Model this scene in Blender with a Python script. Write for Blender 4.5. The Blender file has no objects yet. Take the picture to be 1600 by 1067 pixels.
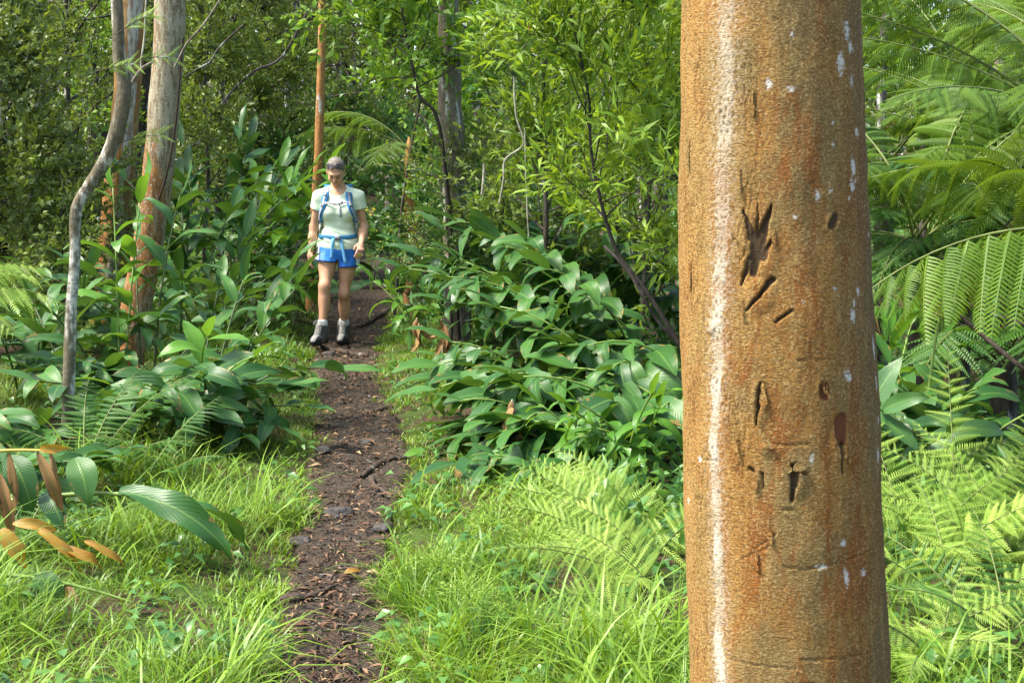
import bpy, math, random
import numpy as np
from mathutils import Vector, Matrix

# ------------------------------------------------------------------ camera, world, sun, exposure
SC = bpy.context.scene
FPX, TILT, CAMZ = 2222.0, math.radians(7.06), 1.6
cam_data = bpy.data.cameras.new('camera')
cam_data.sensor_width = 36.0
cam_data.lens = 50.0
cam_data.clip_start = 0.05
cam_data.clip_end = 400.0
cam_data.dof.use_dof = True
cam_data.dof.focus_distance = 5.5
cam_data.dof.aperture_fstop = 32.0
CAM = bpy.data.objects.new('camera', cam_data)
SC.collection.objects.link(CAM)
CAM.location = (0, 0, CAMZ)
CAM.rotation_euler = (math.pi / 2 - TILT, 0, 0)
SC.camera = CAM

SUN_EL, SUN_AZ = 57.0, 193.0          # azimuth of the sun seen from above, 0 = +X, 90 = +Y (away from the camera)
world = bpy.data.worlds.new('World')
SC.world = world
world.use_nodes = True
wnt = world.node_tree
for n_ in list(wnt.nodes):
    wnt.nodes.remove(n_)
sky = wnt.nodes.new('ShaderNodeTexSky')
sky.sky_type = 'NISHITA'
sky.sun_disc = False
sky.sun_elevation = math.radians(SUN_EL)
sky.sun_rotation = math.radians(90 - SUN_AZ)
sky.air_density = 1.0
sky.dust_density = 3.0
bg = wnt.nodes.new('ShaderNodeBackground')
bg.inputs['Strength'].default_value = 0.14
wo = wnt.nodes.new('ShaderNodeOutputWorld')
wnt.links.new(sky.outputs[0], bg.inputs['Color'])
wnt.links.new(bg.outputs[0], wo.inputs['Surface'])

sun_data = bpy.data.lights.new('sun', 'SUN')
sun_data.energy = 2.8
sun_data.angle = math.radians(12.0)
sun_data.color = (1.0, 0.945, 0.84)
SUN = bpy.data.objects.new('sun', sun_data)
SC.collection.objects.link(SUN)
_e, _a = math.radians(SUN_EL), math.radians(SUN_AZ)
_d = Vector((math.cos(_e) * math.cos(_a), math.cos(_e) * math.sin(_a), math.sin(_e)))
SUN.rotation_euler = _d.to_track_quat('Z', 'Y').to_euler()
SUN.location = _d * 60

SC.view_settings.view_transform = 'Standard'
SC.view_settings.look = 'None'
SC.view_settings.gamma = 1.0
SC.view_settings.use_curve_mapping = False
SC.view_settings.exposure = 1.72
SC.render.engine = 'CYCLES'
SC.cycles.use_denoising = True
SC.cycles.max_bounces = 8
SC.cycles.diffuse_bounces = 3
SC.cycles.glossy_bounces = 2
SC.cycles.transmission_bounces = 5
SC.cycles.caustics_reflective = False
SC.cycles.caustics_refractive = False

# ------------------------------------------------------------------ numeric helpers
RNG = np.random.default_rng(11)
PY = random.Random(5)
_perm = np.random.default_rng(3).permutation(512)
_perm = np.concatenate([_perm, _perm, _perm])
_grad = np.random.default_rng(4).normal(size=(512, 3))
_grad /= np.linalg.norm(_grad, axis=1)[:, None]


def noise3(p):
    """Gradient noise of (N,3) points, about -0.7..0.7."""
    p = np.asarray(p, dtype=np.float64)
    i = np.floor(p).astype(np.int64)
    f = p - i
    u = f * f * f * (f * (f * 6 - 15) + 10)
    out = np.zeros(len(p))
    for dx in (0, 1):
        wx = u[:, 0] if dx else 1 - u[:, 0]
        for dy in (0, 1):
            wy = u[:, 1] if dy else 1 - u[:, 1]
            for dz in (0, 1):
                wz = u[:, 2] if dz else 1 - u[:, 2]
                h = _perm[(_perm[(_perm[(i[:, 0] + dx) & 511] + i[:, 1] + dy) & 511] + i[:, 2] + dz) & 511]
                g = _grad[h]
                out += wx * wy * wz * ((f[:, 0] - dx) * g[:, 0] + (f[:, 1] - dy) * g[:, 1] + (f[:, 2] - dz) * g[:, 2])
    return out


def fbm(p, octv=4):
    p = np.asarray(p, dtype=np.float64)
    s, a = np.zeros(len(p)), 1.0
    for k in range(octv):
        s += a * noise3(p * (2 ** k) + 7.3 * k)
        a *= 0.5
    return s


def sstep(a, b, x):
    t = np.clip((np.asarray(x, float) - a) / (b - a), 0, 1)
    return t * t * (3 - 2 * t)


def unit(v):
    v = np.asarray(v, float)
    return v / (np.linalg.norm(v, axis=-1, keepdims=True) + 1e-9)


_CT, _ST = math.cos(TILT), math.sin(TILT)


def ray(px, py):
    dx, dy = (px - 800.0) / FPX, (533.5 - py) / FPX
    return np.array([dx, _CT + dy * _ST, -_ST + dy * _CT])


def P(px, py, Y):
    """The place at world depth Y that the photograph shows at pixel px, py (1600 x 1067)."""
    r = ray(px, py)
    return np.array([0, 0, CAMZ]) + r * (Y / r[1])


def ground_flat(px, py):
    r = ray(px, py)
    return np.array([0, 0, CAMZ]) + r * (-CAMZ / r[2])


# ------------------------------------------------------------------ terrain
_PATHPX = [(520, 1067), (522, 1000), (522, 920), (533, 850), (548, 780), (566, 715), (558, 650), (542, 590), (536, 545), (548, 510), (562, 480), (560, 455), (548, 425)]
_pc = [ground_flat(*q)[:2] for q in _PATHPX]
_PATHW = [0.155, 0.155, 0.15, 0.16, 0.185, 0.235, 0.215, 0.20, 0.235, 0.30, 0.38, 0.45, 0.48]
_pcy = np.array([q[1] for q in _pc])
_pcx = np.array([q[0] for q in _pc])
_o = np.argsort(_pcy)
_pcy, _pcx, _pw = _pcy[_o], _pcx[_o], np.array(_PATHW)[_o]
_pcy = np.concatenate([[-2.0, 2.0], _pcy, [26.0, 34.0]])
_pcx = np.concatenate([[-0.35, -0.45], _pcx, [-2.35, -3.4]])
_pw = np.concatenate([[0.16, 0.16], _pw, [0.5, 0.5]])


def path_x(y):
    return np.interp(y, _pcy, _pcx)


def path_w(y):
    return np.interp(y, _pcy, _pw)


def hgt(x, y):
    x, y = np.atleast_1d(np.asarray(x, float)), np.atleast_1d(np.asarray(y, float))
    p = np.stack([x * 0.55, y * 0.55, np.zeros_like(x)], 1)
    d = np.abs(x - path_x(y))
    h = 0.06 * noise3(p) * sstep(0.2, 1.4, d)
    h = h + 0.05 * sstep(0.15, 0.9, d) + 0.035 * np.maximum(0, y - 14.5)
    h = h + 0.06 * np.maximum(0, np.abs(x) - 6) * sstep(6, 14, np.abs(x))
    return h


def H(x, y):
    return float(hgt(x, y)[0])


def base_at(px, Y, sink=0.02):
    x = (px - 800.0) / FPX * (Y * _CT + 1.5 * _ST)
    return np.array([x, Y, H(x, Y) - sink])


# ------------------------------------------------------------------ mesh and object helpers
def mk(name, V, Q=None, T=None, A=None, mat=None, smooth=True, B=None, mats=None, MI=None):
    me = bpy.data.meshes.new(name)
    V = np.asarray(V, np.float32)
    Q = np.zeros((0, 4), np.int32) if Q is None else np.asarray(Q, np.int32).reshape(-1, 4)
    T = np.zeros((0, 3), np.int32) if T is None else np.asarray(T, np.int32).reshape(-1, 3)
    me.vertices.add(len(V))
    me.vertices.foreach_set('co', V.ravel())
    nl = Q.size + T.size
    me.loops.add(nl)
    me.loops.foreach_set('vertex_index', np.concatenate([Q.ravel(), T.ravel()]))
    nf = len(Q) + len(T)
    me.polygons.add(nf)
    ls = np.concatenate([np.arange(len(Q)) * 4, Q.size + np.arange(len(T)) * 3]).astype(np.int32)
    me.polygons.foreach_set('loop_start', ls)
    try:
        me.polygons.foreach_set('loop_total', np.concatenate([np.full(len(Q), 4), np.full(len(T), 3)]).astype(np.int32))
    except Exception:
        pass
    if MI is not None:
        me.polygons.foreach_set('material_index', np.asarray(MI, np.int32))
    me.update(calc_edges=True)
    me.polygons.foreach_set('use_smooth', np.full(nf, smooth))
    if A is not None:
        at = me.attributes.new('uvw', 'FLOAT_VECTOR', 'POINT')
        at.data.foreach_set('vector', np.asarray(A, np.float32).ravel())
    if B is not None:
        at = me.attributes.new('msk', 'FLOAT_VECTOR', 'POINT')
        at.data.foreach_set('vector', np.asarray(B, np.float32).ravel())
    for m in (mats or ([mat] if mat else [])):
        me.materials.append(m)
    return me


def link(name, data, parent=None, M=None):
    o = bpy.data.objects.new(name, data)
    SC.collection.objects.link(o)
    if parent is not None:
        o.parent = parent
    if M is not None:
        o.matrix_basis = M
    return o


def tag(o, label=None, cat=None, group=None, kind=None):
    if label: o['label'] = label
    if cat: o['category'] = cat
    if group: o['group'] = group
    if kind: o['kind'] = kind
    return o


def root(name, loc, label, cat, group=None):
    o = bpy.data.objects.new(name, None)
    SC.collection.objects.link(o)
    o.empty_display_size = 0.1
    o.location = [float(c) for c in loc]
    return tag(o, label, cat, group)


def frame_matrix(pos, d, n, sc):
    """Matrix with local X along d, local Z near n."""
    d = unit(d)
    n = np.asarray(n, float)
    n = n - d * n.dot(d)
    n = unit(n)
    s = np.cross(n, d)
    sx, sy, sz = sc if hasattr(sc, '__len__') else (sc, sc, sc)
    return Matrix(((d[0] * sx, s[0] * sy, n[0] * sz, pos[0]), (d[1] * sx, s[1] * sy, n[1] * sz, pos[1]), (d[2] * sx, s[2] * sy, n[2] * sz, pos[2]), (0, 0, 0, 1)))


def tube(pts, rad, n=8, cap=True):
    """Tube along a polyline; returns V, Q, T, A (u round, v along in metres)."""
    pts = np.asarray(pts, float)
    k = len(pts)
    rad = np.broadcast_to(np.asarray(rad, float), (k,))
    tan = unit(np.gradient(pts, axis=0))
    ref = np.array([1.0, 0, 0]) if abs(tan[0][0]) < 0.8 else np.array([0, 1.0, 0])
    fr = []
    s = unit(np.cross(tan[0], ref))
    for i in range(k):
        s = unit(s - tan[i] * s.dot(tan[i]))
        fr.append((s, np.cross(tan[i], s)))
    a = np.arange(n) / n * 2 * math.pi
    V = np.concatenate([pts[i] + rad[i] * (np.cos(a)[:, None] * fr[i][0] + np.sin(a)[:, None] * fr[i][1]) for i in range(k)])
    i, j = np.meshgrid(np.arange(k - 1), np.arange(n), indexing='ij')
    j2 = (j + 1) % n
    Q = np.stack([i * n + j, i * n + j2, (i + 1) * n + j2, (i + 1) * n + j], -1).reshape(-1, 4)
    L = np.concatenate([[0], np.cumsum(np.linalg.norm(np.diff(pts, axis=0), axis=1))])
    A = np.stack([np.tile(a, k), np.repeat(L, n), np.zeros(k * n)], 1)
    T = np.zeros((0, 3), int)
    if cap:
        V = np.concatenate([V, pts[-1:] + tan[-1:] * rad[-1] * 0.4])
        A = np.concatenate([A, [[0, L[-1], 0]]])
        b = (k - 1) * n
        T = np.stack([b + np.arange(n), b + (np.arange(n) + 1) % n, np.full(n, k * n)], 1)
    return V, Q, T, A


class MB:
    """Collects pieces into one mesh."""
    def __init__(s):
        s.V, s.Q, s.T, s.A, s.n = [], [], [], [], 0

    def add(s, V, Q=None, T=None, A=None):
        V = np.asarray(V, float)
        if Q is not None and len(Q): s.Q.append(np.asarray(Q) + s.n)
        if T is not None and len(T): s.T.append(np.asarray(T) + s.n)
        s.V.append(V)
        s.A.append(np.zeros((len(V), 3)) if A is None else np.asarray(A))
        s.n += len(V)

    def mesh(s, name, mat=None, smooth=True):
        return mk(name, np.concatenate(s.V), np.concatenate(s.Q) if s.Q else None, np.concatenate(s.T) if s.T else None, np.concatenate(s.A), mat, smooth)


def smooth_poly(pts, k=16):
    """Catmull-Rom resampling of a polyline."""
    pts = np.asarray(pts, float)
    e = np.concatenate([[2 * pts[0] - pts[1]], pts, [2 * pts[-1] - pts[-2]]])
    n = len(pts) - 1
    out = []
    for t in np.linspace(0, n - 1e-6, k):
        i = int(t)
        f = t - i
        p0, p1, p2, p3 = e[i:i + 4]
        out.append(0.5 * ((2 * p1) + (p2 - p0) * f + (2 * p0 - 5 * p1 + 4 * p2 - p3) * f * f + (3 * p1 - p0 - 3 * p2 + p3) * f ** 3))
    return np.array(out)


# ------------------------------------------------------------------ materials
def N(nt, t, ins=None, **props):
    nd = nt.nodes.new(t)
    for k, v in props.items():
        setattr(nd, k, v)
    for k, v in (ins or {}).items():
        s = nd.inputs[k]
        if isinstance(v, bpy.types.NodeSocket):
            nt.links.new(v, s)
        else:
            s.default_value = v
    return nd


def C4(c):
    return (c[0], c[1], c[2], 1.0)


def mixc(nt, f, a, b, mode='MIX'):
    nd = nt.nodes.new('ShaderNodeMix')
    nd.data_type = 'RGBA'
    nd.blend_type = mode
    for i, v in ((0, f), (6, a), (7, b)):
        if isinstance(v, bpy.types.NodeSocket):
            nt.links.new(v, nd.inputs[i])
        else:
            nd.inputs[i].default_value = v if i == 0 else C4(v)
    return nd.outputs[2]


def mth(nt, op, a, b=0.0, c=0.0, clamp=False):
    nd = nt.nodes.new('ShaderNodeMath')
    nd.operation = op
    nd.use_clamp = clamp
    for i, v in enumerate((a, b, c)):
        if isinstance(v, bpy.types.NodeSocket):
            nt.links.new(v, nd.inputs[i])
        else:
            nd.inputs[i].default_value = v
    return nd.outputs[0]


def ramp(nt, f, lo, hi):
    nd = N(nt, 'ShaderNodeMapRange', {0: f, 1: lo, 2: hi}, interpolation_type='SMOOTHSTEP')
    return nd.outputs[0]


def newmat(name):
    m = bpy.data.materials.new(name)
    m.use_nodes = True
    nt = m.node_tree
    for n in list(nt.nodes):
        nt.nodes.remove(n)
    out = nt.nodes.new('ShaderNodeOutputMaterial')
    return m, nt, out


def attr(nt, name):
    a = N(nt, 'ShaderNodeAttribute', attribute_name=name)
    x = N(nt, 'ShaderNodeSeparateXYZ', {0: a.outputs['Vector']})
    return x.outputs[0], x.outputs[1], x.outputs[2], a.outputs['Vector']


def leaf_mat(name, c0, c1, rough=0.4, tr=0.3, tc=None, vein=False, patch=0.5, spec=0.5, tipc=None):
    """Two-sided leaf: diffuse and gloss with light passing through; colour varies from leaf to leaf and from patch to patch."""
    m, nt, out = newmat(name)
    u, v, r, vec = attr(nt, 'uvw')
    oi = N(nt, 'ShaderNodeObjectInfo')
    geo = N(nt, 'ShaderNodeNewGeometry')
    rnd = mth(nt, 'FRACT', mth(nt, 'ADD', oi.outputs['Random'], r))
    ns = N(nt, 'ShaderNodeTexNoise', {'Vector': geo.outputs['Position'], 'Scale': 1.6, 'Detail': 2.0})
    f = mth(nt, 'ADD', mth(nt, 'MULTIPLY', rnd, 1 - patch), mth(nt, 'MULTIPLY', ramp(nt, ns.outputs[0], 0.35, 0.65), patch))
    col = mixc(nt, f, c0, c1)
    bump = None
    if vein:
        au = mth(nt, 'ABSOLUTE', mth(nt, 'SUBTRACT', u, 0.5))
        rib = mth(nt, 'SUBTRACT', 1.0, ramp(nt, au, 0.012, 0.05))
        lw = mth(nt, 'SINE', mth(nt, 'MULTIPLY', mth(nt, 'SUBTRACT', v, mth(nt, 'MULTIPLY', au, 0.55)), 95.0))
        col = mixc(nt, mth(nt, 'MULTIPLY', ramp(nt, lw, 0.2, 1.0), 0.05), col, (c1[0] * 1.7, c1[1] * 1.6, c1[2] * 1.5))
        col = mixc(nt, mth(nt, 'MULTIPLY', rib, 0.6), col, (0.14, 0.25, 0.05))
        n2 = N(nt, 'ShaderNodeTexNoise', {'Vector': geo.outputs['Position'], 'Scale': 60.0, 'Detail': 3.0})
        col = mixc(nt, mth(nt, 'MULTIPLY', ramp(nt, n2.outputs[0], 0.62, 0.72), 0.35), col, (0.10, 0.09, 0.02))
        hh = mth(nt, 'ADD', mth(nt, 'MULTIPLY', lw, 0.5), mth(nt, 'MULTIPLY', rib, -1.2))
        bump = N(nt, 'ShaderNodeBump', {'Strength': 0.3, 'Distance': 0.0016, 'Height': hh}).outputs[0]
    if tipc:
        n5 = N(nt, 'ShaderNodeTexNoise', {'Vector': geo.outputs['Position'], 'Scale': 13.0, 'Detail': 4.0, 'Roughness': 0.7})
        edge = mth(nt, 'MULTIPLY', mth(nt, 'ABSOLUTE', mth(nt, 'SUBTRACT', u, 0.5)), 0.55)
        col = mixc(nt, ramp(nt, mth(nt, 'ADD', mth(nt, 'ADD', n5.outputs[0], edge), mth(nt, 'MULTIPLY', v, 0.12)), 0.88, 0.93), col, tipc)
    pr = N(nt, 'ShaderNodeBsdfPrincipled', {'Base Color': col, 'Roughness': rough, 'Specular IOR Level': spec})
    tc = tc or (c1[0] * 1.6, c1[1] * 1.5, c1[2] * 0.8)
    tcol = mixc(nt, 0.65, col, tc)
    tl = N(nt, 'ShaderNodeBsdfTranslucent', {'Color': tcol})
    if bump is not None:
        nt.links.new(bump, pr.inputs['Normal'])
    mx = N(nt, 'ShaderNodeMixShader', {0: tr, 1: pr.outputs[0], 2: tl.outputs[0]})
    nt.links.new(mx.outputs[0], out.inputs[0])
    return m


def flat_mat(name, col, rough=0.6, spec=0.4, var=0.0, scale=40.0, bump=0.0, metal=0.0, col2=None):
    m, nt, out = newmat(name)
    tc = N(nt, 'ShaderNodeTexCoord')
    ns = N(nt, 'ShaderNodeTexNoise', {'Vector': tc.outputs['Object'], 'Scale': scale, 'Detail': 4.0})
    c2 = col2 or tuple(min(1, c * (1 - var)) for c in col)
    cc = mixc(nt, ramp(nt, ns.outputs[0], 0.35, 0.65), col, c2)
    pr = N(nt, 'ShaderNodeBsdfPrincipled', {'Base Color': cc, 'Roughness': rough, 'Specular IOR Level': spec, 'Metallic': metal})
    if bump:
        b = N(nt, 'ShaderNodeBump', {'Strength': bump, 'Distance': 0.01, 'Height': ns.outputs[0]})
        nt.links.new(b.outputs[0], pr.inputs['Normal'])
    nt.links.new(pr.outputs[0], out.inputs[0])
    return m


def bark_mat(name, c0, c1, c2, lichen=0.0, vscale=9.0, hscale=26.0, bump=0.6, lc=(0.55, 0.56, 0.5), big=2.2):
    """Bark: streaks along the trunk, flakes, pale lichen. Uses object coordinates stretched along Z."""
    m, nt, out = newmat(name)
    tc = N(nt, 'ShaderNodeTexCoord')
    mp = N(nt, 'ShaderNodeMapping', {'Vector': tc.outputs['Object'], 'Scale': (1, 1, 0.28)})
    n1 = N(nt, 'ShaderNodeTexNoise', {'Vector': mp.outputs[0], 'Scale': hscale, 'Detail': 6.0, 'Roughness': 0.65})
    n2 = N(nt, 'ShaderNodeTexNoise', {'Vector': mp.outputs[0], 'Scale': big * 2.5, 'Detail': 3.0, 'Distortion': 0.6})
    n3 = N(nt, 'ShaderNodeTexNoise', {'Vector': tc.outputs['Object'], 'Scale': vscale * 3, 'Detail': 5.0, 'Roughness': 0.7})
    n4 = N(nt, 'ShaderNodeTexNoise', {'Vector': mp.outputs[0], 'Scale': big * 4, 'Detail': 4.0, 'Roughness': 0.6})
    col = mixc(nt, ramp(nt, n1.outputs[0], 0.35, 0.68), c0, c1)
    col = mixc(nt, ramp(nt, n2.outputs[0], 0.46, 0.6), col, c2)
    if lichen > 0:
        col = mixc(nt, mth(nt, 'MULTIPLY', ramp(nt, n4.outputs[0], 0.62 - lichen * 0.2, 0.70 - lichen * 0.2), ramp(nt, n3.outputs[0], 0.3, 0.55)), col, lc)
    col = mixc(nt, mth(nt, 'MULTIPLY', ramp(nt, n3.outputs[0], 0.6, 0.4), 0.4), col, tuple(c * 0.45 for c in c0))
    pr = N(nt, 'ShaderNodeBsdfPrincipled', {'Base Color': col, 'Roughness': 0.85, 'Specular IOR Level': 0.2})
    hh = mth(nt, 'ADD', n1.outputs[0], mth(nt, 'MULTIPLY', n3.outputs[0], 0.6))
    b = N(nt, 'ShaderNodeBump', {'Strength': bump, 'Distance': 0.012, 'Height': hh})
    nt.links.new(b.outputs[0], pr.inputs['Normal'])
    nt.links.new(pr.outputs[0], out.inputs[0])
    return m


M = {}
M['ginger'] = leaf_mat('ginger_leaf', (0.017, 0.072, 0.018), (0.064, 0.165, 0.030), 0.40, 0.2, (0.17, 0.32, 0.02), vein=True, patch=0.25, spec=0.32, tipc=(0.22, 0.15, 0.04))
M['ginger_light'] = leaf_mat('ginger_leaf_light', (0.040, 0.14, 0.016), (0.11, 0.26, 0.025), 0.34, 0.3, (0.24, 0.42, 0.02), vein=True, patch=0.4, spec=0.38)
M['ginger_far'] = leaf_mat('ginger_leaf_blue', (0.022, 0.078, 0.026), (0.07, 0.165, 0.040), 0.40, 0.18, (0.13, 0.27, 0.03), vein=True, patch=0.3, spec=0.42)
M['leaf_brown'] = leaf_mat('dead_leaf', (0.15, 0.075, 0.028), (0.33, 0.20, 0.085), 0.7, 0.12, (0.4, 0.22, 0.06), vein=True, patch=0.8, spec=0.2, tipc=(0.05, 0.028, 0.014))
M['leaf_yellow'] = leaf_mat('yellow_leaf', (0.26, 0.115, 0.012), (0.40, 0.235, 0.022), 0.45, 0.25, (0.6, 0.33, 0.02), vein=True, patch=0.3, tipc=(0.20, 0.09, 0.025))
M['stalk'] = flat_mat('ginger_stalk', (0.20, 0.30, 0.06), 0.45, 0.4, 0.35, 12)
M['stalk_dark'] = flat_mat('ginger_stalk_dark', (0.075, 0.11, 0.03), 0.5, 0.4, 0.4, 12)
M['rachis'] = flat_mat('fern_stem', (0.16, 0.20, 0.05), 0.55, 0.3, 0.4, 14)
M['rachis_dark'] = flat_mat('fern_stem_dark', (0.06, 0.055, 0.025), 0.6, 0.3, 0.4, 14)
M['bracken'] = leaf_mat('bracken_leaf', (0.13, 0.25, 0.025), (0.36, 0.48, 0.085), 0.5, 0.2, (0.36, 0.50, 0.02), patch=0.35, spec=0.3)
M['treefern'] = leaf_mat('tree_fern_leaf', (0.038, 0.095, 0.007), (0.125, 0.215, 0.020), 0.5, 0.3, (0.30, 0.43, 0.015), patch=0.45, spec=0.25)
M['darkfern'] = leaf_mat('dark_fern_leaf', (0.028, 0.095, 0.012), (0.08, 0.19, 0.022), 0.5, 0.28, (0.2, 0.36, 0.03), patch=0.4, spec=0.4)
M['lance'] = leaf_mat('lance_leaf', (0.080, 0.175, 0.014), (0.26, 0.38, 0.040), 0.42, 0.38, (0.40, 0.54, 0.02), patch=0.35, spec=0.35)
M['broad'] = leaf_mat('broad_leaf', (0.062, 0.165, 0.016), (0.20, 0.345, 0.040), 0.4, 0.37, (0.32, 0.48, 0.02), patch=0.4, spec=0.35)
M['herb'] = leaf_mat('herb_leaf', (0.042, 0.14, 0.028), (0.13, 0.28, 0.048), 0.38, 0.33, (0.22, 0.38, 0.04), patch=0.45, spec=0.55)
M['ohia'] = leaf_mat('small_dark_leaf', (0.058, 0.104, 0.024), (0.20, 0.275, 0.052), 0.45, 0.32, (0.34, 0.42, 0.03), patch=0.6, spec=0.5)
M['fine'] = leaf_mat('fine_olive_leaf', (0.080, 0.14, 0.022), (0.26, 0.35, 0.055), 0.42, 0.34, (0.32, 0.4, 0.04), patch=0.55, spec=0.45)
M['wood'] = leaf_mat('far_leaf', (0.055, 0.110, 0.020), (0.22, 0.32, 0.05), 0.45, 0.32, (0.27, 0.36, 0.04), patch=0.65, spec=0.4)
M['grass'] = leaf_mat('grass_blade', (0.040, 0.125, 0.008), (0.235, 0.37, 0.034), 0.42, 0.27, (0.32, 0.48, 0.015), patch=0.30, spec=0.35)
M['grass_dry'] = leaf_mat('grass_dry', (0.24, 0.25, 0.06), (0.36, 0.33, 0.12), 0.6, 0.25, (0.4, 0.4, 0.1), patch=0.3, spec=0.3)
M['twig'] = bark_mat('twig_bark', (0.045, 0.035, 0.025), (0.09, 0.075, 0.055), (0.12, 0.11, 0.09), 0.2, 14, 40, 0.4)
M['dark_bark'] = bark_mat('dark_bark', (0.035, 0.028, 0.022), (0.085, 0.068, 0.055), (0.11, 0.10, 0.09), 0.35, 9, 22, 0.8)
M['grey_bark'] = bark_mat('grey_bark', (0.12, 0.095, 0.07), (0.26, 0.22, 0.17), (0.20, 0.17, 0.13), 0.35, 9, 22, 0.9)
M['orange_bark'] = bark_mat('orange_bark', (0.34, 0.16, 0.052), (0.50, 0.27, 0.10), (0.42, 0.19, 0.06), 0.15, 10, 24, 0.6)
M['pale_vine'] = flat_mat('pale_vine', (0.42, 0.40, 0.30), 0.8, 0.2, 0.5, 20)
M['black_bark'] = bark_mat('black_bark', (0.022, 0.018, 0.014), (0.055, 0.045, 0.036), (0.04, 0.034, 0.028), 0.0, 12, 30, 0.6)
M['root'] = bark_mat('root_bark', (0.05, 0.036, 0.026), (0.11, 0.08, 0.058), (0.08, 0.06, 0.045), 0.1, 12, 30, 0.8)
M['stone'] = flat_mat('lava_stone', (0.075, 0.068, 0.062), 0.85, 0.25, 0.5, 30, 0.6)
# ------------------------------------------------------------------ ground, path
def build_ground():
    m, nt, out = newmat('forest_soil')
    geo = N(nt, 'ShaderNodeNewGeometry')
    n1 = N(nt, 'ShaderNodeTexNoise', {'Vector': geo.outputs['Position'], 'Scale': 2.2, 'Detail': 6.0})
    n2 = N(nt, 'ShaderNodeTexNoise', {'Vector': geo.outputs['Position'], 'Scale': 24.0, 'Detail': 6.0, 'Roughness': 0.7})
    col = mixc(nt, ramp(nt, n2.outputs[0], 0.35, 0.65), (0.045, 0.033, 0.022), (0.10, 0.07, 0.04))
    col = mixc(nt, ramp(nt, n1.outputs[0], 0.45, 0.6), col, (0.055, 0.085, 0.022))
    pr = N(nt, 'ShaderNodeBsdfPrincipled', {'Base Color': col, 'Roughness': 0.95, 'Specular IOR Level': 0.1})
    b = N(nt, 'ShaderNodeBump', {'Strength': 0.8, 'Distance': 0.03, 'Height': n2.outputs[0]})
    nt.links.new(b.outputs[0], pr.inputs['Normal'])
    nt.links.new(pr.outputs[0], out.inputs[0])
    xs = np.concatenate([np.linspace(-160, -14, 30), np.arange(-13.8, 13.8, 0.2), np.linspace(14, 160, 30)])
    ys = np.concatenate([np.linspace(-60, -1.2, 20), np.arange(-1, 34, 0.2), np.linspace(34.5, 190, 40)])
    X, Y = np.meshgrid(xs, ys, indexing='ij')
    x, y = X.ravel(), Y.ravel()
    z = hgt(x, np.minimum(y, 60)) - 0.08 * sstep(0.5, 0.1, np.abs(x - path_x(y)) - path_w(y) + 0.25) * (np.abs(y - 14) < 19)
    nx, ny = X.shape
    i, j = np.meshgrid(np.arange(nx - 1), np.arange(ny - 1), indexing='ij')
    Q = np.stack([i * ny + j, (i + 1) * ny + j, (i + 1) * ny + j + 1, i * ny + j + 1], -1).reshape(-1, 4)
    o = link('ground', mk('ground', np.stack([x, y, z], 1), Q, mat=m))
    tag(o, 'forest floor of dark soil under the grass and ferns', kind='structure')


def path_top(x, y):
    """Height of the trodden path surface."""
    x, y = np.atleast_1d(np.asarray(x, float)), np.atleast_1d(np.asarray(y, float))
    d = (x - path_x(y)) / path_w(y)
    p = np.stack([x, y, np.zeros_like(x)], 1)
    lump = 0.030 * noise3(p * 2.3 + 5) + 0.022 * fbm(p * 7.0, 3) + 0.010 * noise3(p * 27)
    edge = np.abs(d) + 0.30 * noise3(p * 3.1 + 9) + 0.12 * noise3(p * 9)
    return hgt(x, y) - 0.012 + lump * 0.9 - 0.10 * sstep(1.05, 1.6, edge)


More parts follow.
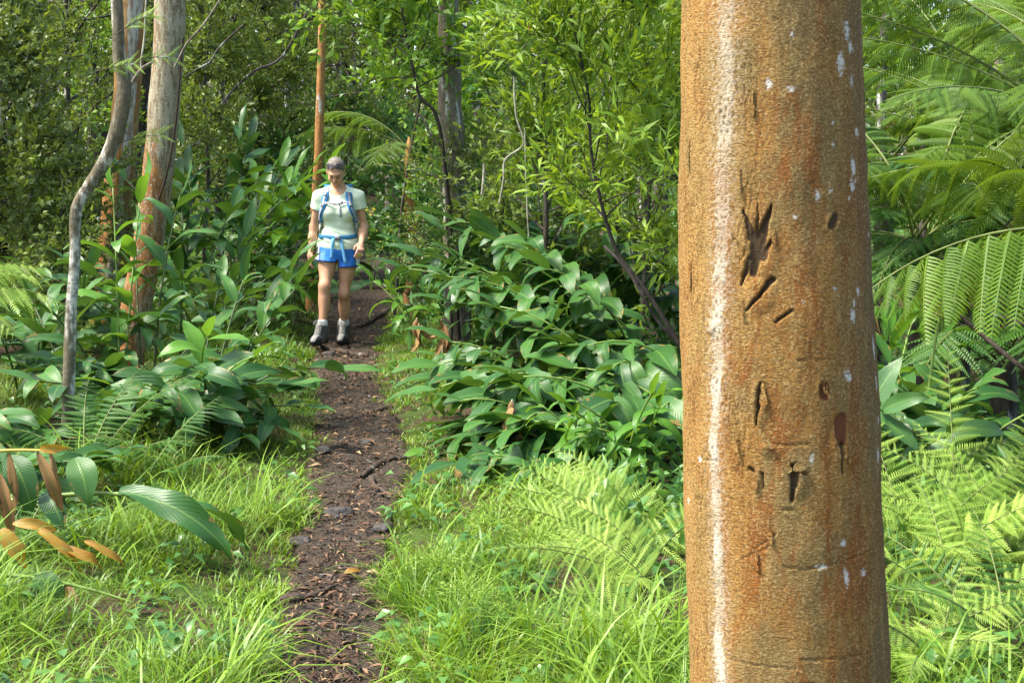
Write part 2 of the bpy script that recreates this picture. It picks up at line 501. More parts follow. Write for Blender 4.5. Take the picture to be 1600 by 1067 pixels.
def build_path():
    m, nt, out = newmat('path_soil')
    geo = N(nt, 'ShaderNodeNewGeometry')
    n1 = N(nt, 'ShaderNodeTexNoise', {'Vector': geo.outputs['Position'], 'Scale': 3.5, 'Detail': 5.0})
    n2 = N(nt, 'ShaderNodeTexNoise', {'Vector': geo.outputs['Position'], 'Scale': 45.0, 'Detail': 8.0, 'Roughness': 0.75})
    n3 = N(nt, 'ShaderNodeTexVoronoi', {'Vector': geo.outputs['Position'], 'Scale': 70.0})
    col = mixc(nt, ramp(nt, n2.outputs[0], 0.35, 0.68), (0.030, 0.0215, 0.0135), (0.105, 0.073, 0.044))
    col = mixc(nt, mth(nt, 'MULTIPLY', ramp(nt, n1.outputs[0], 0.42, 0.62), 0.55), col, (0.054, 0.043, 0.032))
    col = mixc(nt, mth(nt, 'MULTIPLY', ramp(nt, n3.outputs['Distance'], 0.22, 0.1), 0.5), col, (0.14, 0.095, 0.055))
    pr = N(nt, 'ShaderNodeBsdfPrincipled', {'Base Color': col, 'Roughness': ramp(nt, n1.outputs[0], 0.1, 1.2), 'Specular IOR Level': 0.3})
    pr.inputs['Roughness'].default_value = 0.8
    for l in list(pr.inputs['Roughness'].links):
        nt.links.remove(l)
    b = N(nt, 'ShaderNodeBump', {'Strength': 1.0, 'Distance': 0.02, 'Height': mth(nt, 'ADD', n2.outputs[0], mth(nt, 'MULTIPLY', n3.outputs['Distance'], 0.5))})
    nt.links.new(b.outputs[0], pr.inputs['Normal'])
    nt.links.new(pr.outputs[0], out.inputs[0])
    ys = np.concatenate([np.arange(-1, 3.5, 0.06), np.arange(3.5, 9, 0.02), np.arange(9, 17, 0.035), np.arange(17, 32, 0.1)])
    ds = np.linspace(-1.7, 1.7, 52)
    D, Y = np.meshgrid(ds, ys, indexing='ij')
    x = (path_x(Y.ravel()) + D.ravel() * path_w(Y.ravel()))
    y = Y.ravel()
    z = path_top(x, y)
    nx, ny = D.shape
    i, j = np.meshgrid(np.arange(nx - 1), np.arange(ny - 1), indexing='ij')
    Q = np.stack([i * ny + j, (i + 1) * ny + j, (i + 1) * ny + j + 1, i * ny + j + 1], -1).reshape(-1, 4)
    o = link('path', mk('path', np.stack([x, y, z], 1), Q, mat=m))
    tag(o, 'narrow trodden path of dark soil', kind='structure')


# ------------------------------------------------------------------ leaf clouds (many small folded leaves as one mesh)
def leaf_cloud(pos, d, nrm, L, W, rnd, fold=0.25, curl=0.2):
    """Leaves of six corners (base, two shoulders, two flanks, tip), folded along the midrib. Returns V, T, A."""
    n = len(pos)
    d = unit(d)
    nrm = unit(nrm - d * np.sum(nrm * d, 1, keepdims=True))
    s = np.cross(nrm, d)
    L, W = np.broadcast_to(L, (n,))[:, None], np.broadcast_to(W, (n,))[:, None]
    up = nrm * W * fold
    base = pos
    mid = pos + d * L * 0.5 + nrm * L * 0.04
    tip = pos + d * L - nrm * L * curl
    l1 = pos + d * L * 0.42 + s * W * 0.5 + up
    r1 = pos + d * L * 0.42 - s * W * 0.5 + up
    V = np.stack([base, l1, tip, r1, mid], 1).reshape(-1, 3)
    b = np.arange(n)[:, None] * 5
    T = np.concatenate([b + np.array([[0, 4, 1]]), b + np.array([[1, 4, 2]]), b + np.array([[0, 3, 4]]), b + np.array([[4, 3, 2]])], 0)
    A = np.zeros((n, 5, 3))
    A[:, :, 0] = [0.5, 0, 0.5, 1, 0.5]
    A[:, :, 1] = [0, 0.42, 1, 0.42, 0.5]
    A[:, :, 2] = np.broadcast_to(rnd, (n,))[:, None]
    return V, T, A.reshape(-1, 3)


def leaf_cloud2(pos, d, nrm, L, W, rnd, fold=0.3):
    """The same with two triangles a leaf, for far foliage."""
    n = len(pos)
    d = unit(d)
    nrm = unit(nrm - d * np.sum(nrm * d, 1, keepdims=True))
    s = np.cross(nrm, d)
    L, W = np.broadcast_to(L, (n,))[:, None], np.broadcast_to(W, (n,))[:, None]
    up = nrm * W * fold
    V = np.stack([pos, pos + d * L * 0.45 + s * W * 0.5 + up, pos + d * L, pos + d * L * 0.45 - s * W * 0.5 + up], 1).reshape(-1, 3)
    b = np.arange(n)[:, None] * 4
    T = np.concatenate([b + np.array([[0, 2, 1]]), b + np.array([[0, 3, 2]])], 0)
    A = np.zeros((n, 4, 3))
    A[:, :, 0] = [0.5, 0, 0.5, 1]
    A[:, :, 1] = [0, 0.45, 1, 0.45]
    A[:, :, 2] = np.broadcast_to(rnd, (n,))[:, None]
    return V, T, A.reshape(-1, 3)


def build_litter():
    m, nt, out = newmat('fallen_leaf_mix')
    u, v, r, vec = attr(nt, 'uvw')
    cr = N(nt, 'ShaderNodeValToRGB', {0: r})
    el = cr.color_ramp.elements
    el[0].position, el[0].color = 0.0, (0.035, 0.022, 0.014, 1)
    el[1].position, el[1].color = 1.0, (0.45, 0.33, 0.16, 1)
    for p_, c_ in ((0.3, (0.085, 0.045, 0.026, 1)), (0.55, (0.135, 0.072, 0.040, 1)), (0.78, (0.20, 0.12, 0.068, 1)), (0.92, (0.28, 0.18, 0.09, 1))):
        e = el.new(p_)
        e.color = c_
    pr = N(nt, 'ShaderNodeBsdfPrincipled', {'Base Color': cr.outputs[0], 'Roughness': 0.75, 'Specular IOR Level': 0.25})
    nt.links.new(pr.outputs[0], out.inputs[0])
    g = np.random.default_rng(21)
    n = 9000
    y = 3.2 + 15.0 * g.random(n) ** 1.6
    d = g.normal(0, 0.62, n)
    d = np.where(g.random(n) < 0.25, np.sign(d) * (0.7 + 0.5 * g.random(n)), d)
    x = path_x(y) + d * path_w(y)
    dens = noise3(np.stack([x * 2.2, y * 2.2, np.full(n, 3.3)], 1))
    keep = dens > -0.25 + 0.35 * (g.random(n) - 0.5)
    x, y, d = x[keep], y[keep], d[keep]
    n = len(x)
    z = np.where(np.abs(d) < 1.15, path_top(x, y), hgt(x, y)) + 0.006 + 0.012 * g.random(n)
    az = g.random(n) * 6.283
    dd = np.stack([np.cos(az), np.sin(az), 0.25 * g.normal(size=n)], 1)
    nn = np.stack([0.35 * g.normal(size=n), 0.35 * g.normal(size=n), np.ones(n)], 1)
    L = np.clip(g.lognormal(-3.45, 0.5, n), 0.010, 0.10)
    V, T, A = leaf_cloud(np.stack([x, y, z], 1), dd, nn, L, L * (0.12 + 0.16 * g.random(n)), g.random(n) ** 1.5, 0.5, 0.12)
    o = link('leaf_litter', mk('leaf_litter', V, None, T, A, m))
    tag(o, 'brown and rust fallen leaves scattered on the dark path', 'leaf litter', kind='stuff')
    # small crumbs of bark and twig
    n = 1500
    y = 3.5 + 11 * g.random(n) ** 1.4
    x = path_x(y) + np.clip(g.normal(0, 0.55, n), -1.1, 1.1) * path_w(y)
    z = path_top(x, y) + 0.006
    az = g.random(n) * 6.283
    dd = np.stack([np.cos(az), np.sin(az), 0.1 * g.normal(size=n)], 1)
    L = 0.02 + 0.10 * g.random(n) ** 3
    V, Q, A = sticks(np.stack([x, y, z], 1), np.stack([x, y, z], 1) + dd * L[:, None], 0.002 + 0.0025 * g.random(n), 0.0015)
    o = link('twig_litter', mk('twig_litter', V, Q, None, A, M['twig']))
    tag(o, 'thin broken twigs scattered along the path', 'twig litter', kind='stuff')


def sticks(a, b, r0, r1):
    """Three-sided prisms from a to b."""
    n = len(a)
    t = unit(b - a)
    ref = np.where(np.abs(t[:, 2:3]) < 0.8, np.array([[0, 0, 1.0]]), np.array([[1.0, 0, 0]]))
    s = unit(np.cross(t, ref))
    w = np.cross(t, s)
    r0, r1 = np.broadcast_to(r0, (n,))[:, None], np.broadcast_to(r1, (n,))[:, None]
    vs = []
    for e, r in ((a, r0), (b, r1)):
        for k in range(3):
            c, q = math.cos(k * 2.0944), math.sin(k * 2.0944)
            vs.append(e + r * (c * s + q * w))
    V = np.stack(vs, 1).reshape(-1, 3)
    b6 = np.arange(n)[:, None] * 6
    Q = np.concatenate([b6 + np.array([[k, (k + 1) % 3, 3 + (k + 1) % 3, 3 + k]]) for k in range(3)])
    return V, Q, np.zeros((len(V), 3))


# ------------------------------------------------------------------ grass
def grass_blades(x, y, z, az, L, W, lean, bend, rnd, segs=4):
    n = len(x)
    t = np.linspace(0, 1, segs + 1)
    dirx, diry = np.cos(az), np.sin(az)
    V = np.zeros((n, segs * 2 + 1, 3))
    A = np.zeros((n, segs * 2 + 1, 3))
    px, pz = np.zeros(n), np.zeros(n)
    tw = 0.5 * np.sin(rnd * 40)
    sx, sy = -np.sin(az + tw), np.cos(az + tw)
    for k in range(segs + 1):
        w = W * (1 - t[k] ** 1.6) * 0.5 * (0.6 + 0.4 * min(1, t[k] * 4))
        cx, cy, cz = x + dirx * px, y + diry * px, z + pz
        if k < segs:
            for q, sg in ((0, -1), (1, 1)):
                V[:, 2 * k + q] = np.stack([cx + sg * sx * w, cy + sg * sy * w, cz], 1)
                A[:, 2 * k + q] = np.stack([np.full(n, 0.5 + 0.5 * sg), np.full(n, t[k]), rnd], 1)
        else:
            V[:, 2 * k] = np.stack([cx, cy, cz], 1)
            A[:, 2 * k] = np.stack([np.full(n, 0.5), np.ones(n), rnd], 1)
        th = lean + bend * (t[k] + 0.5 / segs) ** 1.3
        px = px + np.sin(th) * L / segs
        pz = pz + np.cos(th) * L / segs
    nb = segs * 2 + 1
    b = np.arange(n)[:, None] * nb
    Q = np.concatenate([b + np.array([[2 * k, 2 * k + 1, 2 * k + 3, 2 * k + 2]]) for k in range(segs - 1)])
    T = b + np.array([[2 * segs - 2, 2 * segs - 1, 2 * segs]])
    return V.reshape(-1, 3), Q, T, A.reshape(-1, 3)


def build_grass():
    g = np.random.default_rng(77)

    def field(name, label, ymin, ymax, dens, per, Lr, W, matn, seed, edge=0.0, keepf=None, bend=(0.5, 1.9)):
        g = np.random.default_rng(seed)
        area = (ymax - ymin) * 0.48 * (ymax + ymin + 1.0)
        n = int(area * dens)
        y = np.sqrt(g.random(n) * ((ymax + 1) ** 2 - (ymin + 1) ** 2) + (ymin + 1) ** 2) - 1
        x = (g.random(n) * 2 - 1) * 0.48 * (y + 0.5)
        d = np.abs(x - path_x(y)) / path_w(y)
        p = np.stack([x, y, np.zeros(n)], 1)
        e = d + 0.34 * noise3(p * 2.7 + 11) + 0.2 * noise3(p * 8 + 3)
        ok = e > 0.98 + edge
        ok &= (x > path_x(y)) | (noise3(p * 0.9 + 4) > -0.42)
        # bare ground under the big ginger bank and beyond the foot of the bank
        bank = (x > path_x(y) + 0.95 + 0.05 * (y - 7)) & (y > 7.6)
        ok &= ~(bank & (g.random(n) < 0.85))
        ok &= ~((x > 0.06 + 0.12 * (y - 5.0)) & (y > 4.42) & (g.random(n) < 0.93))
        if keepf is not None:
            ok &= keepf(x, y, d, g)
        x, y, d = x[ok], y[ok], d[ok]
        n = len(x)
        lush = 0.45 + 1.15 * sstep(-0.35, 0.4, noise3(np.stack([x * 1.3, y * 1.3, np.full(n, 8.0)], 1)))
        short = 0.35 + 0.65 * sstep(1.0, 2.4, d)
        near = 1.0 + 0.25 * sstep(6.5, 4.2, y)
        X, Y = np.repeat(x, per), np.repeat(y, per)
        k = n * per
        az0 = g.random(k) * 6.283
        rr = 0.04 * np.sqrt(g.random(k))
        bx, by = X + rr * np.cos(az0), Y + rr * np.sin(az0)
        L = np.repeat(Lr * lush * short * near, per) * (0.45 + 0.75 * g.random(k))
        az = az0 + 0.5 * g.normal(size=k)
        # blades lean over the trodden edge
        side = np.repeat(np.sign(path_x(y) - x), per)
        lean = 0.1 + 0.6 * g.random(k)
        bd = bend[0] + (bend[1] - bend[0]) * g.random(k)
        rnd = np.clip(np.repeat(g.random(n), per) * 0.5 + 0.5 * g.random(k), 0, 1)
        V, Q, T, A = grass_blades(bx, by, hgt(bx, by) - 0.03, az, L, W * (0.6 + 0.7 * g.random(k)), lean, bd, rnd, 4 if ymin < 5 else 3)
        o = link(name, mk(name, V, Q, T, A, M[matn]))
        tag(o, label, 'grass', kind='stuff')
        return k

    # weeds among the grass
    n = 700
    y = 3.4 + 8.5 * g.random(n)
    x = (g.random(n) * 2 - 1) * 0.40 * (y + 0.5)
    dd = np.abs(x - path_x(y)) / path_w(y)
    ok = (dd > 1.25) & (noise3(np.stack([x * 1.6, y * 1.6, 0 * x + 2], 1)) > -0.05)
    x, y = x[ok], y[ok]
    per = 9
    X, Y = np.repeat(x, per), np.repeat(y, per)
    k = len(X)
    az = g.random(k) * 6.283
    rr = 0.02 + 0.05 * g.random(k)
    pos = np.stack([X + rr * np.cos(az), Y + rr * np.sin(az), hgt(X, Y) + 0.02 + 0.10 * g.random(k)], 1)
    V, T, A = leaf_cloud(pos, np.stack([np.cos(az), np.sin(az), 0.3 * g.normal(size=k)], 1), np.stack([0.3 * g.normal(size=k), 0.3 * g.normal(size=k) - 0.2, np.ones(k)], 1), 0.045 + 0.04 * g.random(k), 0.022 + 0.018 * g.random(k), g.random(k), 0.25, 0.2)
    o = link('weeds', mk('weeds', V, None, T, A, M['herb']))
    tag(o, 'small broad leaved weeds scattered through the grass', 'weeds', kind='stuff')
    field('grass', 'long bright green grass on both sides of the path', 3.0, 6.6, 175, 15, 0.185, 0.0066, 'grass', 1)
    field('grass', 'shorter green grass beside the path further along', 6.6, 10.5, 112, 14, 0.155, 0.0076, 'grass', 2)
    field('grass', 'grass edging the path around the walker', 10.5, 19.0, 105, 13, 0.15, 0.0095, 'grass', 3, keepf=lambda x, y, d, g: (d < 11))
    field('grass', 'broad arching grass blades rising above the turf', 3.0, 7.5, 46, 8, 0.31, 0.0115, 'grass', 4, 0.25, bend=(1.0, 2.4))
    field('grass', 'dry straw coloured blades among the green grass', 3.2, 11.0, 75, 9, 0.13, 0.0040, 'grass_dry', 5, -0.05, bend=(0.8, 2.2))


def build_roots_stones():
    roots = [
        ([(418, 930), (455, 938), (490, 930), (522, 916)], 5.1, 0.019, 'knobbly dark root crossing the path nearest the camera'),
        ([(565, 742), (590, 724), (612, 716), (650, 713)], 8.1, 0.020, 'dark forked root at the wide bend of the path'),
        ([(578, 742), (588, 758), (604, 768)], 7.8, 0.016, 'short thin root end running into the right grass edge'),
        ([(490, 541), (520, 546), (548, 552), (575, 556)], 12.4, 0.030, 'root ledge under the boots of the walker'),
        ([(540, 458), (580, 462), (625, 467)], 16.3, 0.04, 'root step across the path behind the walker'),
        ([(560, 512), (590, 498), (612, 488)], 14.2, 0.035, 'dark root along the path edge behind the right boot'),
        ([(500, 468), (520, 474), (548, 473)], 16.0, 0.03, 'root lump behind the legs of the walker'),
        ([(585, 640), (612, 637), (640, 645)], 9.6, 0.018, 'thin root at the path edge under the drooping ginger tip'),
    ]
    for k, (pp, Y0, r, lab) in enumerate(roots):
        pts = []
        for q in pp:
            gf = ground_flat(*q)
            pts.append([gf[0], gf[1], 0])
        pts = smooth_poly(pts, 14)
        for q in pts:
            q[2] = float(path_top(q[0], q[1])[0]) + r * 0.55
        g = np.random.default_rng(300 + k)
        rad = r * (0.75 + 0.35 * np.sin(np.linspace(0, 5, 14) + k) * 0.6 + 0.25 * g.random(14)) * np.interp(np.linspace(0, 1, 14), [0, 0.15, 0.8, 1], [0.5, 1, 0.9, 0.4])
        V, Q, T, A = tube(pts, rad, 9)
        V = V + 0.25 * r * noise3(V * 30)[:, None] * np.array([1, 1, 1])
        o = link('tree_root', mk('tree_root', V, Q, T, A, M['root']))
        tag(o, lab, 'root', 'roots across the path')
    stones = [(530, 803, 0.075, 'rounded grey lava stone sunk in the middle of the path'), (597, 823, 0.055, 'flat grey stone at the right path edge'),
              (470, 843, 0.05, 'small dark stone at the left path edge beside the grass'), (575, 690, 0.05, 'dark stone before the forked root'),
              (505, 706, 0.06, 'brown stone on the left path side below the ginger'), (516, 552, 0.06, 'pale flat stone under the forward boot')]
    for k, (px, py, s, lab) in enumerate(stones):
        g = ground_flat(px, py)
        me = rock(s, k)
        o = link('stone', me)
        o.location = (g[0], g[1], float(path_top(g[0], g[1])[0]) + s * 0.08)
        o.rotation_euler = (0, 0, k * 1.3)
        tag(o, lab, 'stone', 'stones set in the path')


def rock(s, k):
    nu, nv = 22, 14
    a = np.arange(nu) / nu * 2 * math.pi
    b = np.linspace(-math.pi / 2, math.pi / 2, nv)
    Aa, Bb = np.meshgrid(a, b, indexing='ij')
    V = np.stack([np.cos(Bb) * np.cos(Aa), np.cos(Bb) * np.sin(Aa), np.sin(Bb)], -1).reshape(-1, 3)
    V = V * (1 + 0.45 * fbm(V * 1.3 + k * 9, 4))[:, None] * np.array([1.0, 0.75, 0.42]) * s
    i, j = np.meshgrid(np.arange(nu), np.arange(nv - 1), indexing='ij')
    Q = np.stack([i * nv + j, ((i + 1) % nu) * nv + j, ((i + 1) % nu) * nv + j + 1, i * nv + j + 1], -1).reshape(-1, 4)
    return mk('stone', V, Q, mat=M['stone'])
# ------------------------------------------------------------------ the near trunk
def build_near_trunk():
    YT = 2.6
    ctab = np.array([(0, 1202.5, 137.5), (300, 1207, 145), (540, 1213.5, 150.5), (700, 1220.5, 151.5), (1000, 1230.5, 154), (1067, 1232.5, 154.5)])
    zt, cx, rr = [], [], []
    for py, c, h in ctab:
        p = P(c, py, YT)
        dep = YT * _CT - (p[2] - CAMZ) * _ST
        zt.append(p[2]); cx.append(p[0]); rr.append(h * dep / FPX)
    zt, cx, rr = np.array(zt)[::-1], np.array(cx)[::-1], np.array(rr)[::-1]
    dz = (cx[-1] - cx[0]) / (zt[-1] - zt[0])
    zz = np.concatenate([[-0.1, 0.0, 0.25], zt, [4.0, 7.5]])
    cc = np.concatenate([[cx[0] - dz * (zt[0] + 0.1), cx[0] - dz * zt[0], cx[0] - dz * (zt[0] - 0.25)], cx, [cx[-1] + dz * (4 - zt[-1]), cx[-1] + dz * (7.5 - zt[-1])]])
    rc = np.concatenate([[0.27, 0.235, 0.205], rr, [0.145, 0.11]])
    zr = np.concatenate([np.linspace(-0.1, 0.5, 40, endpoint=False), np.linspace(0.5, 2.15, 570, endpoint=False), np.linspace(2.15, 7.5, 60)])
    face = math.atan2(-YT, -0.49)
    half = math.radians(112)
    dense = np.linspace(-half, half, 370)
    back = np.linspace(half, 2 * math.pi - half, 46)[1:-1]
    phi = np.concatenate([dense, back])             # 0 faces the camera, positive to the viewer's right
    F, Z = np.meshgrid(phi, zr, indexing='ij')
    nphi, nz = F.shape
    f, z = F.ravel(), Z.ravel()
    fw = np.where(f > math.pi, f - 2 * math.pi, f)
    R = np.interp(z, zz, rc)
    CX = np.interp(z, zz, cc)
    s = fw * 0.17                                    # arc coordinate in metres

    def SZ(px, py):
        c = np.interp(py, ctab[:, 0], ctab[:, 1])
        h = np.interp(py, ctab[:, 0], ctab[:, 2])
        ph = math.asin(max(-0.97, min(0.97, (px - c) / h)))
        r_ = 0.16
        q = P(px, py, YT - r_ * math.cos(ph))
        return np.array([ph * 0.17, q[2]])

    px2m = 2.6 / FPX
    near = (z > 0.48) & (z < 2.2)
    # warped coordinates so that marks get ragged edges
    pn = np.stack([s * 55, z * 55, np.zeros_like(s)], 1)
    ws, wz = s + 0.0034 * noise3(pn) + 0.0012 * noise3(pn * 2.7), z + 0.0026 * noise3(pn + 31) + 0.0012 * noise3(pn * 2.7 + 5)

    def seg(a, b, r0, r1=None):
        a, b = SZ(*a), SZ(*b)
        r1 = r0 if r1 is None else r1
        ab = b - a
        t = np.clip(((ws - a[0]) * ab[0] + (wz - a[1]) * ab[1]) / (ab @ ab + 1e-12), 0, 1)
        d = np.hypot(ws - a[0] - t * ab[0], wz - a[1] - t * ab[1])
        return d / ((r0 + (r1 - r0) * t) * px2m)

    def spot(px, py, rx, ry):
        a = SZ(px, py)
        return np.hypot((ws - a[0]) / (rx * px2m), (wz - a[1]) / (ry * px2m))

    p2 = np.stack([s, z, np.zeros_like(s)], 1)
    # fine scaly relief
    fine = noise3(np.stack([s * 150, z * 330, 0 * s], 1)) + 0.6 * noise3(np.stack([s * 260, z * 520, 0 * s + 3], 1))
    med = fbm(np.stack([s * 34, z * 22, 0 * s + 7], 1), 3)
    big = noise3(np.stack([s * 9, z * 4, 0 * s + 2], 1))
    disp = 0.0006 * fine + 0.0011 * med + 0.0058 * big + 0.0035 * noise3(np.stack([s * 22, z * 11, 0 * s + 77], 1))
    # vertical cracks: strongest on the flank towards the path and along the sap streak
    left = sstep(-0.09, -0.17, s)
    str_px = [(1141, -40), (1138, 150), (1134, 300), (1128, 540), (1122, 700), (1127, 820), (1131, 1100)]
    sz_ = np.array([SZ(*q) for q in str_px])
    cs = np.interp(z, sz_[::-1, 1], sz_[::-1, 0])
    beside = np.exp(-((s - cs - 0.038) / 0.028) ** 2)
    wgt = np.clip(0.10 + 1.0 * left + 0.9 * beside * sstep(0.8, 1.1, z), 0, 1)
    rn = np.abs(noise3(np.stack([s * 85 + 0.6 * med, z * 11, 0 * s + 13], 1)))
    rn2 = np.abs(noise3(np.stack([s * 120 + 0.5 * med, z * 17, 0 * s + 17], 1)))
    gate = sstep(-0.22, 0.12, noise3(np.stack([s * 22, z * 9, 0 * s + 23], 1)))
    crack = np.maximum(sstep(0.055, 0.0, rn), 0.7 * sstep(0.05, 0.0, rn2)) * wgt * gate
    disp -= 0.0026 * crack
    # horizontal growth lines
    ln = np.zeros_like(s)
    for a, b, w in (((1260, 882), (1352, 850), 1.6), ((1225, 880), (1262, 884), 1.4), ((1250, 1022), (1360, 1003), 1.6), ((1165, 872), (1208, 848), 1.5), ((1200, 692), (1262, 690), 1.6),
                    ((1130, 772), (1152, 780), 1.8), ((1225, 792), (1240, 792), 2), ((1100, 720), (1130, 722), 1.2), ((1245, 560), (1300, 556), 1.0), ((1180, 858), (1215, 830), 1.6), ((1150, 1030), (1250, 1036), 1.2)):
        ln = np.maximum(ln, np.clip(1.4 - seg(a, b, w), 0, 1))
    disp -= 0.0020 * np.clip(ln, 0, 1)
    # scars and holes
    scar = np.zeros_like(s)
    for a, b, r0, r1, k in (((1180, 428), (1187, 378), 6, 13, 1), ((1190, 378), (1207, 320), 10, 1.5, 1), ((1186, 368), (1187, 316), 4, 0.6, .7), ((1180, 372), (1166, 330), 8, 1.2, 1), ((1176, 408), (1152, 374), 5, 1.2, .42), ((1177, 405), (1162, 446), 7, 1.2, .9), ((1194, 402), (1209, 370), 7, 1.2, .8), ((1170, 486), (1208, 436), 1.0, 5, 1), ((1213, 502), (1236, 484), 2, 2.5, .8), ((1294, 352), (1299, 338), 7, 8, .8), ((1193, 600), (1184, 664), 5, 1.2, .8), ((1241, 728), (1241, 742), 9, 7, 1), ((1241, 742), (1237, 778), 6, 2.5, .9), ((1240, 732), (1226, 728), 4, 2, .7), ((1244, 730), (1258, 738), 4, 2, .7), ((1194, 738), (1196, 760), 3, 2, .7), ((1176, 732), (1180, 737), 4, 3, .7), ((1310, 690), (1311, 735), 5, 2.5, .7), ((1234, 1064), (1270, 1060), 3, 3, .8)):
        scar = np.maximum(scar, k * sstep(1.25, 0.55, seg(a, b, r0, r1)))
    rim = np.zeros_like(s)
    for q in ((1186, 380, 34, 66), (1190, 460, 26, 30), (1241, 745, 24, 34), (1297, 345, 15, 15), (1188, 630, 14, 40), (1309, 690, 18, 40), (1117, 512, 12, 12)):
        rim = np.maximum(rim, sstep(1.15, 0.5, spot(*q)))
    disp += 0.0035 * rim - 0.010 * scar * (0.75 + 0.5 * noise3(np.stack([s * 90, z * 25, 0 * s + 91], 1)))
    patch = np.zeros_like(s)
    for q in ((1308, 668, 11, 26), (1284, 608, 9, 15), (1312, 650, 7, 12)):
        patch = np.maximum(patch, sstep(1.1, 0.8, spot(*q)))
    disp -= 0.003 * patch
    lich = np.zeros_like(s)
    for q in ((1317, 50, 6, 13), (1322, 75, 6, 7), (1308, 97, 6, 15), (1324, 127, 7, 12), (1334, 208, 4, 7), (1327, 262, 4, 12), (1326, 292, 5, 8), (1330, 282, 3, 4), (1296, 228, 3, 3), (1291, 300, 4, 5), (1273, 305, 3, 5),
              (1325, 490, 5, 10), (1328, 470, 3, 5), (1334, 452, 5, 5), (1320, 583, 6, 9), (1236, 140, 6, 4), (1203, 132, 5, 7), (1362, 540, 4, 14), (1366, 592, 4, 16), (1365, 702, 5, 10), (1316, 893, 4, 10), (1240, 338, 4, 4),
              (1340, 885, 4, 5), (1296, 192, 3, 3), (1364, 650, 3, 8), (1282, 878, 8, 4), (1252, 470, 3, 3), (1265, 712, 4, 9), (1350, 365, 4, 5), (1322, 310, 3, 4), (1298, 450, 3, 3), (1080, 788, 6, 4), (1100, 720, 4, 5), (1236, 52, 3, 9), (1312, 840, 3, 5)):
        lich = np.maximum(lich, sstep(1.25, 0.5, spot(*q) + 1.4 * fine + 0.9 * med))
    # streak of dried white sap, solid low down and perforated above
    wid = np.interp(z, sz_[::-1, 1], [0.011, 0.0095, 0.0095, 0.012, 0.012, 0.015, 0.0155])
    wn = noise3(np.stack([z * 14, 0 * s, 0 * s + 41], 1)) * 0.009
    dd = np.abs(s - cs - wn) / wid
    pores = sstep(0.10, 0.32, noise3(np.stack([s * 190, z * 150, 0 * s + 51], 1)))
    solid = np.interp(z, [1.30, 1.55], [1.0, 0.25])
    streak = sstep(1.45, 0.55, dd + 0.95 * noise3(np.stack([s * 110, z * 80, 0 * s + 61], 1)) + 0.2 * fine) * (1 - pores * np.interp(z, [1.0, 1.6], [0.35, 0.95])) * (0.55 + 0.45 * solid)
    halo = sstep(3.4, 1.0, dd) * sstep(0.0, 0.35, noise3(np.stack([s * 150, z * 150, 0 * s + 71], 1)) + 0.1)
    streak = np.clip(np.maximum(streak * (0.55 + 0.45 * sstep(-0.2, 0.2, noise3(np.stack([s * 30, z * 16, 0 * s + 83], 1)))), 0.4 * halo), 0, 1)
    disp -= 0.0016 * pores * sstep(2.2, 1.0, dd) * near
    Rr = R + disp * np.where(near, 1.0, 0.6)
    # vertices: angle measured from the facing direction
    ang = face + f
    V = np.stack([CX + Rr * np.cos(ang), YT + 0.02 * (z - 1.2) * 0 + Rr * np.sin(ang), z], 1)
    i, j = np.meshgrid(np.arange(nphi), np.arange(nz - 1), indexing='ij')
    i2 = (i + 1) % nphi
    Q = np.stack([i * nz + j, i2 * nz + j, i2 * nz + j + 1, i * nz + j + 1], -1).reshape(-1, 4)

    m, nt, out = newmat('orange_bark_near')
    u, v, ck, vec = attr(nt, 'uvw')
    st, li, sc_, _ = attr(nt, 'msk')
    at2 = N(nt, 'ShaderNodeAttribute', attribute_name='pat')
    tc = N(nt, 'ShaderNodeTexCoord')
    obj = tc.outputs['Object']
    mp = N(nt, 'ShaderNodeMapping', {'Vector': obj, 'Scale': (1, 1, 0.45)})
    mh = N(nt, 'ShaderNodeMapping', {'Vector': obj, 'Scale': (1, 1, 2.6)})
    nA = N(nt, 'ShaderNodeTexNoise', {'Vector': mp.outputs[0], 'Scale': 9.0, 'Detail': 4.0, 'Roughness': 0.6})
    nB = N(nt, 'ShaderNodeTexNoise', {'Vector': N(nt, 'ShaderNodeMapping', {'Vector': obj, 'Scale': (1, 1, 0.25)}).outputs[0], 'Scale': 17.0, 'Detail': 5.0, 'Roughness': 0.65, 'Distortion': 0.5})
    nC = N(nt, 'ShaderNodeTexNoise', {'Vector': mh.outputs[0], 'Scale': 130.0, 'Detail': 6.0, 'Roughness': 0.7})
    nD = N(nt, 'ShaderNodeTexNoise', {'Vector': obj, 'Scale': 210.0, 'Detail': 3.0})
    nE = N(nt, 'ShaderNodeTexNoise', {'Vector': N(nt, 'ShaderNodeMapping', {'Vector': obj, 'Scale': (1, 1, 0.12)}).outputs[0], 'Scale': 48.0, 'Detail': 5.0, 'Roughness': 0.7})
    ochre, olive, rust = (0.335, 0.178, 0.042), (0.225, 0.160, 0.055), (0.25, 0.082, 0.012)
    col = mixc(nt, ramp(nt, nA.outputs[0], 0.42, 0.60), ochre, olive)
    col = mixc(nt, mth(nt, 'MULTIPLY', ramp(nt, nB.outputs[0], 0.47, 0.62), 0.85), col, rust)
    # shade painted into the bark colour on the flank away from the path
    rgt_shade = N(nt, 'ShaderNodeMapRange', {0: u, 1: 0.09, 2: 0.24}, interpolation_type='SMOOTHSTEP').outputs[0]
    col = mixc(nt, mth(nt, 'MULTIPLY', rgt_shade, 0.7), col, (0.105, 0.072, 0.026))
    lft_light = N(nt, 'ShaderNodeMapRange', {0: u, 1: -0.04, 2: -0.16}, interpolation_type='SMOOTHSTEP').outputs[0]  # sunlit side: brightness painted into the bark colour
    col = mixc(nt, mth(nt, 'MULTIPLY', lft_light, 0.55), col, (0.42, 0.25, 0.072))
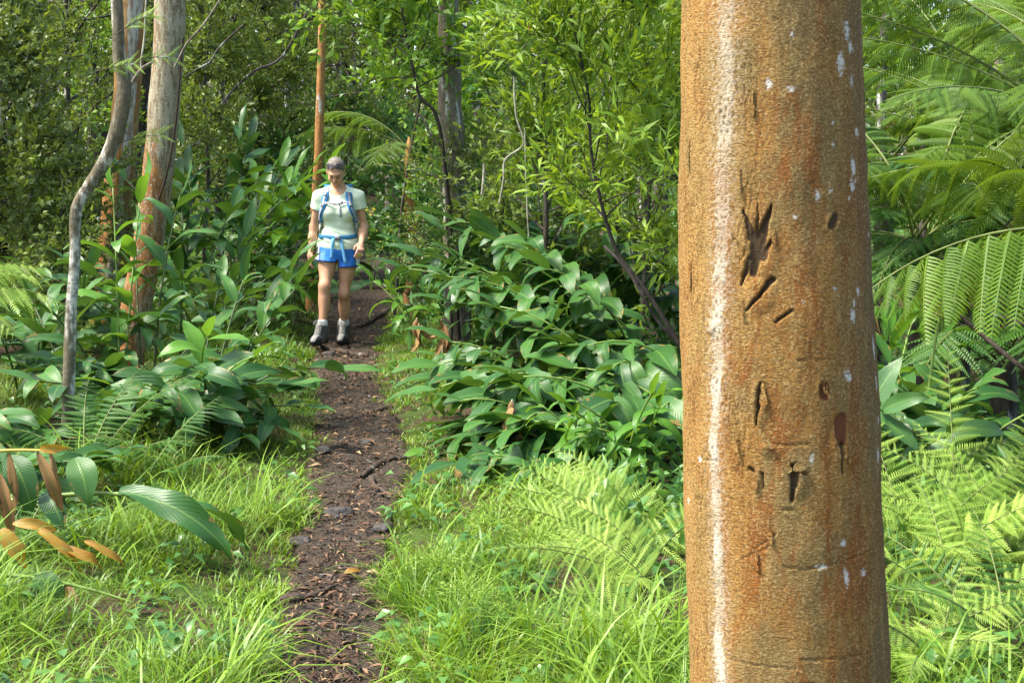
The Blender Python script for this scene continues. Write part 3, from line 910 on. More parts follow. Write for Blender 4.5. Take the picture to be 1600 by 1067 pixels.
    col = mixc(nt, mth(nt, 'MULTIPLY', ramp(nt, nE.outputs[0], 0.52, 0.66), 0.6), col, (0.37, 0.255, 0.088))
    col = mixc(nt, mth(nt, 'MULTIPLY', ramp(nt, nC.outputs[0], 0.54, 0.42), 0.72), col, (0.13, 0.062, 0.018))
    col = mixc(nt, mth(nt, 'MULTIPLY', ramp(nt, nD.outputs[0], 0.54, 0.66), 0.55), col, (0.47, 0.34, 0.145))
    col = mixc(nt, mth(nt, 'MULTIPLY', ck, 0.6), col, (0.11, 0.055, 0.02))
    col = mixc(nt, at2.outputs['Fac'], col, (0.13, 0.045, 0.016))
    col = mixc(nt, mth(nt, 'MULTIPLY', st, mth(nt, 'ADD', 0.62, mth(nt, 'MULTIPLY', nC.outputs[0], 0.5)), clamp=True), col, (0.60, 0.545, 0.43))
    col = mixc(nt, mth(nt, 'MULTIPLY', li, 0.8), col, (0.66, 0.66, 0.60))
    col = mixc(nt, ramp(nt, sc_, 0.25, 0.85), col, mixc(nt, nE.outputs[0], (0.018, 0.012, 0.007), (0.10, 0.062, 0.028)))
    pr = N(nt, 'ShaderNodeBsdfPrincipled', {'Base Color': col, 'Roughness': 0.82, 'Specular IOR Level': 0.22})
    hh = mth(nt, 'ADD', nC.outputs[0], mth(nt, 'MULTIPLY', nD.outputs[0], 0.55))
    b = N(nt, 'ShaderNodeBump', {'Strength': 1.0, 'Distance': 0.005, 'Height': hh})
    nt.links.new(b.outputs[0], pr.inputs['Normal'])
    nt.links.new(pr.outputs[0], out.inputs[0])
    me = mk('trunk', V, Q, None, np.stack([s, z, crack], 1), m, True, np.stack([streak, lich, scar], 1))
    at = me.attributes.new('pat', 'FLOAT', 'POINT')
    at.data.foreach_set('value', patch.astype(np.float32))
    t = root('tree', (0, 0, 0), 'massive near tree with scarred orange bark and a white sap streak', 'tree')
    link('trunk', me, t)
    # lifting flakes of bark
    g = random.Random(9)
    flakes = [(1178, 158, 4, 22), (1210, 370, 4, 13), (1196, 615, 5, 18),
              (1246, 722, 8, 8), (1230, 724, 6, 9), (1202, 690, 12, 6), (1183, 750, 5, 13), (1325, 720, 4, 10), (1318, 705, 3, 12), (1186, 872, 5, 15), (1206, 832, 4, 12), (1085, 430, 3, 24),
              (1082, 240, 3, 22), (1157, 690, 3, 16), (1160, 280, 3, 20), (1165, 480, 3, 16), (1282, 600, 2, 9), (1286, 606, 2, 8)]
    nu, nv = 4, 6
    for k, (px, py, w, h) in enumerate(flakes):
        a = SZ(px, py)
        ph = a[0] / 0.17
        zc = a[1]
        rloc = float(np.interp(zc, zz, rc))
        V = []
        for iv in range(nv + 1):
            tv = iv / nv
            for iu in range(nu + 1):
                tu = iu / nu - 0.5
                ww = (0.45 + 0.3 * math.sin(math.pi * min(1, tv + 0.25))) * (1 + 0.55 * g.uniform(-1, 1))
                lift = 0.0015 + 0.0035 * (1 - tv) ** 1.5 + 0.002 * g.random()
                aa = face + ph + tu * w * 2 * px2m * ww / 0.17
                z_ = zc + (tv - 0.5) * h * 2 * px2m + 0.002 * g.uniform(-1, 1)
                V.append([np.interp(z_, zz, cc) + (rloc + lift) * math.cos(aa), YT + (rloc + lift) * math.sin(aa), z_])
        Q = [[iv * (nu + 1) + iu, iv * (nu + 1) + iu + 1, (iv + 1) * (nu + 1) + iu + 1, (iv + 1) * (nu + 1) + iu] for iv in range(nv) for iu in range(nu)]
        link('bark_flake', mk('bark_flake', np.array(V), np.array(Q), mat=m), t)


# ------------------------------------------------------------------ other trunks
def trunk_tree(label, pxs, Y, r, mat, group=None, rough=0.06, sides=22, K=60, limbs=(), top=None, cat='tree', name='tree', seed=0):
    """A tree of which the photograph shows the trunk: pxs are points down the trunk at depth Y (or a depth each)."""
    Ys = [Y] * len(pxs) if not hasattr(Y, '__len__') else Y
    pts = [P(px, py, y) for (px, py), y in zip(pxs, Ys)]
    b = pts[-1]
    b[2] = H(b[0], b[1]) - 0.08
    if top:
        d = pts[0] - pts[1]
        pts = [pts[0] + unit(d) * top] + pts
        r = [r[0] * 0.75] + list(r)
    sp = smooth_poly(pts, K)
    rad = np.interp(np.linspace(0, 1, K), np.linspace(0, 1, len(r)), r)
    t = root(name, b, label, cat, group)
    org = np.array(b)
    V, Q, T, A = tube((sp - org)[::-1], rad[::-1], sides)
    nrm = noise3((V + seed * 3.1) * np.array([9, 9, 3])) * rough + 0.5 * rough * noise3(V * np.array([28, 28, 9]))
    cen = np.repeat((sp - org)[::-1], sides, 0)
    dv = V[:len(cen)] - cen
    V[:len(cen)] = cen + dv * (1 + nrm[:len(cen)] * 2.2)[:, None]
    link('trunk', mk('trunk', V, Q, T, A, mat), t)
    for (f, dirv, ln, rr_) in limbs:
        p0 = sp[int(f * (K - 1))] - org
        dv = unit(dirv)
        g = np.random.default_rng(int(f * 1000) + seed)
        pp = [p0 + dv * ln * q + np.array([0, 0, 0.12 * ln * q * q]) + 0.05 * ln * q * g.normal(size=3) for q in np.linspace(0, 1, 7)]
        V, Q, T, A = tube(smooth_poly(pp, 14), np.linspace(rr_, rr_ * 0.3, 14), 8)
        link('branch', mk('branch', V, Q, T, A, mat), t)
    return t


def build_trunks():
    left_m, nt, out = newmat('mottled_bark')
    tc = N(nt, 'ShaderNodeTexCoord')
    mp = N(nt, 'ShaderNodeMapping', {'Vector': tc.outputs['Object'], 'Scale': (1, 1, 0.22)})
    n1 = N(nt, 'ShaderNodeTexNoise', {'Vector': mp.outputs[0], 'Scale': 5.0, 'Detail': 4.0, 'Distortion': 0.8})
    n2 = N(nt, 'ShaderNodeTexNoise', {'Vector': mp.outputs[0], 'Scale': 38.0, 'Detail': 6.0, 'Roughness': 0.7})
    n3 = N(nt, 'ShaderNodeTexNoise', {'Vector': tc.outputs['Object'], 'Scale': 60.0, 'Detail': 4.0})
    sx = N(nt, 'ShaderNodeSeparateXYZ', {0: tc.outputs['Object']})
    gn = N(nt, 'ShaderNodeSeparateXYZ', {0: N(nt, 'ShaderNodeNewGeometry').outputs['Normal']})
    f = mth(nt, 'ADD', mth(nt, 'ADD', n1.outputs[0], mth(nt, 'MULTIPLY', mth(nt, 'SUBTRACT', sx.outputs[2], 1.45), 0.17)), mth(nt, 'MULTIPLY', gn.outputs[0], 0.13))
    col = mixc(nt, ramp(nt, f, 0.40, 0.58), (0.33, 0.14, 0.036), (0.31, 0.28, 0.185))
    col = mixc(nt, mth(nt, 'MULTIPLY', ramp(nt, n2.outputs[0], 0.56, 0.42), 0.75), col, (0.12, 0.07, 0.032))
    col = mixc(nt, mth(nt, 'MULTIPLY', ramp(nt, n3.outputs[0], 0.55, 0.66), 0.6), col, (0.46, 0.43, 0.35))
    pr = N(nt, 'ShaderNodeBsdfPrincipled', {'Base Color': col, 'Roughness': 0.85, 'Specular IOR Level': 0.2})
    b = N(nt, 'ShaderNodeBump', {'Strength': 1.0, 'Distance': 0.014, 'Height': n2.outputs[0]})
    nt.links.new(b.outputs[0], pr.inputs['Normal'])
    nt.links.new(pr.outputs[0], out.inputs[0])
    stripe_m, nt, out = newmat('striped_orange_bark')
    tc = N(nt, 'ShaderNodeTexCoord')
    mp = N(nt, 'ShaderNodeMapping', {'Vector': tc.outputs['Object'], 'Scale': (1, 1, 0.2)})
    n1 = N(nt, 'ShaderNodeTexNoise', {'Vector': mp.outputs[0], 'Scale': 7.0, 'Detail': 4.0})
    n2 = N(nt, 'ShaderNodeTexNoise', {'Vector': mp.outputs[0], 'Scale': 40.0, 'Detail': 6.0, 'Roughness': 0.7})
    gn = N(nt, 'ShaderNodeSeparateXYZ', {0: N(nt, 'ShaderNodeNewGeometry').outputs['Normal']})
    st = mth(nt, 'ABSOLUTE', mth(nt, 'ADD', mth(nt, 'SUBTRACT', gn.outputs[0], 0.42), mth(nt, 'MULTIPLY', mth(nt, 'SUBTRACT', n1.outputs[0], 0.5), 1.3)))
    col = mixc(nt, ramp(nt, n1.outputs[0], 0.4, 0.6), (0.36, 0.155, 0.040), (0.30, 0.20, 0.085))
    col = mixc(nt, ramp(nt, st, 0.34, 0.22), col, (0.46, 0.43, 0.36))
    col = mixc(nt, mth(nt, 'MULTIPLY', ramp(nt, n2.outputs[0], 0.56, 0.42), 0.7), col, (0.14, 0.065, 0.02))
    pr = N(nt, 'ShaderNodeBsdfPrincipled', {'Base Color': col, 'Roughness': 0.85, 'Specular IOR Level': 0.2})
    b = N(nt, 'ShaderNodeBump', {'Strength': 0.8, 'Distance': 0.012, 'Height': n2.outputs[0]})
    nt.links.new(b.outputs[0], pr.inputs['Normal'])
    nt.links.new(pr.outputs[0], out.inputs[0])
    lich_m = bark_mat('lichen_bark', (0.10, 0.085, 0.052), (0.20, 0.175, 0.12), (0.15, 0.125, 0.075), 0.66, 9, 34, 1.0, (0.52, 0.51, 0.44))
    t = trunk_tree('leaning tree with mottled orange and grey bark rising out of the dark ginger', [(268, -60), (264, 60), (255, 190), (243, 300), (228, 400), (210, 500), (196, 600), (190, 640)], 9.8,
               [0.100, 0.102, 0.105, 0.105, 0.102, 0.106, 0.116, 0.14], left_m, top=2.5, seed=1)
    # dark seam winding down the trunk
    sm = flat_mat('bark_seam', (0.05, 0.035, 0.025), 0.9, 0.1, 0.3, 30)
    org = np.array(t.location)
    pp = [P(px, py, 9.8 - 0.110) - org for px, py in ((286, 60), (281, 120), (276, 180), (268, 235), (258, 280), (246, 318))]
    V, Q, T, A = tube(smooth_poly(pp, 26), 0.0075, 6)
    V[:, 1] += 0.0
    link('bark_seam', mk('bark_seam', V, Q, T, A, sm), t)
    trunk_tree('tree with a pale stripe down orange bark behind the leaning tree', [(208, -60), (203, 80), (196, 180), (188, 270), (180, 360), (172, 440), (168, 470)], 14.0, [0.125, 0.13, 0.135, 0.14, 0.15, 0.16, 0.19], stripe_m, top=2.5, seed=5)
    trunk_tree('thin sinuous tree with lichen spotted grey bark bending above the ferns', [(178, -60), (183, 20), (187, 90), (194, 140), (184, 200), (168, 245), (140, 290), (119, 330), (117, 400), (112, 480), (108, 580), (106, 690), (105, 735)], 7.35,
               [0.030, 0.031, 0.033, 0.036, 0.039, 0.036, 0.031, 0.029, 0.028, 0.029, 0.032, 0.035, 0.041], lich_m, rough=0.09, K=90, top=1.5, seed=2)
    trunk_tree('blackish trunk showing between the two mottled trees', [(228, -50), (226, 60), (222, 160), (217, 240), (206, 330), (200, 440)], 17.0, [0.13, 0.135, 0.14, 0.15, 0.15, 0.17], M['dark_bark'], top=2, seed=3)
    trunk_tree('forked dark trunk half hidden by the small leaved tree', [(132, -40), (136, 60), (146, 160), (152, 230), (158, 320), (160, 400)], 18.5, [0.10, 0.11, 0.13, 0.15, 0.14, 0.16], M['dark_bark'], top=2, seed=4,
               limbs=[(0.45, (-0.5, 0, 0.9), 2.2, 0.05)])
    trunk_tree('slim straight orange tree rising behind the head of the walker', [(503, -40), (503, 60), (500, 170), (497, 260), (491, 340), (484, 430)], 15.2, [0.038, 0.040, 0.046, 0.050, 0.05, 0.06], M['orange_bark'], top=3, seed=6)
    trunk_tree('upright grey trunk with flaking bark in the middle of the thicket', [(700, -50), (702, 60), (703, 150), (708, 230), (712, 330), (714, 420), (714, 480)], 12.3, [0.085, 0.092, 0.10, 0.11, 0.105, 0.11, 0.13], M['grey_bark'], rough=0.10, top=2.5, seed=8,
               limbs=[(0.62, (-0.6, -0.1, 0.75), 0.5, 0.03)])
    slim = 'slender dark trunk far back among the trees'
    g = random.Random(14)
    for k, (px, Y, r) in enumerate([(350, 27, .10), (300, 25, .08), (455, 29, .10), (610, 32, .11), (748, 20, .06), (800, 28, .10), (945, 19, .085), (1005, 22, .09), (1032, 17, .10), (90, 27, .11), (20, 25, .10), (1375, 24, .10), (1560, 22, .11)]):
        trunk_tree(slim, [(px + g.uniform(-25, 25), -80), (px + g.uniform(-8, 8), 120), (px, 320), (px + g.uniform(-6, 6), 420)], Y, [r * 0.7, r * 0.8, r, r * 1.15], M['dark_bark'] if k % 3 else M['grey_bark'], 'slender trunks far back in the forest',
                   sides=10, K=20, top=3, seed=20 + k)


# ------------------------------------------------------------------ shrubs and leafy trees
STY = {   # leaf length, width, material, leaves per twig, upward bias, twig length, droop
    'lance': (0.115, 0.025, 'lance', 13, 0.55, (0.22, 0.50), 0.15),
    'broad': (0.095, 0.040, 'broad', 12, 0.45, (0.22, 0.45), 0.1),
    'herb': (0.10, 0.050, 'herb', 8, 0.5, (0.15, 0.35), 0.25),
    'ohia': (0.040, 0.024, 'ohia', 17, 0.35, (0.22, 0.5), 0.0),
    'fine': (0.056, 0.025, 'fine', 16, 0.3, (0.3, 0.6), 0.1),
    'wood': (0.085, 0.042, 'wood', 14, 0.3, (0.4, 0.9), 0.1),
}


def woody(name, label, cat, px, Y, Hh, spread, style, n_limb=14, n_twig=200, seed=1, r=0.03, lo=0.15, lean=(0, 0), group=None, scale=1.0, bark='twig', path=None, hq=True, x=None, leafk=1.0, outl=0.5):
    g = np.random.default_rng(seed)
    hq = hq and Y < 13.8
    b = base_at(px, Y) if x is None else np.array([x, Y, H(x, Y) - 0.02])
    t = root(name, b, label, cat, group)
    Lf, Wf, mt, K, upb, tl, drp = STY[style]
    Lf, Wf, K = Lf * scale, Wf * scale, max(3, int(K * leafk))
    # stem
    if path is not None:
        sp = smooth_poly([np.array(q) - b for q in path], 24)
    else:
        kk = np.linspace(0, 1, 8)
        pts = np.stack([lean[0] * kk ** 1.3 + 0.05 * Hh * np.cumsum(g.normal(size=8)) / 3 * kk, lean[1] * kk ** 1.3 + 0.05 * Hh * np.cumsum(g.normal(size=8)) / 3 * kk, Hh * kk], 1)
        sp = smooth_poly(pts, 24)
    V, Q, T, A = tube(sp, np.linspace(r, r * 0.25, 24), 8)
    link('trunk', mk('trunk', V, Q, T, A, M[bark]), t)
    mb = MB()
    starts, dirs, lens = [], [], []
    for i in range(n_limb):
        f = lo + (1 - lo) * (i + g.random()) / n_limb
        p0 = sp[min(23, int(f * 23))]
        az = i * 2.4 + g.normal() * 0.5
        pitch = upb * 0.9 + 0.35 * g.normal() + 0.35 * f
        ln = spread * (1.05 - outl * f) * (0.6 + 0.6 * g.random())
        d = np.array([math.cos(az) * math.cos(pitch), math.sin(az) * math.cos(pitch), math.sin(pitch)])
        q = np.linspace(0, 1, 7)[:, None]
        pp = p0 + d * ln * q + np.array([0, 0, 1.0]) * ln * (0.18 - drp) * q ** 2 + np.cumsum(g.normal(size=(7, 3)), 0) * 0.045 * ln * q
        V, Q, T, A = tube(smooth_poly(pp, 10), np.linspace(r * 0.42 * (1.1 - 0.5 * f), r * 0.09, 10), 5)
        mb.add(V, Q, T, A)
        nt_ = max(2, int(n_twig / n_limb * (0.5 + g.random())))
        for _ in range(nt_):
            s_ = 0.2 + 0.8 * math.sqrt(g.random())
            w = s_ * 6
            k = min(5, int(w))
            st = pp[k] + (pp[k + 1] - pp[k]) * (w - k)
            dv = unit(d * 0.6 + g.normal(size=3) * 0.65 + np.array([0, 0, upb * 0.7]))
            starts.append(st); dirs.append(dv); lens.append(g.uniform(*tl))
    starts, dirs, lens = np.array(starts), np.array(dirs), np.array(lens)
    V, Q, A = sticks(starts, starts + dirs * lens[:, None], 0.0028 * max(1, Y / 10), 0.001 * max(1, Y / 10))
    mb.add(V, Q, None, A)
    link('branches', mb.mesh('branches', M[bark]), t)
    n = len(starts)
    ff = np.linspace(0.18, 1.0, K)[None, :] + g.normal(size=(n, K)) * 0.05
    pos = starts[:, None, :] + dirs[:, None, :] * lens[:, None, None] * ff[:, :, None]
    rv = unit(g.normal(size=(n, K, 3)))
    tipw = (0.35 + 0.9 * ff ** 2)[:, :, None]
    d = dirs[:, None, :] * tipw + rv * 0.75 + np.array([0, 0, 0.12])
    nrm = np.array([0, 0, 0.8]) + 0.6 * dirs[:, None, :] + 0.7 * g.normal(size=(n, K, 3))
    pos, d, nrm = pos.reshape(-1, 3), d.reshape(-1, 3), nrm.reshape(-1, 3)
    sz = (0.55 + 0.7 * g.random(n * K))
    rn = np.clip(np.repeat(g.random(n), K) * 0.55 + 0.45 * g.random(n * K), 0, 1)
    fn = leaf_cloud if hq else leaf_cloud2
    V, T, A = fn(pos, d, nrm, Lf * sz, Wf * sz, rn)
    o = link('crown', mk('crown', V, None, T, A, M[mt]), t)
    tag(o, kind='stuff')
    return t


def build_shrubs():
    # the willow leaved thicket between the grey trunk and the near trunk
    stem = [P(1066, 545, 8.4), P(1010, 455, 8.45), P(965, 395, 8.5), P(940, 320, 8.5), P(923, 230, 8.5), P(920, 150, 8.5), P(900, 60, 8.4), P(880, -20, 8.4)]
    woody('shrub', 'willow leaved shrub on a curved blackish stem rising over the glossy ginger', 'shrub', 1066, 8.4, 2.9, 0.75, 'lance', 18, 240, 31, 0.016, 0.36, bark='black_bark', path=stem)
    stem = [P(1085, 330, 9.4), P(1050, 250, 9.4), P(1020, 150, 9.4), P(1000, 60, 9.4), P(985, -30, 9.4)]
    stem[0] = np.array([stem[0][0] + 0.25, 9.4, H(stem[0][0] + 0.25, 9.4)])
    woody('shrub', 'willow leaved shrub leaning left from behind the near trunk', 'shrub', 1120, 9.4, 3.0, 0.8, 'lance', 16, 225, 32, 0.012, 0.2, bark='black_bark', path=stem)
    woody('shrub', 'bushy willow leaved shrub beside the long dry vine', 'shrub', 850, 10.6, 3.1, 0.95, 'lance', 18, 240, 33, 0.028, 0.3)
    woody('shrub', 'low willow leaved shrub directly above the ginger leaves beside the near trunk', 'shrub', 1000, 9.7, 1.9, 0.8, 'lance', 16, 260, 34, 0.022, 0.3)
    woody('shrub', 'willow leaved shrub at the back of the thicket', 'shrub', 960, 11.8, 3.4, 1.0, 'lance', 18, 240, 35, 0.03, 0.25)
    stem = [P(718, 330, 11.8), P(690, 215, 11.7), P(655, 150, 11.7), P(640, 80, 11.7), P(625, 0, 11.7), P(618, -60, 11.7)]
    stem[0] = np.array([stem[0][0], 11.8, H(stem[0][0], 11.8)])
    woody('shrub', 'bright leafy sapling on a slanting black stem in front of the grey trunk', 'shrub', 720, 11.8, 3.2, 0.9, 'broad', 18, 360, 36, 0.018, 0.45, bark='black_bark', path=stem, scale=1.0)
    woody('shrub', 'bright leafy shrub spreading above the tree fern frond', 'shrub', 615, 14.0, 3.7, 1.0, 'broad', 16, 330, 37, 0.018, 0.55, lean=(0.45, 0.2))
    woody('shrub', 'leafy shrub filling the gap right of the grey trunk', 'shrub', 770, 13.4, 3.4, 1.0, 'broad', 18, 360, 38, 0.022, 0.3)
    woody('shrub', 'olive small leaved bush clothing the foot of the grey trunk', 'shrub', 705, 11.9, 1.75, 0.55, 'ohia', 12, 190, 39, 0.018, 0.25, scale=1.0)
    woody('shrub', 'bronze tinged shrub under the dry vine', 'shrub', 860, 11.2, 1.7, 0.7, 'fine', 12, 150, 40, 0.018, 0.25, scale=1.3)
    # behind the walker
    woody('shrub', 'leafy green herb bank beside the path right behind the walker', 'shrub', 668, 16.0, 1.5, 0.85, 'herb', 14, 210, 41, 0.018, 0.1)
    woody('shrub', 'broad leaved herb thicket between the orange trunks', 'shrub', 640, 19.0, 1.9, 1.0, 'herb', 16, 260, 42, 0.02, 0.1)
    woody('shrub', 'broad leaved herb mound behind the left arm of the walker', 'shrub', 425, 18.5, 1.4, 0.9, 'herb', 14, 220, 43, 0.02, 0.08)
    woody('shrub', 'glossy herb bush on the right below the hanging pale frond', 'shrub', 690, 14.2, 1.25, 0.7, 'herb', 14, 210, 44, 0.018, 0.1)
    woody('shrub', 'herb thicket low behind the slim orange tree', 'shrub', 520, 22.0, 2.0, 1.4, 'herb', 16, 280, 45, 0.02, 0.08, hq=False)
    woody('shrub', 'broad leaved herbs before the tall ginger behind the walker', 'shrub', 415, 21.0, 1.6, 1.2, 'herb', 14, 240, 46, 0.02, 0.08, hq=False)
    woody('shrub', 'bright herb bank at the bend where the path disappears', 'shrub', 640, 23.0, 1.9, 1.4, 'herb', 16, 280, 47, 0.02, 0.08, hq=False)
    woody('shrub', 'mixed leafy shrub behind the foot of the grey trunk', 'shrub', 740, 15.5, 2.1, 1.1, 'herb', 16, 270, 48, 0.02, 0.1)
    # left
    woody('tree', 'dark small leaved tree with bare twigs at the left edge', 'tree', 20, 12.5, 4.1, 1.5, 'ohia', 26, 900, 51, 0.05, 0.12, scale=1.3, bark='dark_bark')
    woody('tree', 'dark small leaved tree standing behind the sinuous lichen trunk', 'tree', 120, 15.0, 4.6, 1.5, 'ohia', 26, 900, 52, 0.05, 0.12, scale=1.4, bark='dark_bark')
    woody('tree', 'bright topped small leaved tree in the upper left corner', 'tree', 60, 18.5, 5.6, 1.6, 'broad', 20, 400, 53, 0.06, 0.4, bark='dark_bark')
    woody('shrub', 'yellow green low shrub under the dark small leaved tree', 'shrub', 60, 13.0, 1.35, 0.9, 'fine', 14, 240, 54, 0.016, 0.1, scale=1.1)
    woody('shrub', 'feathery yellow green shrub left of the striped trunk', 'shrub', 105, 11.6, 1.15, 0.5, 'fine', 12, 180, 55, 0.014, 0.1, scale=1.0)
    woody('tree', 'open tree with crooked dark limbs and fine olive leaves behind the leaning tree', 'tree', 345, 19.0, 5.4, 1.7, 'fine', 26, 1000, 56, 0.06, 0.28, scale=1.3, bark='dark_bark')
    woody('tree', 'fine leaved olive tree left of the slim orange trunk', 'tree', 440, 21.5, 5.6, 1.7, 'fine', 26, 1000, 57, 0.06, 0.25, scale=1.4, bark='dark_bark')
    woody('tree', 'fine leaved tree with grey twigs behind the leaning tree top', 'tree', 290, 23.0, 6.0, 1.8, 'ohia', 26, 950, 58, 0.06, 0.2, scale=1.7, bark='dark_bark')
    woody('tree', 'fine leaved tree right behind the slim orange trunk', 'tree', 545, 23.5, 6.0, 1.7, 'fine', 26, 950, 59, 0.06, 0.25, scale=1.5, bark='dark_bark')
    woody('tree', 'olive tree whose shaded crown hangs over the tall ginger', 'tree', 385, 25.5, 6.4, 1.9, 'ohia', 26, 950, 60, 0.06, 0.15, scale=1.9, bark='dark_bark')
    woody('shrub', 'dense dark bush with round leaves filling the left edge above the feathery fern', 'shrub', -15, 11.4, 2.5, 0.8, 'ohia', 20, 620, 65, 0.02, 0.08, scale=1.5, bark='dark_bark')
    woody('shrub', 'dense olive bush between the left edge and the sinuous trunk', 'shrub', 45, 12.6, 2.9, 0.62, 'ohia', 20, 620, 66, 0.02, 0.08, scale=1.6, bark='dark_bark')
    woody('shrub', 'fresh green bush behind the sinuous trunk at head height', 'shrub', 150, 16.5, 3.2, 1.1, 'broad', 18, 420, 67, 0.02, 0.1)
    woody('shrub', 'fresh green bush above the tall ginger left of the slim orange tree', 'shrub', 385, 18.5, 2.9, 1.0, 'fine', 18, 420, 68, 0.02, 0.2, scale=1.4, bark='dark_bark')
    woody('shrub', 'grey green thicket right of the leaning tree top', 'shrub', 320, 17.5, 4.0, 0.9, 'fine', 18, 340, 69, 0.03, 0.3, scale=1.6, bark='dark_bark')
    # right of the near trunk
    woody('tree', 'leafy tree against the sky behind the tree ferns', 'tree', 1440, 17.5, 4.6, 1.3, 'broad', 18, 300, 61, 0.05, 0.3, scale=1.2, bark='dark_bark')
    woody('tree', 'leafy tree at the right edge behind the tree ferns', 'tree', 1600, 16.0, 4.6, 1.5, 'broad', 18, 360, 62, 0.05, 0.2, scale=1.2, bark='dark_bark')
    woody('shrub', 'dark small leaved bush deep under the tree fern fronds', 'shrub', 1500, 11.0, 1.6, 0.9, 'ohia', 14, 240, 63, 0.02, 0.1, scale=1.3)
    woody('shrub', 'small leaved bush beneath the great hanging frond', 'shrub', 1560, 8.8, 1.2, 0.6, 'ohia', 12, 160, 64, 0.016, 0.15, scale=1.1)
    # deep forest, alike
    g = random.Random(3)
    k = 0
    for Y, hh in ((28, 7.5), (33, 9.0)):
        half = 0.40 * Y
        x = -half - 1
        while x < half + 1:
            woody('tree', 'leafy tree standing deep in the forest', 'tree', 0, Y + g.uniform(-1.5, 1.5), hh * g.uniform(0.8, 1.1), 2.3, 'wood', 20, 330, 100 + k, 0.08, 0.06, group='trees deep in the forest', scale=1.35, bark='dark_bark', hq=False, x=x + g.uniform(-.5, .5), outl=0.35)
            x += 3.0
            k += 1
    # the mass of forest behind them
    r = np.random.default_rng(8)
    n = 66000
    ang = (r.random(n) * 2 - 1) * 0.75
    rad = 37 + 9 * r.random(n)
    x, y = rad * np.sin(ang), rad * np.cos(ang)
    hmax = 8.0 + 3.5 * noise3(np.stack([ang * 9, 0 * ang, 0 * ang], 1))
    z = hgt(x, np.minimum(y, 60)) + hmax * r.random(n) ** 0.9
    keep = noise3(np.stack([x * .5, y * .5, z * .5], 1)) > -0.22
    keep &= ~((x > 11.2) & (x < 14.5) & (z > 5.4) & (r.random(n) < 0.85))
    x, y, z = x[keep], y[keep], z[keep]
    n = len(x)
    V, T, A = leaf_cloud2(np.stack([x, y, z], 1), r.normal(size=(n, 3)) + [0, 0, 0.2], r.normal(size=(n, 3)) + [0, -0.5, 0.9], 0.42 * (0.5 + r.random(n)), 0.22 * (0.5 + r.random(n)), r.random(n))
    o = link('forest', mk('forest', V, None, T, A, M['wood']))
    tag(o, 'unbroken mass of far forest foliage behind all the trees', 'forest', kind='stuff')
    # undergrowth on the forest floor
    n = 34000
    y = 11.5 + 22 * r.random(n) ** 0.8
    x = (r.random(n) * 2 - 1) * 0.46 * (y + 1)
    d = np.abs(x - path_x(y)) / path_w(y)
    ok = (d > 2.0) & (noise3(np.stack([x * .7, y * .7, 0 * x], 1)) > -0.28)
    x, y = x[ok], y[ok]
    n = len(x)
    hm = 0.22 + 0.35 * np.abs(noise3(np.stack([x * .9, y * .9, 0 * x + 5], 1))) + 0.010 * (y - 11)
    z = hgt(x, y) + hm * r.random(n) ** 0.7
    V, T, A = leaf_cloud2(np.stack([x, y, z], 1), r.normal(size=(n, 3)) + [0, 0, 0.2], r.normal(size=(n, 3)) * 0.6 + [0, -0.2, 1], 0.14 * (0.5 + r.random(n)), 0.06 * (0.5 + r.random(n)), r.random(n))
    n2_ = 9000
    y2 = 5.2 + 6.5 * r.random(n2_)
    x2 = 0.25 + 0.05 * (y2 - 5) + (0.45 * y2) * r.random(n2_)
    ok = noise3(np.stack([x2 * 1.4, y2 * 1.4, 0 * x2 + 4], 1)) > -0.35
    x2, y2 = x2[ok], y2[ok]
    n2_ = len(x2)
    z2 = hgt(x2, y2) + 0.02 + 0.22 * r.random(n2_) ** 1.3
    V2, T2, A2 = leaf_cloud2(np.stack([x2, y2, z2], 1), r.normal(size=(n2_, 3)) + [0, 0, 0.2], r.normal(size=(n2_, 3)) * 0.6 + [0, -0.2, 1], 0.08 * (0.5 + r.random(n2_)), 0.035 * (0.5 + r.random(n2_)), r.random(n2_))
    T = np.concatenate([T, T2 + len(V)])
    V, A = np.concatenate([V, V2]), np.concatenate([A, A2])
    o = link('undergrowth', mk('undergrowth', V, None, T, A, M['herb']))
    tag(o, 'low leafy ground cover on the forest floor', 'undergrowth', kind='stuff')
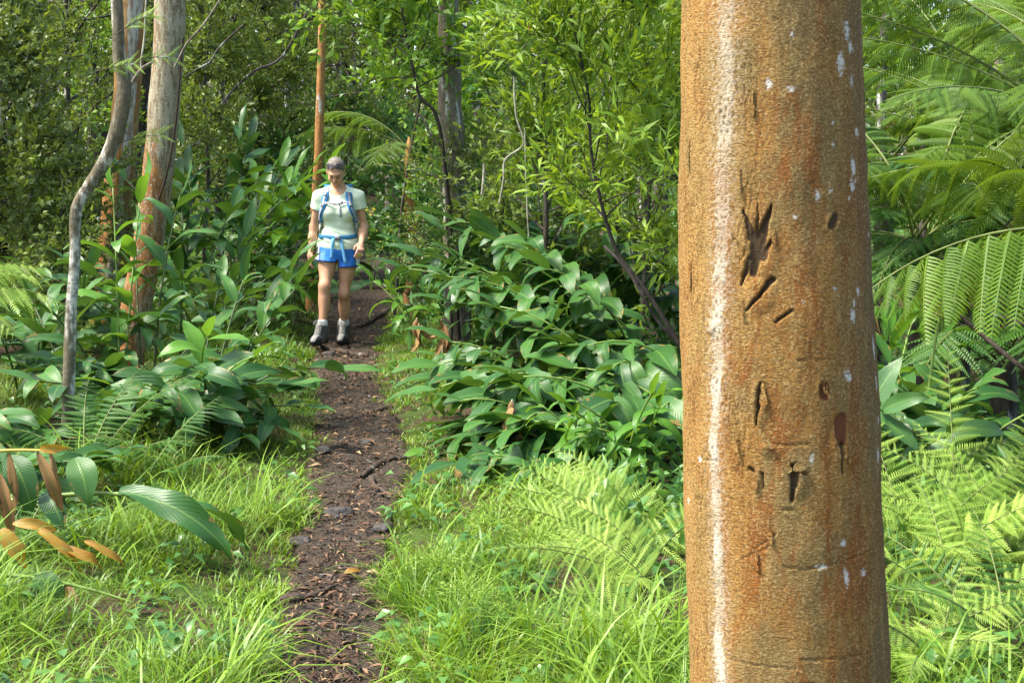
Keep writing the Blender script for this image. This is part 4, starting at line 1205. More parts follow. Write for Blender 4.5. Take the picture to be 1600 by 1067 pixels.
# ------------------------------------------------------------------ ginger
def blade_mesh(name, mat, bend, fold, wave, twist, seed, narrow=1.0, ns=10, curlw=0.0):
    """A lance shaped leaf one unit long along +X, width about 0.27, drooping as it goes."""
    g = np.random.default_rng(seed)
    nu = 4
    t = np.linspace(0, 1, ns + 1)
    th = -bend * t ** 1.25 + 0.25
    dx = np.concatenate([[0], np.cumsum(np.cos((th[1:] + th[:-1]) / 2)) / ns])
    dz = np.concatenate([[0], np.cumsum(np.sin((th[1:] + th[:-1]) / 2)) / ns])
    w = 0.135 * narrow * np.sin(math.pi * np.clip(t * 0.985 + 0.015, 0, 1) ** 0.80) ** 0.72
    w[-1] = 0.0015
    ph = g.random() * 6
    V, A = [], []
    for i in range(ns + 1):
        for u in range(nu + 1):
            s = (u / nu - 0.5) * 2
            tw = twist * t[i]
            lx = 0.0
            yy = s * w[i]
            zz = fold * abs(s) * w[i] + wave * abs(s) ** 1.5 * math.sin(t[i] * 13 + ph + (1.7 if s > 0 else 0)) * (0.3 + t[i] * 0.7) - curlw * w[i] * s * s * 2
            yy2 = yy * math.cos(tw) - zz * math.sin(tw)
            zz2 = yy * math.sin(tw) + zz * math.cos(tw)
            nx, nz = -math.sin(th[i]), math.cos(th[i])
            V.append([dx[i] + zz2 * nx, yy2 + 0.03 * math.sin(t[i] * 3 + ph) * t[i], dz[i] + zz2 * nz])
            A.append([u / nu, t[i], 0])
    Q = [[i * (nu + 1) + u, (i + 1) * (nu + 1) + u, (i + 1) * (nu + 1) + u + 1, i * (nu + 1) + u + 1] for i in range(ns) for u in range(nu)]
    return mk(name, np.array(V), np.array(Q)[:, ::-1], None, np.array(A), mat)


BL = {}


def build_blades():
    specs = [(0.5, 0.25, 0.018, 0.25), (0.95, 0.30, 0.022, -0.3), (1.35, 0.22, 0.02, 0.35), (1.75, 0.30, 0.025, -0.2), (0.75, 0.40, 0.03, 0.5), (1.15, 0.15, 0.024, -0.5), (1.5, 0.35, 0.02, 0.1), (2.0, 0.25, 0.02, 0.3)]
    for key in ('ginger', 'ginger_light', 'ginger_far'):
        BL[key] = [blade_mesh('leaf', M[key], *s, seed=k) for k, s in enumerate(specs)]
    BL['brown'] = [blade_mesh('leaf', M['leaf_brown'], b, 0.9, 0.05, tw, seed=20 + k, narrow=0.75, curlw=c) for k, (b, tw, c) in enumerate([(1.5, 1.2, 0.3), (2.0, -1.6, 0.6), (1.1, 0.8, 0.2), (1.8, 2.2, 0.5)])]
    BL['yellow'] = [blade_mesh('leaf', M['leaf_yellow'], b, 0.35, 0.045, tw * 0.5, seed=30 + k, narrow=0.95, curlw=0.0) for k, (b, tw) in enumerate([(0.9, 1.3), (1.5, -1.8)])]


def put_leaf(parent, pos, d, n, L, W, key, g, label=None, var=None):
    m = BL[key][int(g.integers(len(BL[key]))) if var is None else var]
    o = link('leaf', m, parent, frame_matrix(pos, d, n, (L, W / 0.27, L)))
    if label:
        o['label'] = label
    return o


def stalk(parent, base, az, length, p0, p1, g, leafL=0.30, leafW=0.10, start=0.28, step=0.075, key='ginger', r=0.009, dark=False, dead=0.0, top=True, sag=0.0):
    """A ginger stalk from base (local), leaning towards az, its pitch going from p0 to p1 (radians); leaves in two ranks."""
    k = 14
    t = np.linspace(0, 1, k)
    pit = p0 + (p1 - p0) * t ** 1.2
    azs = az + 0.25 * g.normal() * t
    T = np.stack([np.cos(pit) * np.cos(azs), np.cos(pit) * np.sin(azs), np.sin(pit)], 1)
    pts = base + np.concatenate([np.zeros((1, 3)), np.cumsum((T[1:] + T[:-1]) / 2, 0) * length / (k - 1)])
    V, Q, Tt, A = tube(pts, np.linspace(r, r * 0.45, k), 6)
    st = link('stalk', mk('stalk', V, Q, Tt, A, M['stalk_dark' if dark else 'stalk']), parent)
    rank = g.random() * 6.283
    s = start * length + g.random() * step
    i = 0
    up = np.array([0, 0, 1.0])
    while s < length * 0.985:
        f = s / length * (k - 1)
        q = int(f)
        p = pts[q] + (pts[min(k - 1, q + 1)] - pts[q]) * (f - q)
        tg = T[q]
        hz = math.hypot(tg[0], tg[1])
        side_h = np.array([-tg[1], tg[0], 0]) / max(hz, 1e-6)
        side_v = np.array([math.cos(rank), math.sin(rank), 0])
        wv = min(1.0, max(0.0, (tg[2] - 0.55) / 0.35))
        side = unit(side_h * (1 - wv) + side_v * wv)
        sg = 1 if i % 2 else -1
        fr = s / length
        d = side * sg * (0.9 - 0.30 * fr) + tg * (0.28 + 0.42 * fr) - up * sag + 0.16 * g.normal(size=3)
        nn = up * 0.8 + tg * 0.5 + 0.22 * g.normal(size=3)
        sz = (0.72 + 0.42 * math.sin(math.pi * min(1, fr * 0.9 + 0.12))) * g.uniform(0.65, 1.2)
        kk, lab = key, None
        if g.random() < dead * (1.3 - fr):
            kk, lab = 'brown', 'dry brown leaf'
            d = d * 0.4 - up * 0.8
        put_leaf(st, p, d, nn, leafL * sz, leafW * sz * g.uniform(0.85, 1.15), kk, g, lab)
        s += step * g.uniform(0.75, 1.3)
        i += 1
    if top:
        put_leaf(st, pts[-1], T[-1] + 0.2 * up, up + 0.3 * g.normal(size=3), leafL * 0.85, leafW * 0.8, key, g, var=0)
    return st, pts, T


def ginger(label, px, Y, stalks, seed, group, key='ginger', leafL=0.36, leafW=0.142, spread=0.22, dark=False, dead=0.0, step=0.088, x=None, name='ginger_plant', sag=None):
    sag = (0.42 if group.startswith('ginger bank') else 0.05) if sag is None else sag
    """stalks: (azimuth deg, length, first pitch deg, last pitch deg)"""
    g = np.random.default_rng(seed)
    b = base_at(px, Y)
    t = root(name, b, label, 'ginger', group)
    for az, ln, a, c in stalks:
        o = np.array([spread * g.normal() * 0.6, spread * g.normal() * 0.5, 0])
        o[2] = H(b[0] + o[0], b[1] + o[1]) - b[2] - 0.02
        stalk(t, o, math.radians(az + 8 * g.normal()), ln * g.uniform(0.93, 1.07), math.radians(a), math.radians(c), g, leafL, leafW, key=key, dark=dark, dead=dead, step=step, sag=sag)
    return t


def fan(n, az0, az1, l0, l1, a0, a1, c0, c1, seed):
    g = random.Random(seed)
    return [(az0 + (az1 - az0) * (i + g.random()) / n, g.uniform(l0, l1), g.uniform(a0, a1), g.uniform(c0, c1)) for i in range(n)]


def build_ginger():
    build_blades()
    build_pinnae()
    R = 'ginger bank beside the path'
    # the glossy bank that arches over the path
    ginger('ginger clump whose long stalks droop to the path edge at the bank tip', 925, 8.1, fan(6, 165, 200, 0.75, 0.95, 48, 62, -28, -8, 1), 1, R, spread=0.2, dead=0.05)
    ginger('ginger clump with glossy leaves cascading behind the drooping tip', 915, 8.6, fan(6, 160, 215, 0.85, 1.1, 50, 66, -25, 5, 2), 2, R, spread=0.22)
    ginger('ginger clump with a yellowed stalk lying across the middle of the bank', 945, 8.2, fan(6, 165, 235, 0.8, 1.0, 50, 68, -25, 0, 3), 3, R, spread=0.22)
    ginger('ginger clump with broad wet leaves hanging over the dry brown leaves', 900, 7.75, fan(5, 185, 265, 0.6, 0.8, 48, 66, -30, -5, 4), 4, R, spread=0.18, dead=0.10)
    ginger('ginger clump at the middle of the bank beneath the curved black stem', 1010, 8.5, fan(6, 150, 250, 0.95, 1.25, 56, 74, -20, 10, 5), 5, R, spread=0.22)
    ginger('ginger clump touching the near trunk behind the bracken', 1060, 7.7, fan(5, 150, 265, 0.75, 1.0, 48, 68, -25, 5, 6), 6, R, spread=0.2, dead=0.04)
    ginger('ginger clump on top of the bank near the brown dead stalks', 945, 9.5, fan(6, 130, 215, 1.05, 1.35, 60, 76, -10, 20, 7), 7, R, spread=0.24, dead=0.06)
    ginger('ginger clump with arching stalks in the upper middle of the bank', 910, 9.9, fan(6, 120, 230, 1.2, 1.55, 62, 78, -8, 22, 8), 8, R, spread=0.25)
    ginger('ginger clump crossed by the low black branch', 1050, 9.4, fan(6, 130, 240, 1.2, 1.5, 60, 76, -10, 20, 9), 9, R, spread=0.25)
    ginger('ginger clump showing yellow green midribs high on the bank', 990, 10.3, fan(6, 120, 230, 1.3, 1.65, 62, 80, -5, 25, 10), 10, R, spread=0.25)
    ginger('ginger clump with broad leaves at the back of the bank against the near trunk', 1090, 10.8, fan(6, 110, 230, 1.35, 1.75, 62, 80, 0, 30, 11), 11, R, spread=0.28)
    ginger('tall ginger with big upright leaves behind the bank below the willow leaved shrub', 925, 11.6, fan(7, 100, 230, 1.5, 1.95, 62, 80, 0, 30, 12), 12, R, key='ginger_far', leafL=0.48, leafW=0.145, spread=0.28, step=0.1)
    ginger('big leaved ginger at the foot of the grey trunk', 840, 11.3, fan(6, 110, 230, 1.25, 1.6, 60, 80, -5, 25, 13), 13, R, key='ginger_far', leafL=0.42, leafW=0.12, spread=0.25, step=0.1)
    ginger('big leaved ginger left of the grey trunk overhanging the path', 825, 12.6, fan(6, 100, 220, 1.2, 1.6, 58, 78, -10, 20, 14), 14, R, key='ginger_far', leafL=0.42, leafW=0.12, spread=0.25, step=0.1)
    ginger('ginger with pale leaves high at the back beside the curved black stem', 1010, 12.2, fan(7, 90, 230, 1.5, 2.0, 62, 80, 5, 30, 15), 15, R, leafL=0.36, leafW=0.10, spread=0.28, step=0.09)
    ginger('young bright ginger sprouting between the bank and the near trunk', 1015, 6.9, fan(5, 160, 330, 0.45, 0.65, 55, 80, 10, 40, 16), 16, R, key='ginger_light', leafL=0.24, leafW=0.06, spread=0.1, step=0.065)
    ginger('small light green ginger shoot in the shade at the foot of the bank', 900, 7.15, fan(3, 190, 330, 0.35, 0.5, 60, 82, 20, 50, 17), 17, R, key='ginger_light', leafL=0.22, leafW=0.055, spread=0.06, step=0.065)
    ginger('low dark ginger seedlings at the grass edge above the bracken', 830, 6.9, fan(4, 150, 330, 0.25, 0.36, 45, 70, -5, 20, 18), 18, R, leafL=0.2, leafW=0.06, spread=0.14, step=0.06)
    ginger('light green ginger sprout standing by the walkers bend in the path', 655, 12.0, fan(3, 100, 250, 0.55, 0.75, 68, 84, 30, 55, 19), 19, R, key='ginger_light', leafL=0.26, leafW=0.065, spread=0.06, step=0.09)
    ginger('ginger clump whose leaves hang to the grass in the middle of the bank foot', 960, 7.5, fan(5, 175, 265, 0.5, 0.72, 45, 62, -35, -10, 20), 20, R, spread=0.2, dead=0.06)
    ginger('ginger clump closing the bank foot beside the dead leaves', 850, 7.45, fan(4, 165, 250, 0.42, 0.6, 45, 62, -35, -10, 21), 21, R, spread=0.16, dead=0.08)
    ginger('low ginger clump under the drooping tip nearest the path', 880, 7.95, fan(4, 165, 230, 0.45, 0.6, 42, 60, -38, -15, 22), 22, R, spread=0.16, dead=0.05)
    # dead brown stalk remains by the bend
    g = np.random.default_rng(5)
    for px, py, Y, lab in ((652, 505, 11.5, 'bundle of dry pale brown ginger leaves collapsed by the path bend'), (690, 500, 11.3, 'dry torn ginger leaves hanging below the grey trunk'), (800, 700, 7.35, 'pale dead ginger leaves hanging at the foot of the bank')):
        b = base_at(px, Y)
        t = root('dead_ginger', b, lab, 'dead plant', 'dead ginger remains')
        pts = smooth_poly([(0, 0, 0), (0.02, 0, 0.25), (0.0, -0.03, 0.36)], 8)
        V, Q, T, A = tube(pts, np.linspace(0.012, 0.006, 8), 6)
        link('stalk', mk('stalk', V, Q, T, A, M['pale_vine']), t)
        for k in range(8):
            put_leaf(t, pts[3 + k % 5], np.array([0.35 * g.normal(), 0.3 * g.normal() - 0.2, -1.0]), np.array([g.normal(), -1, 0.2]), g.uniform(0.18, 0.30), 0.06, 'brown', g)
    # left of the path
    Lg = 'ginger left of the path'
    ginger('tall upright ginger stalk with bright top leaves in front of the leaning tree', 192, 9.0, [(95, 1.45, 88, 80), (70, 1.35, 84, 74)], 31, Lg, key='ginger_light', leafL=0.36, leafW=0.10, spread=0.07, step=0.15)
    ginger('upright ginger stalks close against the leaning trunk', 228, 9.1, [(60, 1.45, 86, 70), (110, 1.1, 80, 60)], 32, Lg, leafL=0.34, leafW=0.095, spread=0.07, step=0.12, dark=True)
    ginger('ginger with stalks leaning to the path below the walker', 335, 8.7, [(12, 1.0, 70, 46), (25, 1.05, 74, 52), (300, 0.6, 62, 22), (40, 1.0, 76, 55)], 33, Lg, leafL=0.34, leafW=0.10, spread=0.12, dark=True, step=0.105)
    ginger('ginger with one long stalk reaching over the path edge in front of the walker', 330, 9.6, [(15, 0.78, 66, 38), (60, 1.2, 78, 62), (80, 0.9, 70, 40)], 34, Lg, leafL=0.34, leafW=0.095, spread=0.12, dark=True, step=0.11)
    ginger('dark glossy ginger in the shade at the foot of the leaning tree', 270, 8.6, fan(5, 200, 340, 0.55, 0.8, 45, 70, -25, 10, 35), 35, Lg, leafL=0.30, leafW=0.10, spread=0.16, dark=True, step=0.085)
    ginger('low glossy ginger with leaves drooping into the grass by the path', 352, 8.0, fan(4, 240, 360, 0.4, 0.55, 50, 68, -45, -15, 36), 36, Lg, leafL=0.27, leafW=0.095, spread=0.13, dark=True, step=0.075)
    ginger('ginger with two bright drooping leaves halfway to the path', 305, 8.3, [(290, 0.85, 76, 20), (240, 0.7, 60, 0), (330, 0.8, 70, 12)], 37, Lg, key='ginger_light', leafL=0.30, leafW=0.10, spread=0.08, step=0.13)
    ginger('ginger behind the sinuous trunk with leaves spread both ways', 140, 9.1, [(200, 1.0, 74, 40), (150, 0.9, 70, 35), (330, 0.8, 68, 25), (270, 0.6, 55, 0)], 38, Lg, leafL=0.34, leafW=0.095, spread=0.16, dark=True, step=0.11)
    ginger('dark ginger with hanging leaves at the left edge above the fallen stalk', 25, 7.4, fan(5, 180, 380, 0.45, 0.65, 55, 75, -30, 5, 39), 39, Lg, leafL=0.30, leafW=0.09, spread=0.15, dark=True, step=0.075)
    ginger('shaded bluish ginger behind the feathery fern at the left edge', 20, 9.6, fan(6, 150, 400, 0.8, 1.1, 58, 80, -10, 25, 40), 40, Lg, key='ginger_far', leafL=0.38, leafW=0.11, spread=0.25, dark=True, step=0.1)
    ginger('bluish ginger between the left edge and the striped trunk', 90, 11.0, fan(5, 150, 400, 0.9, 1.2, 60, 80, 0, 30, 41), 41, Lg, key='ginger_far', leafL=0.38, leafW=0.11, spread=0.25, dark=True, step=0.1)
    ginger('dark ginger filling the foot of the sinuous trunk on its path side', 190, 8.7, fan(6, 150, 390, 0.6, 0.95, 55, 78, -20, 20, 52), 52, Lg, leafL=0.34, leafW=0.11, spread=0.2, dark=True, step=0.09)
    ginger('dark ginger mass between the leaning tree and the combed fern', 255, 7.8, fan(6, 180, 380, 0.5, 0.8, 50, 74, -25, 10, 53), 53, Lg, leafL=0.33, leafW=0.115, spread=0.2, dark=True, step=0.085)
    ginger('dark ginger sprawling right of the leaning tree towards the grass', 330, 8.3, fan(6, 190, 370, 0.55, 0.85, 52, 74, -25, 10, 54), 54, Lg, leafL=0.33, leafW=0.115, spread=0.2, dark=True, step=0.085)
    ginger('ginger standing in shade behind the leaning tree below the tall clump', 280, 10.6, fan(6, 20, 340, 0.9, 1.25, 62, 82, 0, 35, 55), 55, Lg, leafL=0.36, leafW=0.11, spread=0.25, dark=True, step=0.1)
    ginger('ginger crowd between the striped trunk and the sinuous trunk', 120, 10.4, fan(5, 100, 400, 0.6, 0.85, 60, 82, 0, 30, 56), 56, Lg, leafL=0.36, leafW=0.11, spread=0.25, dark=True, step=0.1)
    Tg = 'tall ginger behind the leaning tree'
    ginger('tall ginger with dark stalks right behind the leaning tree', 320, 13.2, fan(6, 20, 160, 1.55, 1.95, 70, 86, 30, 60, 42), 42, Tg, leafL=0.46, leafW=0.12, spread=0.3, dark=True, step=0.125)
    ginger('tall ginger leaning right with a light leaf at its top', 372, 13.6, fan(6, -10, 120, 1.5, 1.85, 66, 84, 25, 55, 43), 43, Tg, key='ginger_light', leafL=0.46, leafW=0.12, spread=0.3, dark=True, step=0.135)
    ginger('shorter ginger before the tall clump beside the walkers hanging hand', 412, 13.0, fan(5, -20, 110, 1.0, 1.35, 62, 82, 10, 40, 44), 44, Tg, leafL=0.42, leafW=0.11, spread=0.28, dark=True, step=0.115)
    ginger('tall ginger farthest back in the clump behind the leaning tree', 350, 15.5, fan(6, 0, 180, 1.7, 2.1, 72, 86, 35, 65, 45), 45, Tg, key='ginger_far', leafL=0.46, leafW=0.12, spread=0.35, dark=True, step=0.13)
    ginger('ginger to the right of the tall clump near the slim orange tree', 420, 15.8, fan(5, 0, 150, 1.0, 1.4, 64, 84, 15, 45, 46), 46, Tg, leafL=0.42, leafW=0.11, spread=0.3, dark=True, step=0.12)
    ginger('ginger low behind the walker beneath the pale tree fern frond', 600, 18.0, fan(5, 60, 260, 0.9, 1.3, 60, 82, 10, 40, 47), 47, Tg, key='ginger_far', leafL=0.42, leafW=0.13, spread=0.3, step=0.12)
    # right of the near trunk
    Fg = 'ginger right of the near trunk'
    ginger('dark broad leaved ginger in the shade right of the near trunk', 1430, 6.4, fan(5, 100, 340, 0.7, 0.95, 62, 82, 0, 35, 48), 48, Fg, key='ginger_far', leafL=0.36, leafW=0.10, spread=0.18, step=0.10)
    ginger('dark ginger with wide leaves at the right edge above the bracken', 1570, 6.2, fan(5, 120, 300, 0.6, 0.85, 55, 78, -10, 25, 49), 49, Fg, key='ginger_far', leafL=0.36, leafW=0.11, spread=0.18, step=0.09)
    ginger('light green ginger tips beside the near trunk under the hanging frond', 1395, 7.0, fan(4, 20, 120, 0.8, 1.05, 66, 84, 15, 45, 50), 50, Fg, key='ginger_light', leafL=0.28, leafW=0.07, spread=0.12, step=0.10)
    ginger('ginger crowded between the two dark ginger plants on the right', 1500, 6.9, fan(5, 100, 330, 0.7, 0.95, 60, 80, 0, 30, 51), 51, Fg, leafL=0.34, leafW=0.10, spread=0.2, step=0.09)
    ginger('short ginger hiding the foot of the slim orange tree', 468, 14.6, fan(6, 0, 360, 0.5, 0.75, 60, 80, 5, 35, 57), 57, Tg, leafL=0.36, leafW=0.11, spread=0.2, dark=True, step=0.09)
    ginger('low dark ginger at the left edge right behind the withered stalk', -15, 6.3, fan(5, 200, 400, 0.4, 0.55, 52, 74, -20, 15, 58), 58, Lg, leafL=0.30, leafW=0.10, spread=0.14, dark=True, step=0.08)
    ginger('small dark ginger between the combed fern and the fallen stalk', 75, 6.5, fan(4, 180, 400, 0.32, 0.45, 52, 74, -20, 15, 59), 59, Lg, leafL=0.27, leafW=0.09, spread=0.12, dark=True, step=0.075)
    fern('small dark fern tangled among the orange yellow dying leaves', 40, 5.6, [(10, 50, 0.4, 60), (320, 45, 0.38, 65), (60, 60, 0.42, 50), (280, 40, 0.35, 65), (160, 55, 0.4, 55)], 98, lmax=0.12, pairs=15, key='darkfern', group='ferns left of the path')
    build_fallen()


def build_fallen():
    """The broken stalk at the left edge with two long leaves, and the dying leaves beside it."""
    g = np.random.default_rng(12)
    Y = 5.5
    b = base_at(-60, Y)
    t = root('fallen_ginger', b, 'fallen ginger stalk lying low at the left edge with two long twisted leaves', 'ginger plant', 'fallen ginger stalks')
    W = lambda px, py, y=Y: P(px, py, y) - b
    pts = smooth_poly([W(-120, 800, 5.6), W(-20, 786, 5.55), W(70, 776), W(140, 771), W(205, 772, 5.45)], 16)
    V, Q, T, A = tube(pts, np.linspace(0.013, 0.008, 16), 8)
    st = link('stalk', mk('stalk', V, Q, T, A, M['stalk']), t)
    big = [blade_mesh('leaf', M['ginger'], 1.15, 0.30, 0.055, 1.0, 41, 0.85, 20), blade_mesh('leaf', M['ginger'], 1.35, 0.35, 0.05, -0.9, 42, 0.85, 20)]
    for k, (px, py, d, L, Wd) in enumerate([(186, 768, (0.72, -0.28, -0.18), 0.58, 0.125), (205, 770, (0.88, 0.05, -0.20), 0.56, 0.085)]):
        link('leaf', big[k], st, frame_matrix(W(px, py, 5.45), np.array(d), np.array([0.25, -0.45, 0.9]), (L, Wd / 0.27, L)))
    for px, py, d, L, wd, key in [(118, 715, (0.35, -0.5, -0.45), 0.22, 0.12, 'ginger'), (15, 712, (0.45, -0.4, -0.55), 0.26, 0.12, 'ginger'), (70, 770, (0.5, -0.6, -0.3), 0.2, 0.10, 'ginger')]:
        put_leaf(st, W(px, py), np.array(d), np.array([0.2, -0.8, 0.6]), L, wd, key, g, var=2)
    # upper stalk with browned hanging leaves
    t2 = root('withered_ginger', b + np.array([0, -0.1, 0]), 'withered ginger stalk at the left edge hung with curled brown leaves', 'ginger plant', 'fallen ginger stalks')
    W2 = lambda px, py, y=5.4: P(px, py, y) - b - np.array([0, -0.1, 0])
    pts = smooth_poly([W2(-120, 730), W2(-20, 707), W2(30, 703), W2(70, 704)], 12)
    V, Q, T, A = tube(pts, np.linspace(0.008, 0.005, 12), 7)
    st2 = link('stalk', mk('stalk', V, Q, T, A, flat_mat('yellow_stalk', (0.48, 0.36, 0.06), 0.5, 0.3, 0.3, 10)), t2)
    for px, py, d, L, wd, key, v, lab in [(58, 706, (0.42, -0.1, -0.9), 0.33, 0.062, 'brown', 0, 'brown leaf twisted downwards'), (78, 706, (0.25, -0.05, -0.95), 0.30, 0.045, 'brown', 1, 'narrow dark brown curled leaf'),
                                          (-4, 735, (0.25, -0.1, -0.95), 0.34, 0.06, 'brown', 2, 'large brown leaf hanging at the photo edge'), (14, 708, (0.1, 0, -1), 0.34, 0.05, 'brown', 3, 'thin dark brown leaf'),
                                          (62, 702, (0.8, -0.1, 0.1), 0.12, 0.04, 'yellow', 0, 'yellow leaf base')]:
        put_leaf(st2, W2(px, py), np.array(d, float), np.array([0.5, -1, 0.2]), L, wd, key, g, lab, v)
    t3 = root('yellow_ginger', b + np.array([0.05, -0.15, 0]), 'dying ginger leaves turned orange yellow in the grass at the left edge', 'ginger plant', 'fallen ginger stalks')
    W3 = lambda px, py, y=5.25: P(px, py, y) - b - np.array([0.05, -0.15, 0])
    for px, py, d, L, wd, v in [(2, 826, (0.45, -0.25, -0.6), 0.20, 0.075, 1), (58, 826, (0.75, -0.25, -0.5), 0.27, 0.05, 1), (100, 856, (0.85, -0.2, -0.3), 0.20, 0.05, 1), (20, 818, (0.95, 0.1, -0.1), 0.17, 0.045, 0), (132, 845, (0.9, -0.15, -0.45), 0.24, 0.04, 1)]:
        put_leaf(t3, W3(px, py), np.array(d), np.array([0.1, -0.75, 0.7]), L, wd, 'yellow', g, None, v)
    t4 = root('fallen_shoot', b + np.array([0, -0.5, 0]), 'pale green fallen stem in the grass carrying a single short dark leaf', 'ginger plant', 'fallen ginger stalks')
    W4 = lambda px, py, y=4.95: P(px, py, y) - b - np.array([0, -0.5, 0])
    pts = smooth_poly([W4(-90, 893), W4(0, 898), W4(60, 903), W4(140, 920), W4(210, 942)], 14)
    V, Q, T, A = tube(pts, np.linspace(0.009, 0.005, 14), 7)
    st4 = link('stalk', mk('stalk', V, Q, T, A, M['stalk']), t4)
    put_leaf(st4, W4(62, 893), np.array([0.35, -0.3, -0.55]), np.array([0.2, -0.9, 0.5]), 0.19, 0.11, 'ginger', g, None, 2)
    put_leaf(st4, W4(100, 915), np.array([0.5, -0.4, -0.5]), np.array([0.2, -0.9, 0.5]), 0.16, 0.07, 'brown', g, 'brown dry leaf', 0)


# ------------------------------------------------------------------ ferns
def pinna_mesh(name, mat, n, wid, droop, up, seed, gap=0.82, taper=0.85, lobes=True):
    """One leaflet of a frond, one unit long along +X, with n pairs of narrow lobes."""
    g = np.random.default_rng(seed)
    V, Q, T, A = [], [], [], []
    c = lambda x: -droop * x * x
    for i in range(n):
        t = (i + 0.6) / (n + 0.5)
        w = wid * (1 - t) ** taper * min(1.0, 0.55 + t * 4) + 0.006
        hw = 0.5 / n * gap
        for sg in (-1, 1):
            sk = 0.38 + 0.25 * t
            b = len(V)
            j = 1 + 0.08 * g.normal()
            for f, k in ((0.0, 1.0), (0.55, 0.85)):
                x0 = t + sk * w * f
                y0 = sg * w * f * j
                z0 = c(x0) + up * abs(y0) - 0.6 * y0 * y0 / max(wid, .01)
                V += [[x0 - hw * k, y0, z0], [x0 + hw * k, y0, z0]]
                A += [[0.5 + 0.4 * sg * f, t, 0]] * 2
            x1 = t + sk * w
            y1 = sg * w * j
            V.append([x1, y1, c(x1) + up * abs(y1) - 0.9 * y1 * y1 / max(wid, .01)])
            A.append([0.5 + 0.5 * sg, t, 0])
            q, tr = [b, b + 1, b + 3, b + 2], [b + 2, b + 3, b + 4]
            if sg > 0:
                Q.append(q); T.append(tr)
            else:
                Q.append(q[::-1]); T.append(tr[::-1])
    m = 6
    b = len(V)
    for k in range(m + 1):
        t = k / m
        r = 0.010 * (1 - t) + 0.002
        for sg in (-1, 1):
            V.append([t, sg * r, c(t) + 0.003]); A.append([0.5, t, 0])
    for k in range(m):
        Q.append([b + 2 * k, b + 2 * k + 2, b + 2 * k + 3, b + 2 * k + 1])
    return mk(name, np.array(V), np.array(Q)[:, ::-1], np.array(T)[:, ::-1], np.array(A), mat)


PIN = {}


def build_pinnae():
    PIN['bracken'] = [pinna_mesh('leaflet', M['bracken'], 15, 0.19, d, u, k, 0.5) for k, (d, u) in enumerate([(0.10, 0.1), (0.22, 0.25), (0.35, 0.0), (0.16, -0.15)])]
    PIN['treefern'] = [pinna_mesh('leaflet', M['treefern'], 25, 0.185, d, u, 10 + k, 0.74, 0.65) for k, (d, u) in enumerate([(0.12, 0.1), (0.25, -0.1), (0.38, 0.0), (0.5, -0.2)])]
    PIN['bigfern'] = [pinna_mesh('leaflet', M['treefern'], 24, 0.235, d, u, 15 + k, 0.70, 0.55) for k, (d, u) in enumerate([(0.10, -0.05), (0.2, -0.15), (0.15, 0.0)])]
    PIN['dead'] = [pinna_mesh('leaflet', M['leaf_brown'], 16, 0.09, d, u, 30 + k, 0.7) for k, (d, u) in enumerate([(0.3, 0.3), (0.6, -0.3), (0.8, 0.2)])]
    PIN['darkfern'] = [pinna_mesh('leaflet', M['darkfern'], 18, 0.12, d, u, 20 + k, 0.8) for k, (d, u) in enumerate([(0.10, 0.1), (0.25, -0.1), (0.4, 0.0)])]


def frond(parent, base, az, pitch, L, arch, pairs, key, g, lmax, shape='tri', start=0.18, hang=0.1, roll=0.0, r=0.006, dark=False, sweep=(0.15, 0.75), join=False, curlup=0.0, side_w=1.0):
    """A frond from base (local): azimuth and pitch of its stem, arching by arch radians; leaflets in pairs along it."""
    k = 18
    t = np.linspace(0, 1, k)
    pit = pitch - arch * t ** 1.15
    azs = az + 0.18 * g.normal() * t
    T = np.stack([np.cos(pit) * np.cos(azs), np.cos(pit) * np.sin(azs), np.sin(pit)], 1)
    pts = base + np.concatenate([np.zeros((1, 3)), np.cumsum((T[1:] + T[:-1]) / 2, 0) * L / (k - 1)])
    V, Q, Tt, A = tube(pts, np.linspace(r, r * 0.25, k), 6)
    fr = link('frond', mk('frond', V, Q, Tt, A, M['rachis_dark' if dark else 'rachis']), parent)
    up = np.array([0, 0, 1.0])
    for i in range(pairs):
        f = start + (1 - start) * (i + 0.5) / pairs
        w = f * (k - 1)
        q = min(k - 2, int(w))
        p = pts[q] + (pts[q + 1] - pts[q]) * (w - q)
        tg = T[q]
        side = unit(np.cross(tg, up) + 1e-6)
        nn = unit(np.cross(side, tg))
        if roll:
            cr, sr = math.cos(roll), math.sin(roll)
            side, nn = side * cr + nn * sr, nn * cr - side * sr
        u = (f - start) / (1 - start)
        if shape == 'tri':
            pl = lmax * (1 - u) ** 0.82 * (0.75 + 0.25 * min(1, u * 6)) + 0.012
        else:
            pl = lmax * max(0.05, math.sin(math.pi * (0.13 + 0.87 * u) ** 0.9)) ** 0.75
        sw = sweep[0] + (sweep[1] - sweep[0]) * u
        for sg in (-1, 1):
            d = side * sg * math.cos(sw) + tg * math.sin(sw) - up * hang + nn * (curlup + 0.06 * g.normal())
            n2 = nn - side * sg * 0.15 + 0.17 * g.normal(size=3)
            d = d + 0.07 * g.normal(size=3)
            if g.random() < 0.05:
                continue
            m = PIN[key][int(g.integers(len(PIN[key])))]
            s = pl * g.uniform(0.84, 1.06)
            link('leaflet', m, fr, frame_matrix(p + tg * 0.01 * sg, d, n2, (s, s * side_w * (1 if sg > 0 else -1) * 1.0, s)) if False else frame_matrix(p + tg * 0.008 * sg, d, n2, s))
    return fr


